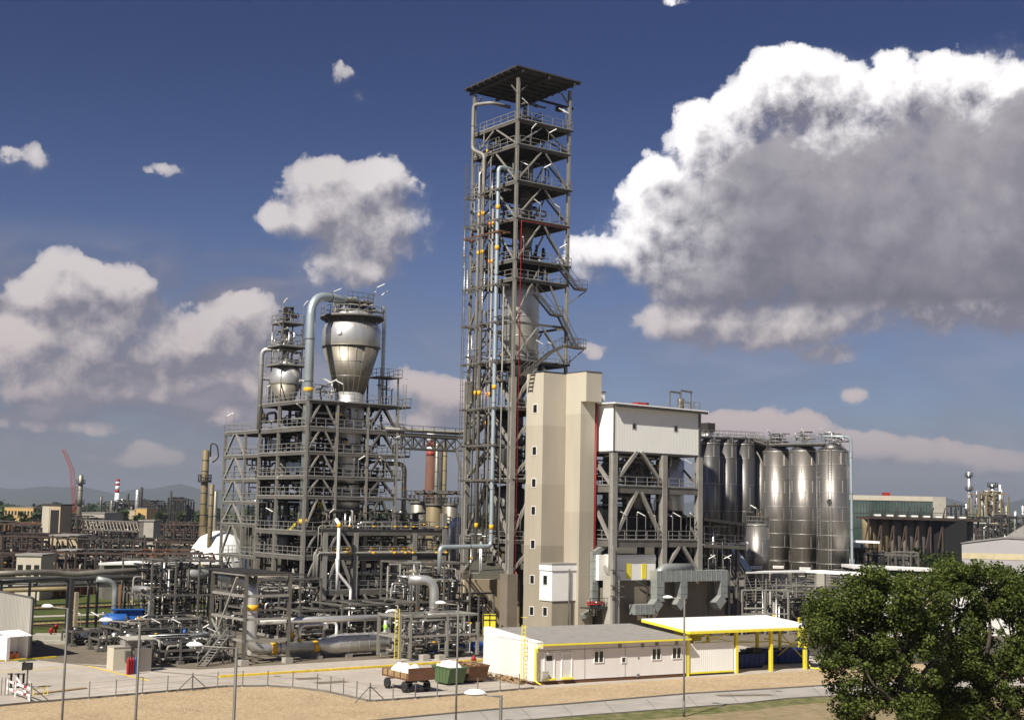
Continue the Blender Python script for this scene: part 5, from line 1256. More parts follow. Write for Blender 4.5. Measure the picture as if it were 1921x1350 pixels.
# ================================================================== SKIPS, TRAILER, DEBRIS
AS = TH+pi/2; DS_ = Vector((sin(AS), cos(AS), 0)); f1 = Fr(gp(845, 1287)-DS_*2.9, AS); gs = skip_box('rubble_skip', 'green rusty skip heaped with white rubble', f1, 2.9, 1.7, 1.5, 'skip_green', .5)
f2 = Fr(gp(886, 1282)-DS_*2.9, AS+.08); bs = skip_box('rubble_skip', 'brown rusty skip full of scrap timber beside the green skip', f2, 2.9, 1.9, 1.5, 'skip_brown', .5)
def heap(F, w, d, z, h, m, par, name, seed):
    rr = random.Random(seed); mb = MB(); n = 9; g = []
    for i in range(n):
        for j in range(n):
            u, v = i/(n-1), j/(n-1); e = min(u, 1-u, v, 1-v)*4; g.append(F(u*w, v*d, z+(min(1, e)**.6)*h*rr.uniform(.55, 1.2)))
    b = len(mb.v); mb.v += g
    for i in range(n-1):
        for j in range(n-1): mb.f.append((b+i*n+j, b+(i+1)*n+j, b+(i+1)*n+j+1, b+i*n+j+1)); mb.sm.append(False)
    return mb.build(name, m, par)
heap(Fr(f1(.15, .08), AS), 2.6, 1.54, 1.2, .7, 'bag', gs, 'rubble', 3)
mb = MB(); rr = random.Random(8)
for k in range(12): a = f2(rr.uniform(.1, 1), rr.uniform(0, 1.8), 1.4+rr.random()*.3); mb.bar(a, a+f2.R*rr.uniform(1, 1.9)+f2.L*rr.uniform(-.5, .5)+UZ*rr.uniform(-.1, .35), .16, .04)
mb.build('timber', 'wood', bs); heap(Fr(f2(.15, .08), AS+.08), 2.6, 1.7, 1.1, .4, 'wood', bs, 'rubble', 5)
# trailer
ta = gp(766, 1301)+GR*.9+GL*.6; TA = Fr(ta, TH+.06); 
tr = thing('farm_trailer', 'old two axle brown flatbed trailer loaded with white sacks', 'trailer', TA(0, 0))
w_, d_ = 2.3, 4.4
def T(r, l, z): return TA(r-.4, l-1.2+.4, z)
mb = MB(); mb.box(TA, -.9, 1.5, -.6, 3.9, 1.02, 1.14); mb.build('bed', 'rust', tr)
mb = MB(); mb.box(TA, -.9, -.84, -.55, 3.85, 1.15, 1.62); mb.box(TA, 1.44, 1.5, -.55, 3.85, 1.15, 1.62); mb.box(TA, -.9, 1.5, -.66, -.6, 1.1, 2.0); mb.box(TA, -.9, 1.5, 3.86, 3.92, 1.15, 1.7)
mb.build('side_board', 'wood', tr); mb = MB(); mb.box(TA, -.95, 1.55, -.75, -.67, 1.05, 2.05); mb.build('tailboard', 'rust', tr)
mb = MB(); [mb.box(TA, -.96, -.9, l, l+.1, 1.05, 1.64) for l in (-.5, .6, 1.7, 2.8, 3.7)]; [mb.box(TA, r, r+.08, -.72, -.66, 1.05, 2.02) for r in (-.9, -.1, .7, 1.42)]; mb.build('stake', 'rust', tr)
mb = MB(); mb.box(TA, -.1, .1, -.4, 3.6, .82, 1.0); mb.box(TA, .6, .8, -.4, 3.6, .82, 1.0); mb.bar(TA(.3, 3.6, .8), TA(.3, 5.0, .6), .12); mb.build('chassis', 'steel_dark', tr)
for l in (.2, 3.2):
    for r in (-.75, 1.35):
        mb = MB(); ax = TA.R; c0 = TA(r-.12, l, .46); mb.lathe(c0, [(.22, 0), (.42, .0), (.46, .05), (.46, .2), (.42, .25), (.22, .25)], 20, axis=ax); o = mb.build('wheel', 'tyre', tr)
        q = MB(); q.lathe(TA(r-.10, l, .46), [(.22, 0), (.22, .2)], 14, axis=ax); q.build('rim', 'blue_grey', o)
for i, (r, l, s) in enumerate(((.3, .6, .95), (.4, 2.2, 1.0), (-.1, 1.4, .8), (.3, 3.1, .9), (.9, 1.4, .8))):
    mb = MB(); c0 = TA(r, l, 1.15); mb.lathe(c0, [(s*.6, 0), (s*.85, .15), (s*.8, .45), (s*.5, .75), (s*.15, .95)], 12)
    rr = random.Random(i); mb.v = [v+Vector((rr.uniform(-.07, .07), rr.uniform(-.07, .07), rr.uniform(-.05, .05))) for v in mb.v]
    tag(mb.build('sack', 'bag', base=c0), ('white sack at the tailboard end of the trailer', 'largest white sack in the middle of the trailer', 'small white sack at the near side of the trailer bed', 'white sack at the drawbar end of the trailer', 'white sack at the far side of the trailer bed')[i], 'sack', 'sacks on the trailer')
# scrap beside the wall
mb = MB(); rr = random.Random(12)
for k in range(46):
    p = C(-rr.uniform(.3, 1.3), rr.uniform(.8, 6.4), rr.uniform(0.02, .3)); mb.bar(p, p+Vector((rr.uniform(-1, 1), rr.uniform(-.8, .8), rr.uniform(-.02, .3))), rr.uniform(.06, .3), rr.uniform(.03, .15))
o = mb.build('scrap_pile', 'wood', base=C(-.8, 4)); tag(o, 'scattered scrap timber and rubble along the blank white end wall', 'debris', kind='stuff')
mb = MB()
for k in range(24):
    p = C(-rr.uniform(.4, 1.5), rr.uniform(4.5, 7.5), rr.uniform(0.02, .35)); mb.bar(p, p+Vector((rr.uniform(-.5, .5), rr.uniform(-.5, .5), rr.uniform(.0, .3))), rr.uniform(.1, .4), rr.uniform(.05, .2))
o = mb.build('rubble_pile', 'concrete', base=C(-.8, 6)); tag(o, 'grey rubble heap between the brown skip and the blank white wall', 'debris', kind='stuff')
# ================================================================== FRONT PIPEWORK OF THE PLANT
rgp = random.Random(31)
def rlp(x, y): return G.rl(gp(x, y))
# steel frame round the big bend
r0_, l0_ = rlp(456, 1247); r1_ = rlp(528, 1240)[0]; zt = zat(G(r0_, l0_), 1078)
fr = thing('pipe_rack', 'slender four level steel frame holding the big silver bend at the front left', 'pipe rack', G(r0_, l0_))
for r in (r0_, r1_):
    for l in (l0_, l0_+7.5):
        mb = MB(); hcol(mb, G(r, l), .5, zt, .30, G); mb.build('column', 'galv', fr)
        mb = MB(); mb.box(G, r-.4, r+.4, l-.4, l+.4, 0, .5); mb.build('footing', 'concrete', fr)
for y in (1078, 1118, 1162, 1202):
    z = zat(G(r0_, l0_), y); mb = MB()
    for l in (l0_, l0_+7.5): mb.bar(G(r0_, l, z), G(r1_, l, z), .16, .24)
    for r in (r0_, r1_): mb.bar(G(r, l0_, z-.003), G(r, l0_+7.5, z-.003), .16, .24)
    mb.build('beam', 'galv_light', fr)
mb = MB(); mb.box(G, r0_-.2, r1_+.2, l0_-.2, l0_+11, zt+.13, zt+.18); mb.box(G, r1_+.25, r1_+4, l0_+4, l0_+11, zt-.3, zt-.24); mb.build('platform', 'grate', fr)
mb = MB(); mb.bar(G(r0_, l0_+7.5, .6), G(r0_, l0_+2, zt-.3), .2); mb.bar(G(r0_, l0_+3, .6), G(r0_, l0_+7.4, 3.8), .16); mb.build('brace', 'galv_light', fr)
# big vertical pipe, bend, and the long drum along the kerb
lD = l0_+2.3
rv = along(G(0, lD, 5), GR, 473); zA_ = zat(G(rv, lD), 1092); zH = zat(G(rv+1, lD), 1217)
riser('large_pipe', 'large silver pipe with yellow bands bending down through the front frame into the long drum', [G(rv-.2, lD+6.5, zA_+.2), G(rv, lD, zA_), G(rv, lD, zH), G(along(G(0, lD, zH), GR, 593), lD, zH)], .56, 'clad', [(G(rv, lD, zat(G(rv, lD), 1139)), UZ), (G(along(G(0, lD, zH), GR, 512), lD, zH), GR), (G(along(G(0, lD, zH), GR, 591), lD, zH), GR)], rad=1.3, n=18)
ra_, rb_ = along(G(0, lD, zH), GR, 593), along(G(0, lD, zH+.2), GR, 733)
dr = thing('horizontal_drum', 'long silver horizontal drum on short legs beside the yellow kerb', 'vessel', G(ra_, lD))
mb = MB(); mb.lathe(G(ra_, lD, zH+.15), [(.56, 0), (.75, .7), (.95, 1.6), (1.02, 2.2), (1.02, rb_-ra_-.7), (.9, rb_-ra_-.3), (.5, rb_-ra_), (.02, rb_-ra_+.1)], 28, axis=GR); mb.build('shell', 'clad', dr)
q = MB(); k = 1.0
while k < rb_-ra_-.5: q.lathe(G(ra_+k, lD, zH+.15), [(1.03 if k > 2 else .8+k*.1, 0), (1.06 if k > 2 else .84+k*.1, 0), (1.06 if k > 2 else .84+k*.1, .06), (1.03 if k > 2 else .8+k*.1, .06)], 28, axis=GR, cap=False); k += 1.15
q.build('seam_ring', 'ring', dr)
for x in (592, 648, 712):
    r = along(G(0, lD, 1), GR, x); mb = MB(); mb.box(G, r-.16, r+.16, lD-.7, lD+.7, 0, zH-.6); mb.box(G, r-.35, r+.35, lD-.9, lD+.9, 0, .3); mb.build('saddle', 'galv_light', dr)
def arch(label, x0, y0, x1, y1, ytop, l, rad, m, band=None):
    p0 = G(along(G(0, l, 2), GR, x0), l); p1 = G(along(G(0, l, 2), GR, x1), l); za, zb2, zt2 = zat(p0, y0), zat(p1, y1), zat(p0, ytop)
    return riser('arched_pipe', label, [p0+UZ*za, p0+UZ*zt2, p1+UZ*zt2, p1+UZ*max(zb2, .4)], rad, m, [(p0+UZ*(zt2-1.6), UZ)] if band else [], rad=.6, bm=band or 'band')
arch('white pipe hook with a green band rising from the middle of the long drum', 631, 1196, 608, 1180, 1166, lD, .15, 'white_plain', 'green_band')
arch('white pipe rising from the right end of the long drum with a green band', 723, 1192, 745, 1190, 1146, lD, .2, 'white_plain', 'green_band')
arch('tall white pipe loop standing right of the long drum', 748, 1205, 774, 1204, 1153, lD+.8, .2, 'clad')
arch('grey pipe arch behind the large pipe, left of the drum middle', 548, 1205, 600, 1170, 1160, lD+1.5, .18, 'clad', 'band')
arch('short grey pipe arch just left of the drum, with orange band', 562, 1205, 612, 1180, 1172, lD+.6, .2, 'clad', 'band')
# two tier frame right of the drum, by the kerb
ra2, la2 = rlp(768, 1240); zt = zat(G(ra2, la2), 1152); 
f2_ = thing('pipe_rack', 'low two tier frame with a yellow ladder, right of the long drum', 'pipe rack', G(ra2, la2))
for r in (ra2-1.2, ra2, ra2+4.4, ra2+8.2):
    for l in (la2, la2+4):
        mb = MB(); hcol(mb, G(r, l), .3, zt if r < ra2+6 else zt-1, .28, G); mb.build('column', 'galv_light', f2_)
for z in (zt-.2, (zt)*.52):
    mb = MB()
    for l in (la2, la2+4): mb.bar(G(ra2-1.2, l, z), G(ra2+8.2, l, z), .16, .2)
    for r in (ra2-1.2, ra2, ra2+4.4, ra2+8.2): mb.bar(G(r, la2, z-.003), G(r, la2+4, z-.003), .16, .2)
    mb.build('beam', 'galv_light', f2_)
mb = MB(); ladder(mb, G(ra2-1.6, la2-.1), .2, zt+.6, GR, cage=False); mb.build('ladder', 'yellow', f2_)
pipes(f2_, rgp, G, (ra2-.9, ra2+8, la2+.2, la2+3.8, .4, zt-.4), 11, (.06, .18), vert=.4, per=5, name='pipework', mats=('clad', 'galv_light', 'galv', 'steel_dark'), bands=.2)
for (dx, h) in ((1.3, .6), (3.2, .5)): mb = MB(); mb.box(G, ra2+dx, ra2+dx+.8, la2-.5, la2+.3, 0, h); mb.build('footing', 'concrete', f2_)
mb = MB(); mb.tube(rnd([G(ra2+5.0, la2+4.8, zt-.6), G(ra2+9.5, la2+4.8, zt-.6), G(ra2+9.5, la2+4.8, .8)], .6), .45, 12); mb.build('header', 'clad', f2_)
mb = MB(); mb.tube([G(ra2-14, la2+5.2, zt*.86), G(ra2+5.5, la2+5.2, zt*.86)], .32, 10); tag(mb.build('long_pipe', 'clad', base=G(ra2-4, la2+5)), 'long straight silver pipe running behind the drum at shoulder height of the frames', 'pipe')
# blue pumps
def pump(label, p, s=1.0, ang=TH, grp='blue pumps by the kerb'):
    F_ = Fr(p, ang); t = thing('pump', label, 'pump', p, grp)
    mb = MB(); mb.lathe(F_(0, 0, .75*s), [(.05, -.35*s), (.4*s, -.3*s), (.45*s, .3*s), (.25*s, .4*s), (.25*s, .7*s)], 16, axis=F_.R); mb.tube([F_(0, 0, .75*s), F_(0, 0, 1.5*s)], .16*s, 8); mb.build('casing', 'blue', t)
    mb = MB(); mb.lathe(F_(.75*s, 0, .75*s), [(.3*s, 0), (.36*s, .1*s), (.36*s, 1.1*s), (.2*s, 1.25*s)], 16, axis=F_.R); mb.box(F_, .9*s, 1.8*s, -.25*s, .25*s, .3*s, .5*s); mb.build('motor', 'blue', t)
    mb = MB(); mb.box(F_, -.5*s, 2.1*s, -.5*s, .5*s, 0, .3*s); mb.build('baseplate', 'concrete', t)
    mb = MB(); mb.tube(rnd([F_(-.4*s, 0, .75*s), F_(-1.0*s, 0, .75*s), F_(-1.0*s, 0, 0)], .3), .15*s, 8); mb.build('suction_pipe', 'white_plain', t)
    return t
pump('blue pump with a white bent pipe, nearest to the blank white end wall', gp(868, 1229), 1.25, TH)
pump('blue pump half hidden inside the two tier frame', gp(836, 1229), 1.35, TH+pi)
# valves: red handwheels near skips
hy = thing('hydrant', 'red fire hydrant standing on the yellow kerb behind the brown skip', 'hydrant', gp(888, 1252))
F_ = Fr(gp(888, 1252), TH); mb = MB(); mb.lathe(F_(0, 0), [(.12, 0), (.12, .7), (.2, .75), (.2, 1.0), (.05, 1.15)], 12); mb.tube([F_(-.3, 0, .8), F_(.3, 0, .8)], .08, 8); mb.build('body', 'red', hy)
def skid(label, x0, y0, x1, dep, h, nP, seed, mats=('clad', 'galv_light', 'steel_dark', 'silo_dark', 'steel_dark', 'black', 'clad_dull'), posts=True, name='pipe_skid', m='galv', lev=(1,), ndrum=2):
    rr = random.Random(seed); r0, l0 = rlp(x0, y0); r1 = r0+along(G(r0, l0, 1), GR, x1); t = thing(name, label, 'pipework', G(r0, l0))
    if posts:
        n = max(2, round((r1-r0)/3.2))
        for i in range(n+1):
            r = r0+(r1-r0)*i/n
            for l in (l0, l0+dep): mb = MB(); mb.bar(G(r, l), G(r, l, h), .18); mb.box(G, r-.3, r+.3, l-.3, l+.3, 0, .3); mb.build('post', 'galv', t)
        for k in lev:
            mb = MB(); z = h*k
            for l in (l0, l0+dep): mb.bar(G(r0, l, z-.1), G(r1, l, z-.1), .16, .2)
            for i in range(n+1): r = r0+(r1-r0)*i/n; mb.bar(G(r, l0, z-.103), G(r, l0+dep, z-.103), .16, .2)
            mb.build('beam', m, t)
    pipes(t, rr, G, (r0+.1, r1-.1, l0+.2, l0+dep-.2, .25, h), nP, (.04, .15), vert=.45, per=8, name='pipework', mats=mats, bands=.3)
    for i in range(ndrum):
        mb = MB(); a = G(rr.uniform(r0+.5, r1-2.5), rr.uniform(l0+1, l0+dep-1), rr.uniform(.8, max(.9, h-1))); vessel_h(mb, a, a+GR*rr.uniform(1.4, 2.6), rr.uniform(.35, .7), 14); mb.build('drum', rr.choice(('silo_dark', 'clad_dull', 'clad', 'blue_grey')), t)
        mb = MB(); p = G(rr.uniform(r0+.5, r1-.6), rr.uniform(l0+.6, l0+dep-.6), .3); vessel_v(mb, p, rr.uniform(.3, .55), rr.uniform(1, 1.8), 12); mb.build('pot', rr.choice(('silo_dark', 'clad', 'clad_dull')), t)
    return t
skid('dense pipework in the shade behind the long drum', 560, 1206, 740, 7, 3.6, 12, 1)
skid('pipe rack full of bare pipes behind the front frame', 480, 1200, 600, 8, 6.8, 12, 2, lev=(.5, 1))
skid('pipe rack between the drum and the stair tower foot', 640, 1205, 850, 7, 4.2, 10, 3, lev=(1,))
skid('knee high pipework and valves left of the big bend', 285, 1248, 440, 4.5, 2.3, 14, 4, lev=(.6,), ndrum=4)
skid('middle rows of low pipework behind the red cylinders', 240, 1232, 400, 6, 2.0, 14, 5, lev=(), ndrum=5)
skid('rear pipework group below the blue machine', 225, 1215, 420, 6, 2.8, 12, 6, lev=(.7,), ndrum=3)
skid('grey valve skid standing at the left end of the concrete apron', 135, 1212, 200, 3.2, 1.6, 8, 7, lev=(1,), ndrum=1)
skid('low valve skid between the left skid and the cabinets', 185, 1222, 245, 2.5, 1.3, 7, 8, lev=(1,), ndrum=1, mats=('white_plain', 'galv_light', 'steel_dark'))
skid('tall pipe rack behind the blue machine', 280, 1195, 412, 9, 8.6, 12, 9, lev=(.55, 1), ndrum=1)
skid('open rack left of the stair tower with pale pipes', 780, 1200, 880, 8, 8.8, 12, 10, lev=(.5, 1), ndrum=2)
skid('crowded pipework at the foot of the left structure', 420, 1185, 540, 6, 5.0, 12, 12, lev=(1,), ndrum=2)
skid('valve and pipe group between the tall tower foot and the blue pumps', 868, 1195, 925, 4, 5.2, 7, 13, lev=(1,), ndrum=1)
lm = thing('lamp_group', 'row of white tube lamps on thin stalks over the low pipework', 'lamps', gp(300, 1215))
lamps(lm, [gp(x, y) for (x, y) in ((150, 1195), (185, 1200), (202, 1200), (258, 1205), (278, 1210), (300, 1215), (320, 1210), (338, 1215), (378, 1225), (352, 1180), (420, 1205), (405, 1235))], rgp, h=2.6)
# blue compressor
bc = thing('compressor', 'big blue compressor with round ends standing behind the grey valve skids', 'compressor', gp(222, 1190))
F_ = Fr(gp(198, 1190), radians(75)); mb = MB(); vessel_h(mb, F_(-.1, -.2, 1.5), F_(2.2, -.2, 1.5), .95); vessel_h(mb, F_(3.1, -.5, 1.2), F_(4.6, -.5, 1.2), .6); mb.build('casing', 'blue', bc)
mb = MB(); mb.box(F_, .9, 4.0, -.2, 1.2, 1.3, 2.75); mb.slab([F_(.5, -.7, 3.0), F_(4.2, -.7, 3.0), F_(4.2, 1.4, 2.8), F_(.5, 1.4, 2.8)], .15); mb.build('hood', 'blue', bc)
mb = MB(); mb.box(F_, -.2, 4.6, -.9, 1.0, 0, .5); mb.build('baseplate', 'steel_dark', bc)
for x, lab in ((345, 'low blue pump set among the pipework left of the frame'), (310, 'small blue pump behind the low white pipes')):
    pump(lab, gp(x, 1212), 1.2, TH, None)
# thick silver elbow + vertical pipes left
e = gp(281, 1192); ze = zat(e, 1106)
riser('elbow_pipe', 'silver pipe elbow coming down to the pipework behind the blue machine', [e-GR*1.0+GL*2.6+UZ*ze, e+UZ*ze, e+UZ*.3], .40, 'clad', [], rad=1.0)
e = gp(212, 1190); riser('duct_pipe', 'grey vertical duct in front of the dark red pipe on the left', [e+UZ*.3, e+UZ*zat(e, 1092), e-GR*2.2+UZ*(zat(e, 1085))], .34, 'duct', [], rad=1.2)
e = gp(222, 1190); riser('duct_pipe', 'dark red vertical pipe beside the grey duct on the left', [e+UZ*.3, e+UZ*zat(e, 1096)], .17, 'rust', [])
mb = MB(); mb.tube([gp(283, 1200, 1.9), gp(400, 1190, 1.9)], .2, 8); tag(mb.build('long_pipe', 'clad_blue', base=gp(340, 1195)), 'pale straight pipe above the low pipework, left of the steel stair', 'pipe')
# open steel stair at the front
sa, sb2 = gp(378, 1250), gp(418, 1243)
t = thing('steel_stair', 'open steel stair leading up from the yard to the front frame', 'stair', sa)
mb = MB(); bb_ = G(*G.rl(sb2), zat(sb2, 1196)); stair(mb, sa, bb_, .9); mb.build('flight', 'galv_light', t)
mb = MB(); a = bb_; mb.slab([a, a+GR*1.2, a+GR*1.2+GL*3, a+GL*3], .12); railing(mb, [a, a+GR*1.2, a+GR*1.2+GL*3], step=.9); [mb.bar(p, Vector((p.x, p.y, 0)), .14) for p in (a, a+GR*1.2, a+GL*3)]; mb.build('landing', 'galv', t)
# cabinets and gas cylinders
def F_at(x, y, ang=TH): return Fr(gp(x, y), ang)
F_ = F_at(212, 1257); mb = MB(); mb.box(F_, -.02, 1.6, 0, 1.6, 0, 2.0); o = tag(mb.build('control_cabinet', 'cream_top', base=F_(0, 0)), 'cream block cabinet left of the red cylinders', 'cabinet')
q = MB(); q.box(F_, -.05, 1.65, -.05, 1.65, 2.01, 2.08); q.build('lid', 'concrete', o)
q = MB(); q.box(F_, 1.0, 1.5, -.28, -.02, .8, 1.7); q.build('meter', 'galv', o)
F_ = F_at(237, 1257); mb = MB(); mb.box(F_, .0, 1.5, .6, 1.8, 0, 2.6); o = tag(mb.build('control_cabinet', 'galv_light', base=F_(0, 0)), 'grey open shelter frame behind the gas cylinders', 'cabinet')
q = MB(); q.slab([F_(-.1, -.3, 2.75), F_(2.6, -.3, 2.75), F_(2.6, 1.9, 2.9), F_(-.1, 1.9, 2.9)], .08); q.build('roof', 'concrete', o)
F_ = F_at(262, 1260); mb = MB(); mb.box(F_, 0, 1.1, .1, 1.4, 0, 2.0); tag(mb.build('control_cabinet', 'silo', base=F_(0, 0)), 'pale grey metal cabinet right of the gas cylinders', 'cabinet'); 
for i, x in enumerate((239.5, 244, 248.5, 253)):
    p = gp(x, 1265-(x-239)*.1); mb = MB(); mb.lathe(p, [(.12, 0), (.13, .05), (.13, 1.25), (.09, 1.4), (.035, 1.45), (.035, 1.55)], 12)
    tag(mb.build('gas_cylinder', 'red' if i < 3 else 'blue', base=p), ('leftmost red gas cylinder by the grey cabinet', 'middle red gas cylinder by the grey cabinet', 'right hand red gas cylinder, next to the blue one', 'blue gas cylinder at the right of the red ones')[i], 'gas cylinder', 'gas cylinders')
for i, (x, y) in enumerate(((95, 1198), (104, 1190))):
    p = gp(x, y); t = thing('hydrant', ('red post hydrant nearer the yard on the left', 'red post hydrant farther back beside the raised slab')[i], 'hydrant', p)
    mb = MB(); mb.lathe(p, [(.12, 0), (.12, .8), (.22, .85), (.22, 1.1), (.05, 1.25)], 12); mb.build('body', 'red', t); mb = MB(); mb.tube([p+Vector((-.3, 0, .8)), p+Vector((.3, 0, .8))], .09, 8); mb.build('outlet', 'red', t)
# raised slab at the back left
mb = MB(); p = gp(60, 1200); F_ = Fr(p, radians(80)); mb.box(F_, 0, 13, 0, 3.0, 0, .5); mb.box(F_, 1.0, 9, -4.5, -3.2, 0, .35); tag(mb.build('loading_slab', 'concrete', base=p), 'low raised concrete slab behind the red hydrants', 'slab')
# corrugated building on the left edge and the small bottle shed
cbn = G(*G.rl(gp(55, 1235))); K = Fr(cbn, TH); hK = zat(cbn, 1121)
lb = thing('screen_wall', 'tall grey corrugated metal screen wall at the left edge of the yard', 'wall', K(0, 0))
mb = MB(); mb.box(K, -.2, 0, .0, 18, 0, hK); mb.build('wall', 'corr', lb)
mb = MB(); mb.bar(K(-.1, -.05, hK+.05), K(-.1, 18, hK+.05), .3, .1); [mb.bar(K(.12, l, 0), K(.12, l, hK), .2) for l in (.2, 4, 8, 12)]; mb.build('frame', 'galv', lb)
mb = MB(); q_ = gp(50, 1200); mb.tube(rnd([K(.7, 2.6, 0), K(.7, 2.6, 3.4), K(.25, 2.6, 3.8)], .3), .22, 9); mb.tube([K(-.5, 1.8, 1.9), K(-.5, 17, 1.9)], .2, 9); mb.build('pipe', 'galv', lb)
sh = thing('bottle_shed', 'small open shed with a scalloped white roof holding orange gas bottles', 'shed', gp(12, 1240))
p = gp(11, 1240); q_ = gp(51, 1236.5); d = (q_-p); ang = atan2(d.x, d.y); Q = Fr(p, ang); w = d.length; hs = zat(p, 1193); hb = hs+.35
mb = MB(); mb.box(Q, 0, .35, 0, 1.6, 0, hs); mb.box(Q, w-.08, w, 0, 1.6, 0, hs); mb.box(Q, .36, w-.09, 1.5, 1.58, 0, hs); mb.build('wall', 'white_plain', sh)
mb = MB(); n = 7
for i in range(n*4):
    a = i/(n*4)*(w+.3)-.1; b = (i+1)/(n*4)*(w+.3)-.1; za_ = .05*abs(sin(pi*i/4)); zb_2 = .05*abs(sin(pi*(i+1)/4))
    mb.slab([Q(a, -.45, hs+za_-.05), Q(b, -.45, hs+zb_2-.05), Q(b, 1.7, hb+zb_2), Q(a, 1.7, hb+za_)], .05)
mb.build('roof', 'white_plain', sh)
for i, (r, l, s) in enumerate(((.75, .5, 1), (1.15, .75, 1), (1.45, .45, 1))):
    c_ = Q(r, l); t = thing('gas_bottle', ('leftmost orange gas bottle in the small shed', 'middle orange gas bottle at the back of the small shed', 'right hand orange gas bottle in the small shed')[i], 'gas bottle', c_, 'orange gas bottles')
    mb = MB(); mb.lathe(c_, [(.15, 0), (.17, .05), (.17, .45), (.13, .6), (.06, .66)], 14); mb.build('body', 'orange', t); mb = MB(); mb.lathe(c_+UZ*.66, [(.12, 0), (.12, .14)], 12, cap=False); mb.lathe(c_+UZ*.64, [(.03, 0), (.03, .1)], 8); mb.build('collar', 'red', t)
mb = MB(); p = gp(34, 1238.5, .1); mb.bar(p, gp(67, 1236.5, .1), .35, .06); tag(mb.build('mat', 'skip_green', base=p), 'dark green strip lying on the yellow kerb in front of the shed', 'strip')
# signal posts and the red and white barrier
sg_ = thing('signal_stand', 'dark signal head on a post beside two short black bollards', 'signal', gp(50, 1291))
p = gp(50, 1291); X = Fr(p, pi/2)
mb = MB(); mb.bar(p, p+UZ*1.6, .1); mb.build('post', 'galv', sg_); mb = MB(); mb.box(X, -.32, .3, -.2, .3, 1.5, 2.05); mb.box(X, -.4, -.33, -.25, .3, 1.45, 2.1); mb.build('head', 'black', sg_)
for i, x in enumerate((20, 33, 43)):
    p = gp(x, 1289.5); mb = MB(); mb.lathe(p, [(.16, 0), (.09, .12), (.09, 1.05), (.12, 1.06), (.12, 1.16)], 10); mb.bar(p+UZ*1.1-Vector((.3, 0, 0)), p+UZ*1.1, .1, .08); tag(mb.build('bollard', 'black', base=p), ('leftmost black bollard by the barrier', 'middle black bollard by the barrier', 'right hand black bollard beside the signal post')[i], 'bollard', 'black bollards')
br = thing('barrier', 'red and white painted road barrier trestle at the fence gap', 'barrier', gp(35, 1300))
P1, P2, P3 = gp(13, 1301), gp(56, 1316), gp(28, 1307)
mb = MB(); rr = MB()
for (a, b, z0, z1) in ((P1, P2, 1.0, 1.0), (P1, P2, .45, .45), (gp(28, 1308), gp(54, 1304), .9, .9), (gp(28, 1308), gp(54, 1304), .3, .3), (gp(30, 1300), gp(56, 1316), 1.2, .1)):
    n = 7
    for i in range(n):
        u = a.lerp(b, i/n)+UZ*(z0+(z1-z0)*i/n); v = a.lerp(b, (i+1)/n)+UZ*(z0+(z1-z0)*(i+1)/n); (rr if (i in (2, 5)) else mb).bar(u, v, .06, .16)
for p in (P1, P2, P3, gp(54, 1304)): mb.bar(p, p+UZ*1.15, .07)
mb.build('frame', 'white_plain', br); rr.build('stripe', 'red', br)
mb = MB(); a, b = gp(57, 1293, .7), gp(83, 1287.5, .7); d = (b-a); mb.slab([a, b, b+Vector((.1, .6, 0)), a+Vector((.1, .6, 0))], .05)
for p in (a, b, a+Vector((.1, .55, 0)), b+Vector((.1, .55, 0))): mb.bar(p-UZ*.03, Vector((p.x, p.y, 0)), .05)
tag(mb.build('bench', 'yellow', base=a), 'low yellow bench frame right of the barrier', 'bench')
mb = MB(); a = gp(65, 1301, .06); mb.bar(a, gp(160, 1289.5, .06), .5, .08); tag(mb.build('plank', 'wood', base=a), 'long tan plank lying on the yard near the barrier', 'plank')
# wire fence posts along the kerb: each post is its own thing
fpx = [(167, 1311), (217, 1307), (267, 1302), (314, 1298), (361, 1294.5), (408, 1290.5), (455, 1288), (502, 1287.5), (549, 1290.5), (595, 1294.5), (620, 1299), (644, 1303), (669, 1309), (737, 1314), (779, 1310.5), (820, 1307.5), (896, 1301), (938, 1297), (974, 1293.5)]
fp0 = None
for i, (x, y) in enumerate(fpx):
    if i == 0:
        p = gp(x, y); fp0 = thing('fence_post', 'first wire fence post right of the barrier', 'fence post', p, 'thin wire fence posts along the yard kerb')
        mb = MB(); mb.bar(p, p+UZ*1.35, .06); mb.build('post', 'conc_dark', fp0); mb = MB(); mb.box(Fr(p, 0), -.1, .1, -.1, .1, 0, .06); mb.build('foot', 'concrete', fp0); T0 = tree_of(fp0)
    else:
        copy_thing(fp0, T0, gp(x, y), 0, ['second', 'third', 'fourth', 'fifth', 'sixth', 'seventh', 'eighth', 'ninth', 'tenth', 'eleventh', 'twelfth', 'thirteenth', 'fourteenth', 'fifteenth', 'sixteenth', 'seventeenth', 'eighteenth', 'last'][i-1]+' wire fence post counting from the barrier along the kerb')
for i, (x, y) in enumerate(((361, 1294.5), (58, 1317), (694, 1315))):
    p = gp(x, y)+Vector((0, -.1, 0)); mb = MB(); mb.bar(p, p+UZ*1.45, .08); d = (gp(420, 1288)-gp(213, 1306)).normalized()
    mb.bar(p+d*1.5, p+UZ*1.2, .06); mb.bar(p-d*1.5, p+UZ*1.2, .06) if i != 1 else None
    tag(mb.build('braced_fence_post', 'conc_dark', base=p), ('braced fence post halfway along the straight run of the fence', 'braced fence post next to the barrier', 'braced corner post where the kerb turns, near the trailer')[i], 'fence post')
wf = MB(); A_ = [gp(x, y) for x, y in fpx[:13]+[(694, 1315)]+fpx[13:]]
for a, b in zip(A_, A_[1:]):
    for z in (.4, .8, 1.25): wf.bar(a+UZ*z, b+UZ*z, .012)
tag(wf.build('fence_wire', 'conc_dark', base=A_[0]), 'thin wires strung between the fence posts along the kerb', 'wire')
fw = MB(); a = gp(0, 1299); 
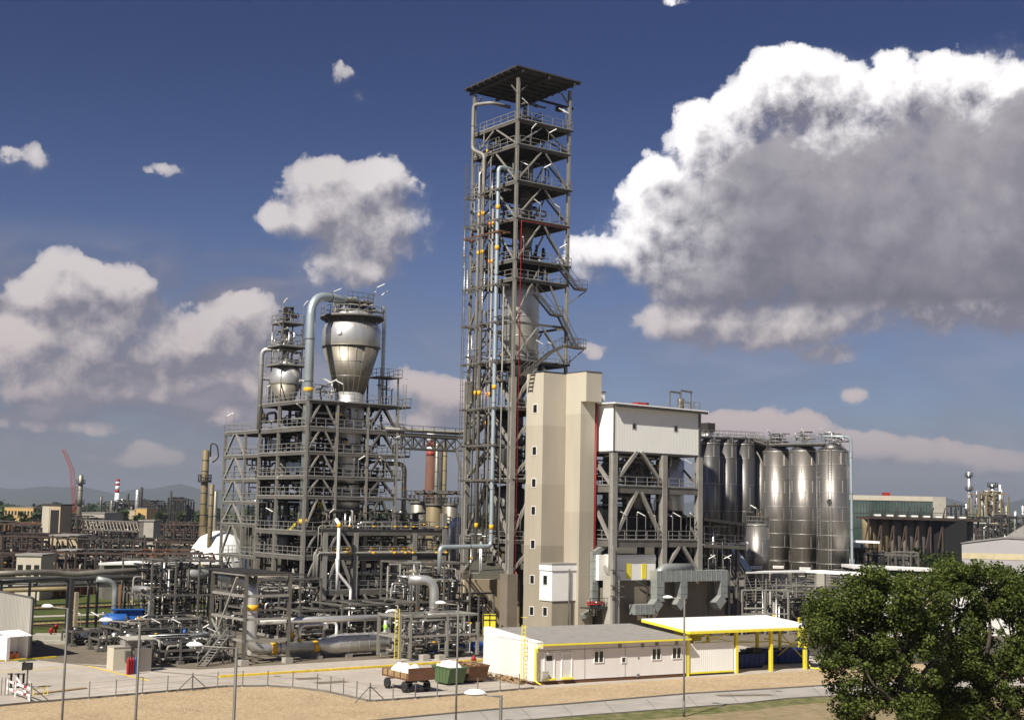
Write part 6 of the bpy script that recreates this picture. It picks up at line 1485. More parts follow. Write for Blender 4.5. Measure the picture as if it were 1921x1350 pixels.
for x in (2, 9, 15): p = gp(x, 1304-0); fw.bar(p, p+UZ*1.4, .05)
tag(fw.build('mesh_fence', 'conc_dark', base=a), 'stub of mesh fence at the far left of the yard', 'fence')
# ================================================================== STREET LAMPS
def street_lamp(label, xh, yh, Hh, arm, armdir, r=.07):
    # xh, yh: top of the post in the photograph, Hh its height
    d = ray(xh, yh); t = (Hh-EYE)/d.z; p = Vector((0, 0, EYE))+d*t; p.z = 0
    L0 = thing('street_lamp', label, 'street lamp', p, 'street lamps along the road')
    mb = MB(); mb.tube([p, p+UZ*3, p+UZ*Hh], r, 10); mb.tube([p+UZ*.0, p+UZ*1.2], r*1.4, 10); mb.build('post', 'galv', L0)
    a = Vector(armdir).normalized(); mb = MB(); mb.tube([p+UZ*(Hh-.03), p+a*arm+UZ*(Hh+.02)], .035, 7); mb.build('arm', 'galv_light', L0)
    c = p+a*(arm+.0)+UZ*(Hh+.05); mb = MB()
    # lantern: flattened long lens
    n = 12; prof = [(0.02, -.05), (.12, .02), (.21, .18), (.24, .38), (.19, .58), (.07, .70), (.01, .72)]; x = a; y = a.cross(UZ); b0 = len(mb.v)
    for (rr_, s_) in prof:
        for j in range(n): an = 2*pi*j/n; mb.v.append(c + x*s_ + y*(rr_*cos(an)) + UZ*(rr_*.62*sin(an)*(1.1 if sin(an) > 0 else .6)))
    for i in range(len(prof)-1):
        for j in range(n): mb.f.append((b0+i*n+j, b0+(i+1)*n+j, b0+(i+1)*n+(j+1) % n, b0+i*n+(j+1) % n)); mb.sm.append(True)
    mb.build('lantern', 'white_plain', L0)
    return L0
street_lamp('street lamp at the far left, in front of the railway grass', 127.5, 1140, 8.7, 1.0, (-1, .2, 0))
street_lamp('street lamp in front of the red gas cylinders', 263, 1167, 8.7, 1.6, (-1, .15, 0))
street_lamp('street lamp in front of the steel stair at the front frame', 444, 1214, 8.7, 1.6, (-1, .1, 0))
street_lamp('street lamp between the trailer and the green skip', 860, 1133, 8.7, .9, (-1, .2, 0))
street_lamp('nearest and largest street lamp, low at the bottom of the view below the skips', 940, 1304, 8.7, .55, (-1, .05, 0), .06)
street_lamp('street lamp in front of the right end of the white site building', 1284, 1122, 8.7, .9, (-1, .1, 0))
"""lamp standard behind the first street lamp"""
tp = gp(139, 1205); zz_ = zat(tp, 1110); mb = MB(); mb.bar(tp, tp+UZ*zz_, .45, .35); tag(mb.build('wooden_pole', 'bark_pale', base=tp), 'pale wooden pole standing behind the far left street lamp', 'pole')
tp = gp(129, 1210); mb = MB(); mb.bar(tp, tp+UZ*zat(tp, 1085), .4, .4); tag(mb.build('rack_column', 'steel_dark', base=tp), 'dark steel column holding the left end of the long pipeline', 'column')
# ================================================================== LEFT PIPELINE, RETAINING WALL
def far(x, y, D): return at(x, y, D)
pl = thing('pipeline', 'long thick dull pipeline crossing the left side above the railway', 'pipeline', far(200, 1150, 185))
D_ = 170
pts = [far(-40, 1077, 150), far(90, 1072, 156), far(130, 1077, 158), far(200, 1072, 160), far(330, 1066, 168), far(425, 1063, 175)]
mb = MB(); mb.tube(rnd(pts, 3), .33, 10); mb.build('main_pipe', 'clad_dull', pl)
mb = MB(); mb.tube([p-UZ*.9+Vector((0, 1, 0)) for p in pts[:2]] + [p-UZ*1.0+Vector((0, 1, 0)) for p in pts[4:]], .26, 8); mb.tube([p-UZ*1.5+Vector((0, 2, 0)) for p in (pts[0], pts[-1])], .18, 7); mb.build('second_pipe', 'silo_dark', pl)
for x in (4, 57, 129, 168, 184, 236, 310, 335, 392):
    f = (x+40)/465; D = 150+25*f; p = far(x, 1080, D); mb = MB(); mb.bar(Vector((p.x, p.y, p.z-.5)), Vector((p.x, p.y, 0)), .28, .24); mb.bar(p+Vector((-.2, -.6, -.55)), p+Vector((.2, 3, -.55)), .2, .25)
    mb.build('trestle', 'galv', pl)
mb = MB(); mb.tube(rnd([far(-20, 1107, 160), far(132, 1103.5, 163), far(134, 1120, 163)], .6), .28, 8); tag(mb.build('yellowish_pipe', 'tan', base=far(60, 1105, 160)), 'straight dull yellow pipe below the pipeline at the far left', 'pipe')
rgf = random.Random(77)
mb = MB()
for k in range(9):
    y = 1084+k*2.4; mb.tube([far(-30, y, 190+k), far(415, y-9, 200+k)], rgf.choice((.08, .12, .16)), 6)
o = mb.build('pipe_bundle', 'steel_dark', base=far(200, 1095, 195)); tag(o, 'bundle of thin dark pipes running level behind the thick pipeline', 'pipes')
mb = MB()
for x in range(10, 420, 58): p = far(x, 1105, 197); mb.bar(p+UZ*1.5, Vector((p.x, p.y, 0)), .2)
mb.build('trestle', 'steel_dark', o)
# rusty sheet pile wall
mb = MB(); pts = [gp(x, y) for x, y in ((-30, 1123), (60, 1121), (170, 1114.5), (200, 1113), (300, 1109), (430, 1104))]; hp_ = 2.1
for a, b in zip(pts, pts[1:]):
    n = max(1, int((b-a).length/.7)); d = (b-a)/n; nn = Vector((-d.y, d.x, 0)).normalized()
    for i in range(n):
        p = a+d*i+nn*(.18 if i % 2 else 0); mb.bar(p+UZ*(hp_/2), p+d*1.02+UZ*(hp_/2), .10, hp_)
tag(mb.build('retaining_wall', 'rust_wall', base=pts[0]), 'rusty brown sheet pile wall behind the railway tracks', 'wall')
mb = MB(); a, b = gp(420, 1120), gp(330, 1122); mb.box(Fr(gp(352, 1118), pi/2), 0, 7.5, 0, 3, 0, 3.6); tag(mb.build('track_hut', 'white', base=a), 'pale flat-roofed hut behind the pipes left of the structure', 'hut')
# long white flat roof behind the pipeline
mb = MB(); a = far(185, 1055, 215); b = far(412, 1054, 222); mb.slab([a, b, b+Vector((2, 9, 0)), a+Vector((2, 9, 0))], .35)
o = tag(mb.build('long_shed', 'white_plain', base=Vector((a.x, a.y, 0))), 'long low shed whose flat white roof shows above the pipeline', 'shed')
q = MB(); q.box(Fr(a+Vector((0, 1, 0)), atan2((b-a).x, (b-a).y)), .5, (b-a).length-.5, .2, 7, 0, a.z-.5); q.build('wall', 'conc_dark', o)
# ================================================================== BACKGROUND PLANT, LEFT
def cyl(label, x, ytop, wpx, D, m='clad_dull', name='column_vessel', rings=5, ladder_=True, yb=None, cat='column', top=True, plat=()):
    c = far(x, 970, D); c.z = 0; r = wpx/2/FPX*D; zt = zat(c, ytop); t = thing(name, label, cat, c)
    mb = MB(); mb.lathe(c, [(r, 0), (r, zt-r*.5), (r*.7, zt-r*.15), (.05, zt)], 18); mb.build('shell', m, t)
    q = MB(); [oring(q, c+UZ*(zt*(i+1)/(rings+1.0)), r, r*.05, .15, 18) for i in range(rings)]; q.build('ring', 'steel_dark', t)
    for k, y in enumerate(plat):
        z = zat(c, y); q = MB(); q.lathe(c, [(r, z-.2), (r*1.9, z-.2), (r*1.9, z), (r, z)], 16, cap=False)
        railing(q, [c+Vector((cos(2*pi*j/10), sin(2*pi*j/10), 0))*r*1.85+UZ*z for j in range(10)], closed=True, step=3, r=.05); q.build('platform', 'steel_dark', t)
    return t, c, r, zt
t, c, r, zt = cyl('tall tan column with a pipe loop at its head, left of the hopper structure', 381, 843, 13, 240, 'tan', rings=12, plat=(902,))
mb = MB(); mb.tube(rnd([c+Vector((.8, 0, zt-1.2)), c+Vector((.8, 0, zt+1.2)), c+Vector((1.9, 0, zt+.9)), c+Vector((2.3, 0, zt-1.4)), c+Vector((1.2, 0, zt-2.2))], .8), .14, 7); mb.build('head_pipe', 'steel_dark', t)
cyl('shorter tan column just right of the tallest tan one', 395, 907, 9, 236, 'tan', rings=9, plat=())
cyl('pale thin column beside the two tan columns', 403, 920, 7, 240, 'clad_dull', rings=3)
cyl('tall grey column with side platforms next to the red crane', 148, 890, 9, 420, 'clad_dull', rings=4, plat=(906, 944))
# crane
cr_ = thing('crane', 'red lattice boom crane behind the grey column', 'crane', far(141, 962, 520)); a = far(141, 962, 520); b = far(135, 880, 520); c_ = far(119, 843, 520)
mb = MB()
def lat(a, b, w):
    d = (b-a); n = int(d.length/w); x = Vector((1, 0, 0))*w/2; y = Vector((0, 1, 0))*w/2
    for s in (-x-y, x-y, x+y, -x+y): mb.bar(a+s, b+s, .11)
    for i in range(n): p = a+d*(i/n); q = a+d*((i+1)/n); mb.bar(p-x-y, q+x-y, .1); mb.bar(p+x-y, q-x-y, .1)
lat(a, b, 1.3); mb.build('mast', 'red_pale', cr_); mb = MB(); lat(b, c_, 1.1); mb.build('jib', 'red_pale', cr_)
# striped chimney
c = far(218, 962, 900); c.z = 0; ch = thing('striped_chimney', 'slim chimney banded red and white, on the left horizon', 'chimney', c)
ys = [962, 921, 915, 909, 903.5, 898]; zs_ = [0]+[zat(c, y) for y in (924, 917, 911, 904.5, 898)]; ms = ['white_plain', 'red', 'white_plain', 'red', 'white_plain']
ms = ['white_plain', 'red', 'white_plain', 'red', 'white_plain', 'red']; zs_ = [0]+[zat(c, y) for y in (924, 918, 911, 907, 903, 898)]
for i, m in enumerate(ms):
    f = lambda z: (1.75-.55*z/zs_[-1]); mb = MB(); mb.lathe(c, [(f(zs_[i]), zs_[i]), (f(zs_[i+1]), zs_[i+1])], 20); mb.build('band' if i else 'shaft', m, ch)
for i, (x, yt, w, D, m, nm) in enumerate(((188, 931, 5, 800, 'silo_dark', 'dark slim column left of the striped chimney'), (228, 935, 6, 850, 'clad', 'bright vessel just right of the striped chimney'), (238, 925, 5, 850, 'steel_dark', 'dark column second right of the striped chimney'), (256, 918, 8, 800, 'clad', 'silver ringed column of the far refinery group'), (263, 913, 6, 800, 'steel_dark', 'dark column with a looped head in the far refinery group'), (163, 943, 3, 900, 'steel_dark', 'very thin dark column far off near the crane'), (319, 920, 4.5, 760, 'steel_dark', 'dark chimney above the distant black plant block'), (246, 940, 5, 850, 'clad_dull', 'short column in front of the far refinery group'), (208, 938, 4, 800, 'clad_dull', 'short thin column left of the chimney foot'))):
    cyl(nm, x, yt, w, D, m, rings=6)
rgb = random.Random(5)
def block(label, x0, x1, yt, D, nx, m='steel_dark', name='refinery_rack', dep=14, nP=4, cols=True, rad=(.15, .5), mats=('steel_dark', 'steel_dark', 'black', 'black', 'rust_dark', 'rust', 'clad_dull'), base=0, sh=False):
    a = far(x0, 965, D); b = far(x1, 965, D); a.z = b.z = 0; b.y = a.y; F_ = Fr(a, pi/2); w = b.x-a.x; h = zat(a, yt); t = thing(name, label, 'plant', a)
    if cols:
        n = nx
        for i in range(n+1):
            for l in (0, dep): mb = MB(); mb.bar(F_(w*i/n, l), F_(w*i/n, l, h*rgb.uniform(.85, 1)), max(.2, D/900)); mb.build('column', m, t)
        mb = MB()
        for z in (h*.55, h*.93): mb.bar(F_(0, 0, z), F_(w, 0, z), max(.2, D/1000)); mb.bar(F_(0, dep, z), F_(w, dep, z), max(.2, D/1000))
        for i in range(n+1): mb.bar(F_(w*i/n, 0, h*.93-.1), F_(w*i/n, dep, h*.93-.1), .2)
        mb.build('beam', m, t)
    pipes(t, rgb, F_, (0, w, 0, dep, base, h), nP, rad, vert=.35, per=9, name='pipework', mats=mats, bands=.05)
    return t
block('far plant group under the silver ringed column', 196, 288, 937, 820, 8, dep=40, nP=6, rad=(.3, .9))
block('far framework right of the silver ringed column', 268, 290, 943, 780, 5, dep=20, nP=2, rad=(.2, .4))
t = block('distant black plant block with scaffold-like sides', 315, 347, 932, 760, 6, dep=20, nP=4, rad=(.3, .8), mats=('steel_dark', 'black'))
for i, (x, w, yt) in enumerate(((327, 8, 935), (340, 8, 936))): cyl(('dark drum in the distant black plant block', 'right hand dark drum in the distant black plant block')[i], x, yt, w, 765, 'black', rings=2)
# dark open rack rows in the middle distance
for i, (x0, x1, yt, D, n) in enumerate(((-30, 80, 975, 300, 6), (90, 165, 965, 330, 4), (160, 270, 975, 320, 6), (290, 385, 976, 310, 5), (-30, 120, 998, 260, 8), (110, 270, 1003, 255, 8), (255, 420, 1008, 250, 8), (-30, 90, 1030, 230, 6), (90, 240, 1030, 228, 8), (235, 420, 1030, 226, 9))):
    block(['left-edge far rack row', 'rack row behind the beige shaft', 'rack row behind the conveyor bridge', 'rack row left of the tan columns', 'second rack row at the left edge', 'middle rack row in front of the concrete tower', 'rack row in front of the tan columns', 'front rack row at the left edge', 'front middle rack row above the pipeline', 'front rack row next to the hopper structure'][i]+', dark and rusty', x0, x1, yt, D, n, dep=16, nP=6, rad=(.08, .24), m=rgb.choice(('steel_dark', 'rust_dark', 'rust_dark')))
def bldg(label, x0, x1, yt, D, dep, m, name='works_building', yb=None, roofm='roof_grey', win=0, wm='glass', ang=pi/2, roof=True):
    a = far(x0, 965, D); b = far(x1, 965, D); a.z = b.z = 0; w = (b-a).length; F_ = Fr(a, ang); h = zat(a, yt); t = thing(name, label, 'building', a)
    mb = MB(); mb.box(F_, 0, w, 0, dep, 0, h); mb.build('wall', m, t)
    if roof: mb = MB(); mb.box(F_, -.2, w+.2, -.2, dep+.2, h+.01, h+.3); mb.build('roof', roofm, t)
    for i in range(win):
        q = MB(); r = w*(i+.5)/win; q.box(F_, r-w/win*.3, r+w/win*.3, -.06, .0, h*.55, h*.8); q.build('window', wm, t)
    return t, F_, w, h
t, F_, w, h = bldg('tall beige open-fronted shaft building on the left', 79, 113, 947, 300, 8, 'beige_wall', name='shaft_building', roofm='roof_dark')
q = MB(); q.box(F_, w*.47, w*.93, -.05, 0, 0, h-1.0); q.build('opening', 'black', t)
q = MB(); q.box(F_, 0, w*.4, -.06, 0, 0, h-.3); q.build('front_pier', 'cream_top', t)
bldg('low grey-beige works block with a small window band, below the shaft building', 97, 148, 1005, 262, 8, 'beige_wall', win=4)
bldg('low concrete works wall with small windows near the pipeline', 112, 146, 1033, 240, 5, 'plinth', win=5)
t, F_, w, h = bldg('square concrete tower at the end of the conveyor bridge', 262, 289, 977, 290, 6, 'concrete', name='concrete_tower')
q = MB(); q.box(F_, 0, w*.3, -.06, 0, 0, h-.2); q.build('panel', 'galv', t)
t = thing('conveyor_bridge', 'low sloping covered conveyor bridge with slanted posts, left of the concrete tower', 'bridge', far(215, 985, 300))
a, b = far(165, 975, 305), far(266, 979, 300); mb = MB(); mb.bar(a, b, 3, .3); mb.bar(a-UZ*2.0, b-UZ*2.0, 3, .25); mb.build('deck', 'galv', t)
mb = MB(); [mb.bar(a.lerp(b, i/16)-UZ*.1-Vector((0, 1.5, 0)), a.lerp(b, (i+.8)/16)-UZ*1.9-Vector((0, 1.5, 0)), .15) for i in range(16)]; [mb.bar(a.lerp(b, f)-UZ*2, Vector((a.lerp(b, f).x, a.lerp(b, f).y, 0)), .3) for f in (.02, .5, .95)]; mb.build('post', 'concrete', t)
bldg('long low ochre building on the left horizon', 8, 62, 951, 900, 20, 'ochre_wall', win=9)
bldg('ochre block below the far refinery group', 253, 275, 953, 700, 20, 'ochre_wall')
bldg('paler ochre block left of the ochre one', 240, 254, 957, 700, 20, 'beige_wall')
bldg('yellow walled hut behind the left end of the pipeline', 36, 82, 1042, 212, 6, 'cream_top', win=3)
bldg('low grey roofed hall behind the grey column', 152, 196, 962, 420, 20, 'concrete')
c = far(410, 1025, 240); mb = MB(); mb.lathe(Vector((c.x, c.y, 0)), [(5.2, 0), (5.2, 5), (4.6, 7.5), (3.2, 9.5), (1.2, 10.4), (.1, 10.6)], 24); tag(mb.build('storage_dome', 'white_plain', base=(c.x, c.y, 0)), 'white domed tank just left of the hopper structure', 'tank')
# ================================================================== BETWEEN STRUCTURE AND TOWER
c = far(804, 1000, 420); c.z = 0; ch = thing('brick_chimney', 'tapering brown brick chimney with red and white head, under the pipe bridge', 'chimney', c)
f = lambda z: 2.0-.75*z/zT2; zT2 = zat(c, 812)
zz2 = [0, zat(c, 855), zat(c, 846), zat(c, 838), zat(c, 828), zat(c, 812)]
for i, m in enumerate(('brick', 'red_pale', 'white_plain', 'red_pale', 'white_plain')):
    mb = MB(); mb.lathe(c, [(f(zz2[i]), zz2[i]), (f(zz2[i+1]), zz2[i+1])], 24); mb.build('shaft' if i == 0 else 'band', m, ch)
for i, (x, yt, w, m) in enumerate(((817, 831, 8, 'clad_dull'), (825, 834, 6, 'steel_dark'), (832, 828, 8, 'tan'))):
    cyl(('pale tall column right beside the brick chimney', 'dark tall column between the two pale ones', 'tan tall column at the right of the group by the chimney')[i], x, yt, w, 330, m, rings=8)
for i, (x, yt, w, D, m) in enumerate(((785, 938, 34, 225, 'clad_dull'), (814, 942, 30, 215, 'tan'), (845, 942, 26, 220, 'clad_dull'))):
    t, c, r, zt = cyl(('big dull tank left in the group behind the lower rack', 'middle stained tank of the group behind the lower rack', 'right stained tank next to the tall tower foot')[i], x, yt, w, D, m, rings=3, cat='tank', name='process_tank')
    q = MB(); railing(q, [c+Vector((cos(2*pi*j/12), sin(2*pi*j/12), 0))*r*1.1+UZ*(zt-.3) for j in range(12)], closed=True, step=1.5, r=.05); q.lathe(c, [(r*.9, zt-.5), (r*1.15, zt-.5), (r*1.15, zt-.3), (r*.9, zt-.3)], 18, cap=False); q.build('railing', 'galv', t)
block('tangle of pipes over the stained tanks', 770, 862, 925, 218, 4, dep=6, nP=3, rad=(.06, .15), cols=False, base=18, mats=('galv', 'steel_dark'))
block('dark pipe bank in front of the stained tanks', 795, 880, 1002, 196, 3, dep=8, nP=6, rad=(.08, .2), base=3, mats=('steel_dark', 'black', 'galv'))
mb = MB(); a = far(858, 1000, 190); a.z = 0; mb.lathe(a, [(1.4, 0), (1.4, 12.2), (1.1, 13.2), (.4, 14)], 18); tag(mb.build('process_vessel', 'clad', base=a), 'light grey round-topped vessel right of the stained tanks', 'vessel')
# yellow frame door by the tower foot and walls
w0 = gp(918, 1195); F_ = Fr(w0, TH)
mb = MB(); mb.box(F_, -1, 7.5, 4, 5, 0, zat(w0, 1090)); tag(mb.build('back_wall', 'beige_wall', base=w0), 'beige wall between the tall tower foot and the cream stair tower', 'wall')
yf = thing('yellow_gate', 'yellow metal gate standing beside the tall tower foot', 'gate', gp(912, 1195)); F_ = Fr(gp(905, 1200), radians(80)); hz_ = zat(gp(905, 1200), 1151)
mb = MB(); mb.box(F_, 0, 1.6, 0, .15, .2, hz_); mb.build('panel', 'yellow', yf)
mb = MB(); [mb.box(F_, r, r+.1, -.06, -.01, .2, hz_) for r in (0, .75, 1.5)]; [mb.box(F_, 0, 1.6, -.08, -.061, z, z+.08) for z in (.3, 1.3, 2.3, hz_-.15)]; mb.build('frame', 'black', yf)
mb = MB(); mb.tube([gp(966, 1192), gp(966, 1192)+UZ*zat(gp(966, 1192), 1063)], .09, 7); tag(mb.build('fire_pipe', 'red_pale', base=gp(966, 1192)), 'pale red upright pipe on the pedestal of the tall tower', 'pipe')
mb = MB(); mb.tube([gp(983, 1192), gp(983, 1192)+UZ*zat(gp(983, 1192), 1114)], .1, 7); tag(mb.build('fire_pipe', 'red', base=gp(983, 1192)), 'dark red upright pipe at the left foot of the cream stair tower', 'pipe')
# ================================================================== BACKGROUND, RIGHT
a, b = far(1596, 970, 330), far(1752, 970, 330); a.z = b.z = 0; F_ = Fr(a, radians(88)); w = (b-a).length; h = zat(a, 928); hg = zat(a, 937)
t = thing('glazed_building', 'wide works building with dark green glass front and pale roof band', 'building', a)
mb = MB(); mb.box(F_, -6, w+3, .2, 16, 0, h-.05); mb.box(F_, w-.0, w+3.2, -.1, 16.1, 0, h); mb.build('wall', 'concrete', t)
mb = MB(); mb.box(F_, -6, w, -.15, .19, hg, h); mb.build('roof_band', 'cream_top', t)
mb = MB(); mb.box(F_, -6, w-.02, -.0, .19, 5.2, hg-.01); o = mb.build('glazing', 'glass_green', t)
q = MB(); [q.box(F_, w*i/26, w*i/26+.07, -.05, -.005, 5.2, hg) for i in range(26)]; [q.box(F_, -6, w, -.055, -.006, z, z+.1) for z in (9, 12.5, 16)]; q.build('mullion', 'steel_dark', o)
mb = MB(); mb.box(F_, -6, w, -.3, .19, 3.2, 5.15); mb.build('lower_band', 'white_plain', t)
q = MB(); q.box(F_, w*.46, w*.46+1.4, 3, 5, h, h+.8); q.build('roof_ventilator', 'red', t)
for x, y in ((1671, 948), (1752, 951)):
    pass
bk = thing('bunker_row', 'row of dark hopper bunkers under one long flat deck, right of the silos', 'bunkers', far(1740, 1000, 290)); a, b = far(1632, 968, 290), far(1838, 974, 300); za_ = a.z
mb = MB(); mb.slab([a, b, b+Vector((1, 8, 0)), a+Vector((-1, 8, 0))], .5); mb.build('deck', 'rust_dark', bk)
for i in range(9):
    p = a.lerp(b, (i+.35)/9)+Vector((0, 4, 0)); z0 = za_-.6; mb = MB(); mb.lathe(Vector((p.x, p.y, 0)), [(1.55, max(z0-13, .5)), (1.55, z0-3.5), (1.55, z0-2), (1.6, z0)], 16); mb.build('bunker', 'tan' if i < 2 else 'conc_dark', bk)
mb = MB()
for i in range(10):
    p = a.lerp(b, i/9.0)+Vector((0, 1, -.5)); mb.bar(p, Vector((p.x, p.y, 0)), .3); q = a.lerp(b, (i-.4)/9.0)+Vector((0, 1, 0)); mb.bar(p-UZ*.3, Vector((q.x, q.y, p.z-6)), .22)
mb.build('support', 'rust_dark', bk)
mb = MB(); railing(mb, [a, b], step=3, r=.06)
for i in range(9): p = a.lerp(b, (i+.4)/9.2); mb.bar(p+Vector((0, 3, 0)), p+Vector((.6, 3, 2.3)), .18)
mb.build('railing', 'steel_dark', bk)
for i in range(8): mb = MB(); p = a.lerp(b, (i+.6)/9); mb.box(Fr(p, pi/2), 0, 1.3, 2, 3, p.z, p.z+.5); mb.build('hatch', 'white', bk)
q_ = MB(); q_.box(Fr(far(1632, 968, 298), pi/2), 0, 21, 0, 1, 0, far(1632, 972, 298).z); q_.build('back_panel', 'black', bk)
for i, (x, yt, wd, D, m, pls) in enumerate(((1819, 884, 8, 480, 'clad', (893, 918)), (1813, 944, 4, 470, 'clad', ()), (1843, 927, 7, 430, 'clad_dull', (935,)), (1863, 906, 10, 430, 'clad', (912, 930)), (1877, 908, 8, 430, 'clad', ()), (1888, 948, 5, 420, 'clad_dull', ()), (1905, 958, 6, 420, 'clad', ()), (1919, 948, 6, 430, 'clad', ()))):
    cyl(('tallest thin silver column on the right horizon', 'short thin column left of the tallest one on the right', 'column with a platform left of the twin silver columns', 'left one of the twin silver columns at far right', 'right one of the twin silver columns at far right', 'short dull column right of the twin silver columns', 'bright low column near the right edge', 'low column cut by the right edge of the view')[i], x, yt, wd, D, m, rings=9, plat=pls)
block('tangled frame between the bunker row and the tallest right-hand column', 1775, 1812, 940, 440, 4, dep=10, nP=3, rad=(.1, .25), mats=('steel_dark', 'galv'))
block('yellowish frame round the twin silver columns', 1838, 1892, 915, 425, 4, dep=10, nP=4, rad=(.12, .3), m='tan', mats=('galv', 'tan', 'clad', 'steel_dark'))
block('low bright pipe tangle at the right edge', 1835, 1935, 962, 400, 7, dep=12, nP=6, rad=(.12, .3), mats=('galv', 'clad', 'white_plain', 'steel_dark'))
block('rack behind the gable end of the grey hall', 1830, 1875, 975, 330, 4, dep=10, nP=4, rad=(.1, .25), mats=('galv', 'clad', 'rust', 'steel_dark'))
block('pipe bay right of the silos, above the gallery roof', 1604, 1640, 1018, 205, 3, dep=6, nP=6, rad=(.06, .15), mats=('galv', 'clad', 'steel_dark'))
block('railed pipe deck right of the pipe bay', 1638, 1722, 1032, 212, 6, dep=6, nP=6, rad=(.06, .14), m='galv', mats=('galv', 'white_plain', 'steel_dark', 'blue_grey'))
mb = MB(); a, b = far(1603, 1013, 200), far(1650, 1015, 200); mb.slab([a, b, b+Vector((0, 4, 0)), a+Vector((0, 4, 0))], .3); tag(mb.build('canopy_roof', 'white_plain', base=a), 'small flat white canopy roof beside the last silo', 'roof')
mb = MB(); a, b = far(1598, 1060, 190), far(1920, 1074, 200); mb.slab([a, b, b+Vector((0, 6, 0)), a+Vector((0, 6, 0))], .4); o = tag(mb.build('long_shed', 'white_plain', base=Vector((a.x, a.y, 0))), 'long low shed with a white roof edge behind the big tree', 'shed')
q = MB(); F_ = Fr(a+Vector((0, .5, 0)), atan2((b-a).x, (b-a).y)); q.box(F_, 0, (b-a).length, 0, 5, 0, a.z-.8); q.build('wall', 'roof_dark', o)
mb = MB(); a, b = far(1640, 1081, 176), far(1930, 1092, 182); mb.slab([a, b, b+Vector((0, 4, 0)), a+Vector((0, 4, 0))], .3); o = tag(mb.build('long_shed', 'white_plain', base=Vector((a.x, a.y, 0))), 'nearer white roofed shed continuing right from the gallery, seen through the tree', 'shed')
q = MB(); F_ = Fr(a+Vector((0, .4, 0)), atan2((b-a).x, (b-a).y)); q.box(F_, 0, 1.8, -.2, 3, 0, a.z-.32); q.box(F_, 1.8, (b-a).length, 0, 3, 0, a.z-.32); q.build('wall', 'white', o)
# grey hall
a = far(1805, 1072, 232); a.z = 0; F_ = Fr(a, radians(112)); hl = thing('storage_hall', 'large grey corrugated hall with a yellowed light strip at the right edge', 'hall', a)
w = along(a+UZ*5, F_.R, 1965); h1 = zat(a, 1018); m_ = along(a+UZ*9, F_.R, 1886); hm = zat(F_(m_, 0), 1008); h2 = zat(F_(w, 0), 1012)
mb = MB(); lo_ = [(0, 0), (w, 0), (w, 24), (0, 24)]
b_ = [F_(0, 0), F_(w, 0), F_(w, 24), F_(0, 24)]; t_ = [F_(0, 0, h1), F_(m_, 0, hm), F_(w, 0, h2), F_(w, 24, h2), F_(m_, 24, hm), F_(0, 24, h1)]
mb.poly([F_(0, 0), F_(w, 0), F_(w, 0, h2), F_(m_, 0, hm), F_(0, 0, h1)]); mb.poly([F_(0, 24), F_(0, 0), F_(0, 0, h1), F_(0, 24, h1)]); mb.poly([F_(w, 0), F_(w, 24), F_(w, 24, h2), F_(w, 0, h2)])
mb.build('wall', 'hall', hl)
mb = MB(); mb.slab([F_(-.2, -.2, h1+.02), F_(m_, -.2, hm+.02), F_(m_, 24, hm+.02), F_(-.2, 24, h1+.02)], .1); mb.slab([F_(m_, -.2, hm+.02), F_(w, -.2, h2+.02), F_(w, 24, h2+.02), F_(m_, 24, hm+.02)], .1); mb.build('roof', 'galv_light', hl)
zs1, zs2 = zat(a, 1047), zat(a, 1036); mb = MB(); mb.box(F_, 0, w, -.06, -.004, zs1, zs2); mb.build('light_strip', 'hall_strip', hl)
p0, p1, p2 = far(1886, 1006, 262), far(1965, 1010, 262), far(1965, 962, 275)
h2_ = thing('storage_hall', 'second hall behind, showing only its pale sloping roof at the right edge', 'hall', Vector((p0.x, p0.y, 0)))
mb = MB(); q0 = far(1921, 984, 275); mb.slab([p0, p1, p2, q0], .3); mb.build('roof', 'galv_light', h2_)
mb = MB(); mb.box(Fr(p0, pi/2), .5, 12, .5, 9, 0, p0.z-.5); mb.build('wall', 'hall', h2_)
# ================================================================== TREES
def leaf_cloud(mb_list, centres, n_per, size, rg_):
    V = []; n = 0
    for (c, r) in centres:
        k = int(n_per*r*r); 
        u = rg_.normal(size=(k, 3)); u /= np.linalg.norm(u, axis=1)[:, None]; rad = r*(rg_.random(k)**.45)[:, None]
        p = np.array(c)+u*rad*np.array([1, 1, .8])
        a = rg_.normal(size=(k, 3)); a /= np.linalg.norm(a, axis=1)[:, None]; a[:, 2] *= .6
        b = np.cross(a, u+rg_.normal(size=(k, 3))*.7); b /= (np.linalg.norm(b, axis=1)[:, None]+1e-6)
        s = size*(.6+.8*rg_.random(k))[:, None]
        V.append(np.stack([p-a*s, p+b*s*.6, p+a*s, p-b*s*.6], axis=1))
    return np.concatenate(V).reshape(-1, 3)
def leaf_mesh(name, V, m, parent):
    o0 = np.array(parent['_o']); V = V-o0; n = len(V)//4; me = bpy.data.meshes.new(name)
    me.vertices.add(n*4); me.vertices.foreach_set('co', V.astype(np.float32).ravel()); me.loops.add(n*4); me.loops.foreach_set('vertex_index', np.arange(n*4, dtype=np.int32))
    me.polygons.add(n); me.polygons.foreach_set('loop_start', np.arange(0, n*4, 4, dtype=np.int32)); me.update(calc_edges=True); me.materials.append(MATS[m])
    o = bpy.data.objects.new(name, me); col.objects.link(o); o.parent = parent; return o
nr = np.random.default_rng(4)
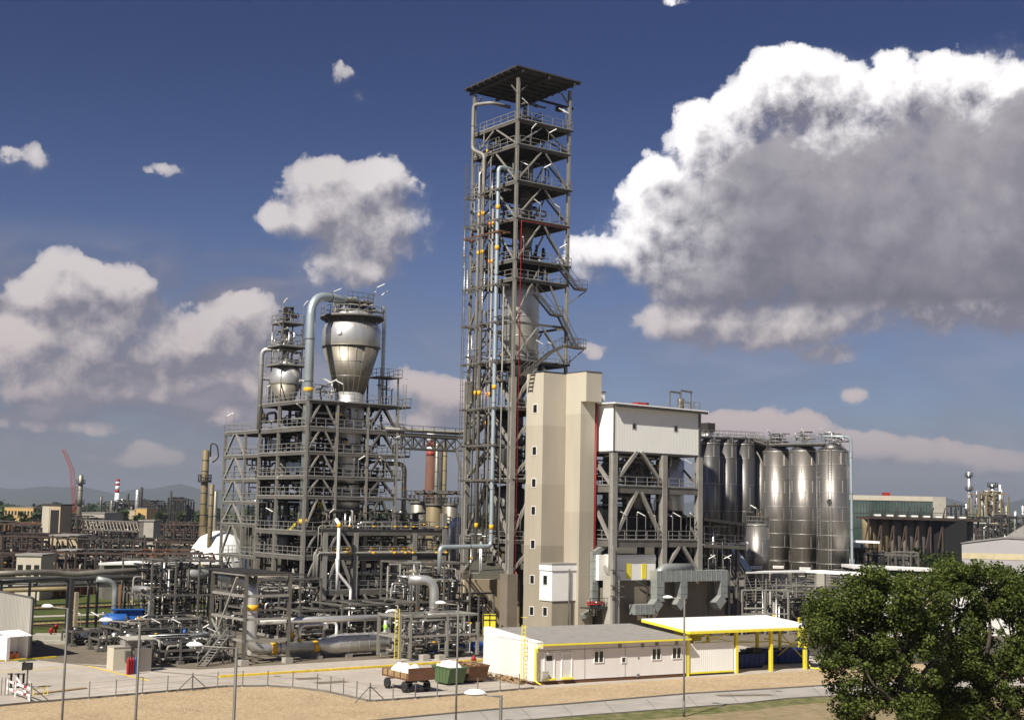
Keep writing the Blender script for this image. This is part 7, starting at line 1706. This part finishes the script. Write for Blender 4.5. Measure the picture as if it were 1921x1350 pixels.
def far_tree(label, x, yt, wpx, D, yb=None, cat='tree', group=None, size=.35, dens=26):
    c = far(x, 965, D); c.z = 0; w = wpx/FPX*D; h = zat(c, yt); t = thing('leafy_tree', label, cat, c, group); rr = random.Random(int(x*7+D))
    mb = MB(); mb.tube([c, c+UZ*h*.6], .25, 6, r2=.1); [mb.tube([c+UZ*h*.35, c+Vector((rr.uniform(-1, 1)*w*.3, rr.uniform(-1, 1)*w*.3, h*rr.uniform(.5, .8)))], .1, 5, r2=.04) for _ in range(4)]; mb.build('trunk', 'bark', t)
    cs = []
    for _ in range(16):
        a = rr.uniform(0, 2*pi); q = rr.random()**.5*w*.36; z = h*rr.uniform(.3, .84); cs.append(((c.x+q*cos(a), c.y+q*sin(a), z), w*rr.uniform(.13, .22)))
    cs.append(((c.x, c.y, h*.82), w*.16))
    leaf_mesh('crown', leaf_cloud(None, cs, dens/(w*w)*40, size, nr), 'leaf_far', t)
far_tree('dense green tree in front of the bunker row, right of the pipe deck', 1748, 1022, 70, 215, size=.28, dens=40)
far_tree('darker tree at the left of the grey hall, behind the first one', 1778, 1018, 52, 228, size=.28, dens=36)
far_tree('pointed green tree left of the dense one by the bunkers', 1722, 1005, 26, 235, size=.25, dens=30)
for i, (x, yt, w, D) in enumerate(((238, 948, 46, 560), (205, 953, 30, 600), (262, 955, 30, 590), (128, 955, 30, 560), (68, 947, 26, 620), (345, 953, 34, 640), (300, 955, 34, 620), (372, 953, 26, 640), (40, 955, 50, 560), (2, 947, 30, 520), (92, 955, 30, 600), (15, 956, 40, 540))):
    far_tree(['rounded tree clump under the striped chimney', 'low tree left of the chimney clump', 'low tree right of the chimney clump', 'tree behind the shaft building', 'tree at the right end of the long ochre building', 'tree under the distant black plant block', 'tree between the ochre block and the black plant', 'tree left of the tan columns on the horizon', 'broad tree in front of the long ochre building', 'tree at the very left edge of the horizon', 'tree just left of the shaft building', 'low broad tree at the left edge, before the ochre building'][i], x, yt, w, D, size=.9, dens=14)
mb = []; cs = []; rr = random.Random(2)
w_ = thing('distant_wood', 'continuous green tree line along the far horizon', 'wood', far(600, 965, 1500)); w_['kind'] = 'stuff'
for i in range(420):
    x = rr.uniform(-150, 2100); D = rr.uniform(1000, 1600); c = far(x, 965, D); cs.append(((c.x, c.y, rr.uniform(3, 9)), rr.uniform(5, 10)))
leaf_mesh('canopy', leaf_cloud(None, cs, .9, 2.6, nr), 'leaf_far', w_)
# big foreground tree (two stems)
def big_tree(label, base_px, D, clumps, limbs, seed):
    b = far(base_px[0], base_px[1], D); b.z = 0; t = thing('leafy_tree', label, 'tree', b); rr = random.Random(seed)
    hub = far(base_px[0], base_px[1], D)
    mb = MB(); fork = [far(x, y, D) for x, y in limbs[0]]
    mb.tube([b]+fork, .34, 10, r2=.14)
    for lb_ in limbs[1:]: mb.tube(rnd([far(x, y, D+dd) for (x, y, dd) in lb_], 1.0, 3), .13, 8, r2=.03)
    mb.build('trunk', 'bark', t)
    cs = []; tw_ = MB()
    for (x, y, rx, ry, n) in clumps:
        for _ in range(n):
            a = rr.uniform(0, 2*pi); q = rr.random()**.5; px, py = x+rx*q*cos(a), y+ry*q*sin(a); q *= rr.choice((1, 1, 1, 1.12)); px, py = x+rx*q*cos(a), y+ry*q*sin(a); dd = rr.uniform(-1, 1)*3.6*(1-q*.5)
            c = far(px, py, D+dd); cs.append(((c.x, c.y, c.z), rr.choice((.28, .4, .5, .6, .8))*rr.uniform(.9, 1.15)))
            if rr.random() < .5:
                e = far(x+(px-x)*.3, y+(py-y)*.3+20, D+dd*.4); tw_.tube([e, e.lerp(c, .5)+Vector((0, 0, .15)), c+UZ*.2], .045, 5, r2=.012)
    tw_.build('branch', 'bark_pale', t)
    leaf_mesh('crown', leaf_cloud(None, cs, 760, .082, nr), 'leaf', t)
    return t
D = 66
big_tree('large leafy tree filling the lower right corner, nearest to the camera on the left', (1703, 1420), D,
    [(1640, 1120, 60, 44, 34), (1575, 1140, 55, 40, 26), (1600, 1200, 70, 50, 36), (1700, 1130, 70, 48, 36), (1545, 1185, 26, 34, 10), (1570, 1240, 30, 24, 9), (1640, 1230, 60, 30, 20), (1700, 1200, 60, 50, 30), (1610, 1290, 34, 26, 9), (1625, 1330, 36, 26, 10), (1680, 1300, 36, 30, 10), (1600, 1325, 18, 20, 5), (1720, 1345, 40, 24, 12), (1524, 1165, 12, 16, 3), (1650, 1085, 20, 20, 6), (1700, 1092, 24, 20, 7), (1665, 1255, 30, 20, 6), (1740, 1270, 30, 20, 6)],
    [[(1700, 1300), (1690, 1240), (1680, 1180)], [(1705, 1350, 0), (1660, 1300, -1), (1640, 1288, -2), (1620, 1250, -2)], [(1695, 1270, 0), (1650, 1210, 1), (1600, 1170, 2)], [(1690, 1240, 0), (1730, 1180, -1), (1720, 1110, -1)], [(1700, 1300, 0), (1760, 1230, 1), (1780, 1180, 1)]], 5)
big_tree('large leafy tree at the right edge of the view, merging with its neighbour', (1850, 1430), D+5,
    [(1780, 1085, 40, 30, 18), (1800, 1120, 70, 46, 40), (1870, 1110, 60, 40, 34), (1930, 1130, 50, 50, 30), (1780, 1180, 70, 40, 30), (1900, 1180, 50, 40, 14), (1860, 1250, 70, 50, 40), (1930, 1260, 50, 70, 34), (1780, 1245, 50, 30, 16), (1790, 1310, 60, 40, 34), (1880, 1330, 70, 36, 40), (1750, 1290, 30, 30, 12), (1960, 1180, 40, 60, 20), (1820, 1170, 30, 20, 8), (1845, 1075, 30, 18, 9), (1742, 1340, 30, 20, 10)],
    [[(1850, 1340), (1850, 1280), (1840, 1220)], [(1850, 1300, 0), (1800, 1240, 1), (1780, 1170, 1), (1760, 1110, 1)], [(1845, 1260, 0), (1860, 1180, -1), (1850, 1120, -1)], [(1850, 1310, 0), (1910, 1240, 0), (1917, 1180, 1)]], 6)
# scattered shrubs beyond the canopy
# ================================================================== air
hz = MB(); hz.v = [Vector(p) for z in (-7, 230) for p in ((-13000, -150, z), (13000, -150, z), (13000, 15000, z), (-13000, 15000, z))]
hz.f = [(0, 3, 2, 1), (4, 5, 6, 7), (0, 1, 5, 4), (1, 2, 6, 5), (2, 3, 7, 6), (3, 0, 4, 7)]; hz.sm = [False]*6
hm_ = bpy.data.materials.new('air'); hm_.use_nodes = True; n_ = hm_.node_tree; n_.nodes.remove(n_.nodes['Principled BSDF'])
pv = n_.nodes.new('ShaderNodeVolumePrincipled'); pv.inputs['Density'].default_value = 9e-5; pv.inputs['Color'].default_value = (.75, .84, 1.0, 1); pv.inputs['Anisotropy'].default_value = .3
n_.links.new(pv.outputs[0], n_.nodes['Material Output'].inputs['Volume'])
tag(hz.build('haze', hm_), 'pale blue air between the plant and the hills', 'haze', kind='stuff')
# ================================================================== finish
for o in bpy.data.objects:
    if '_o' in o: del o['_o']
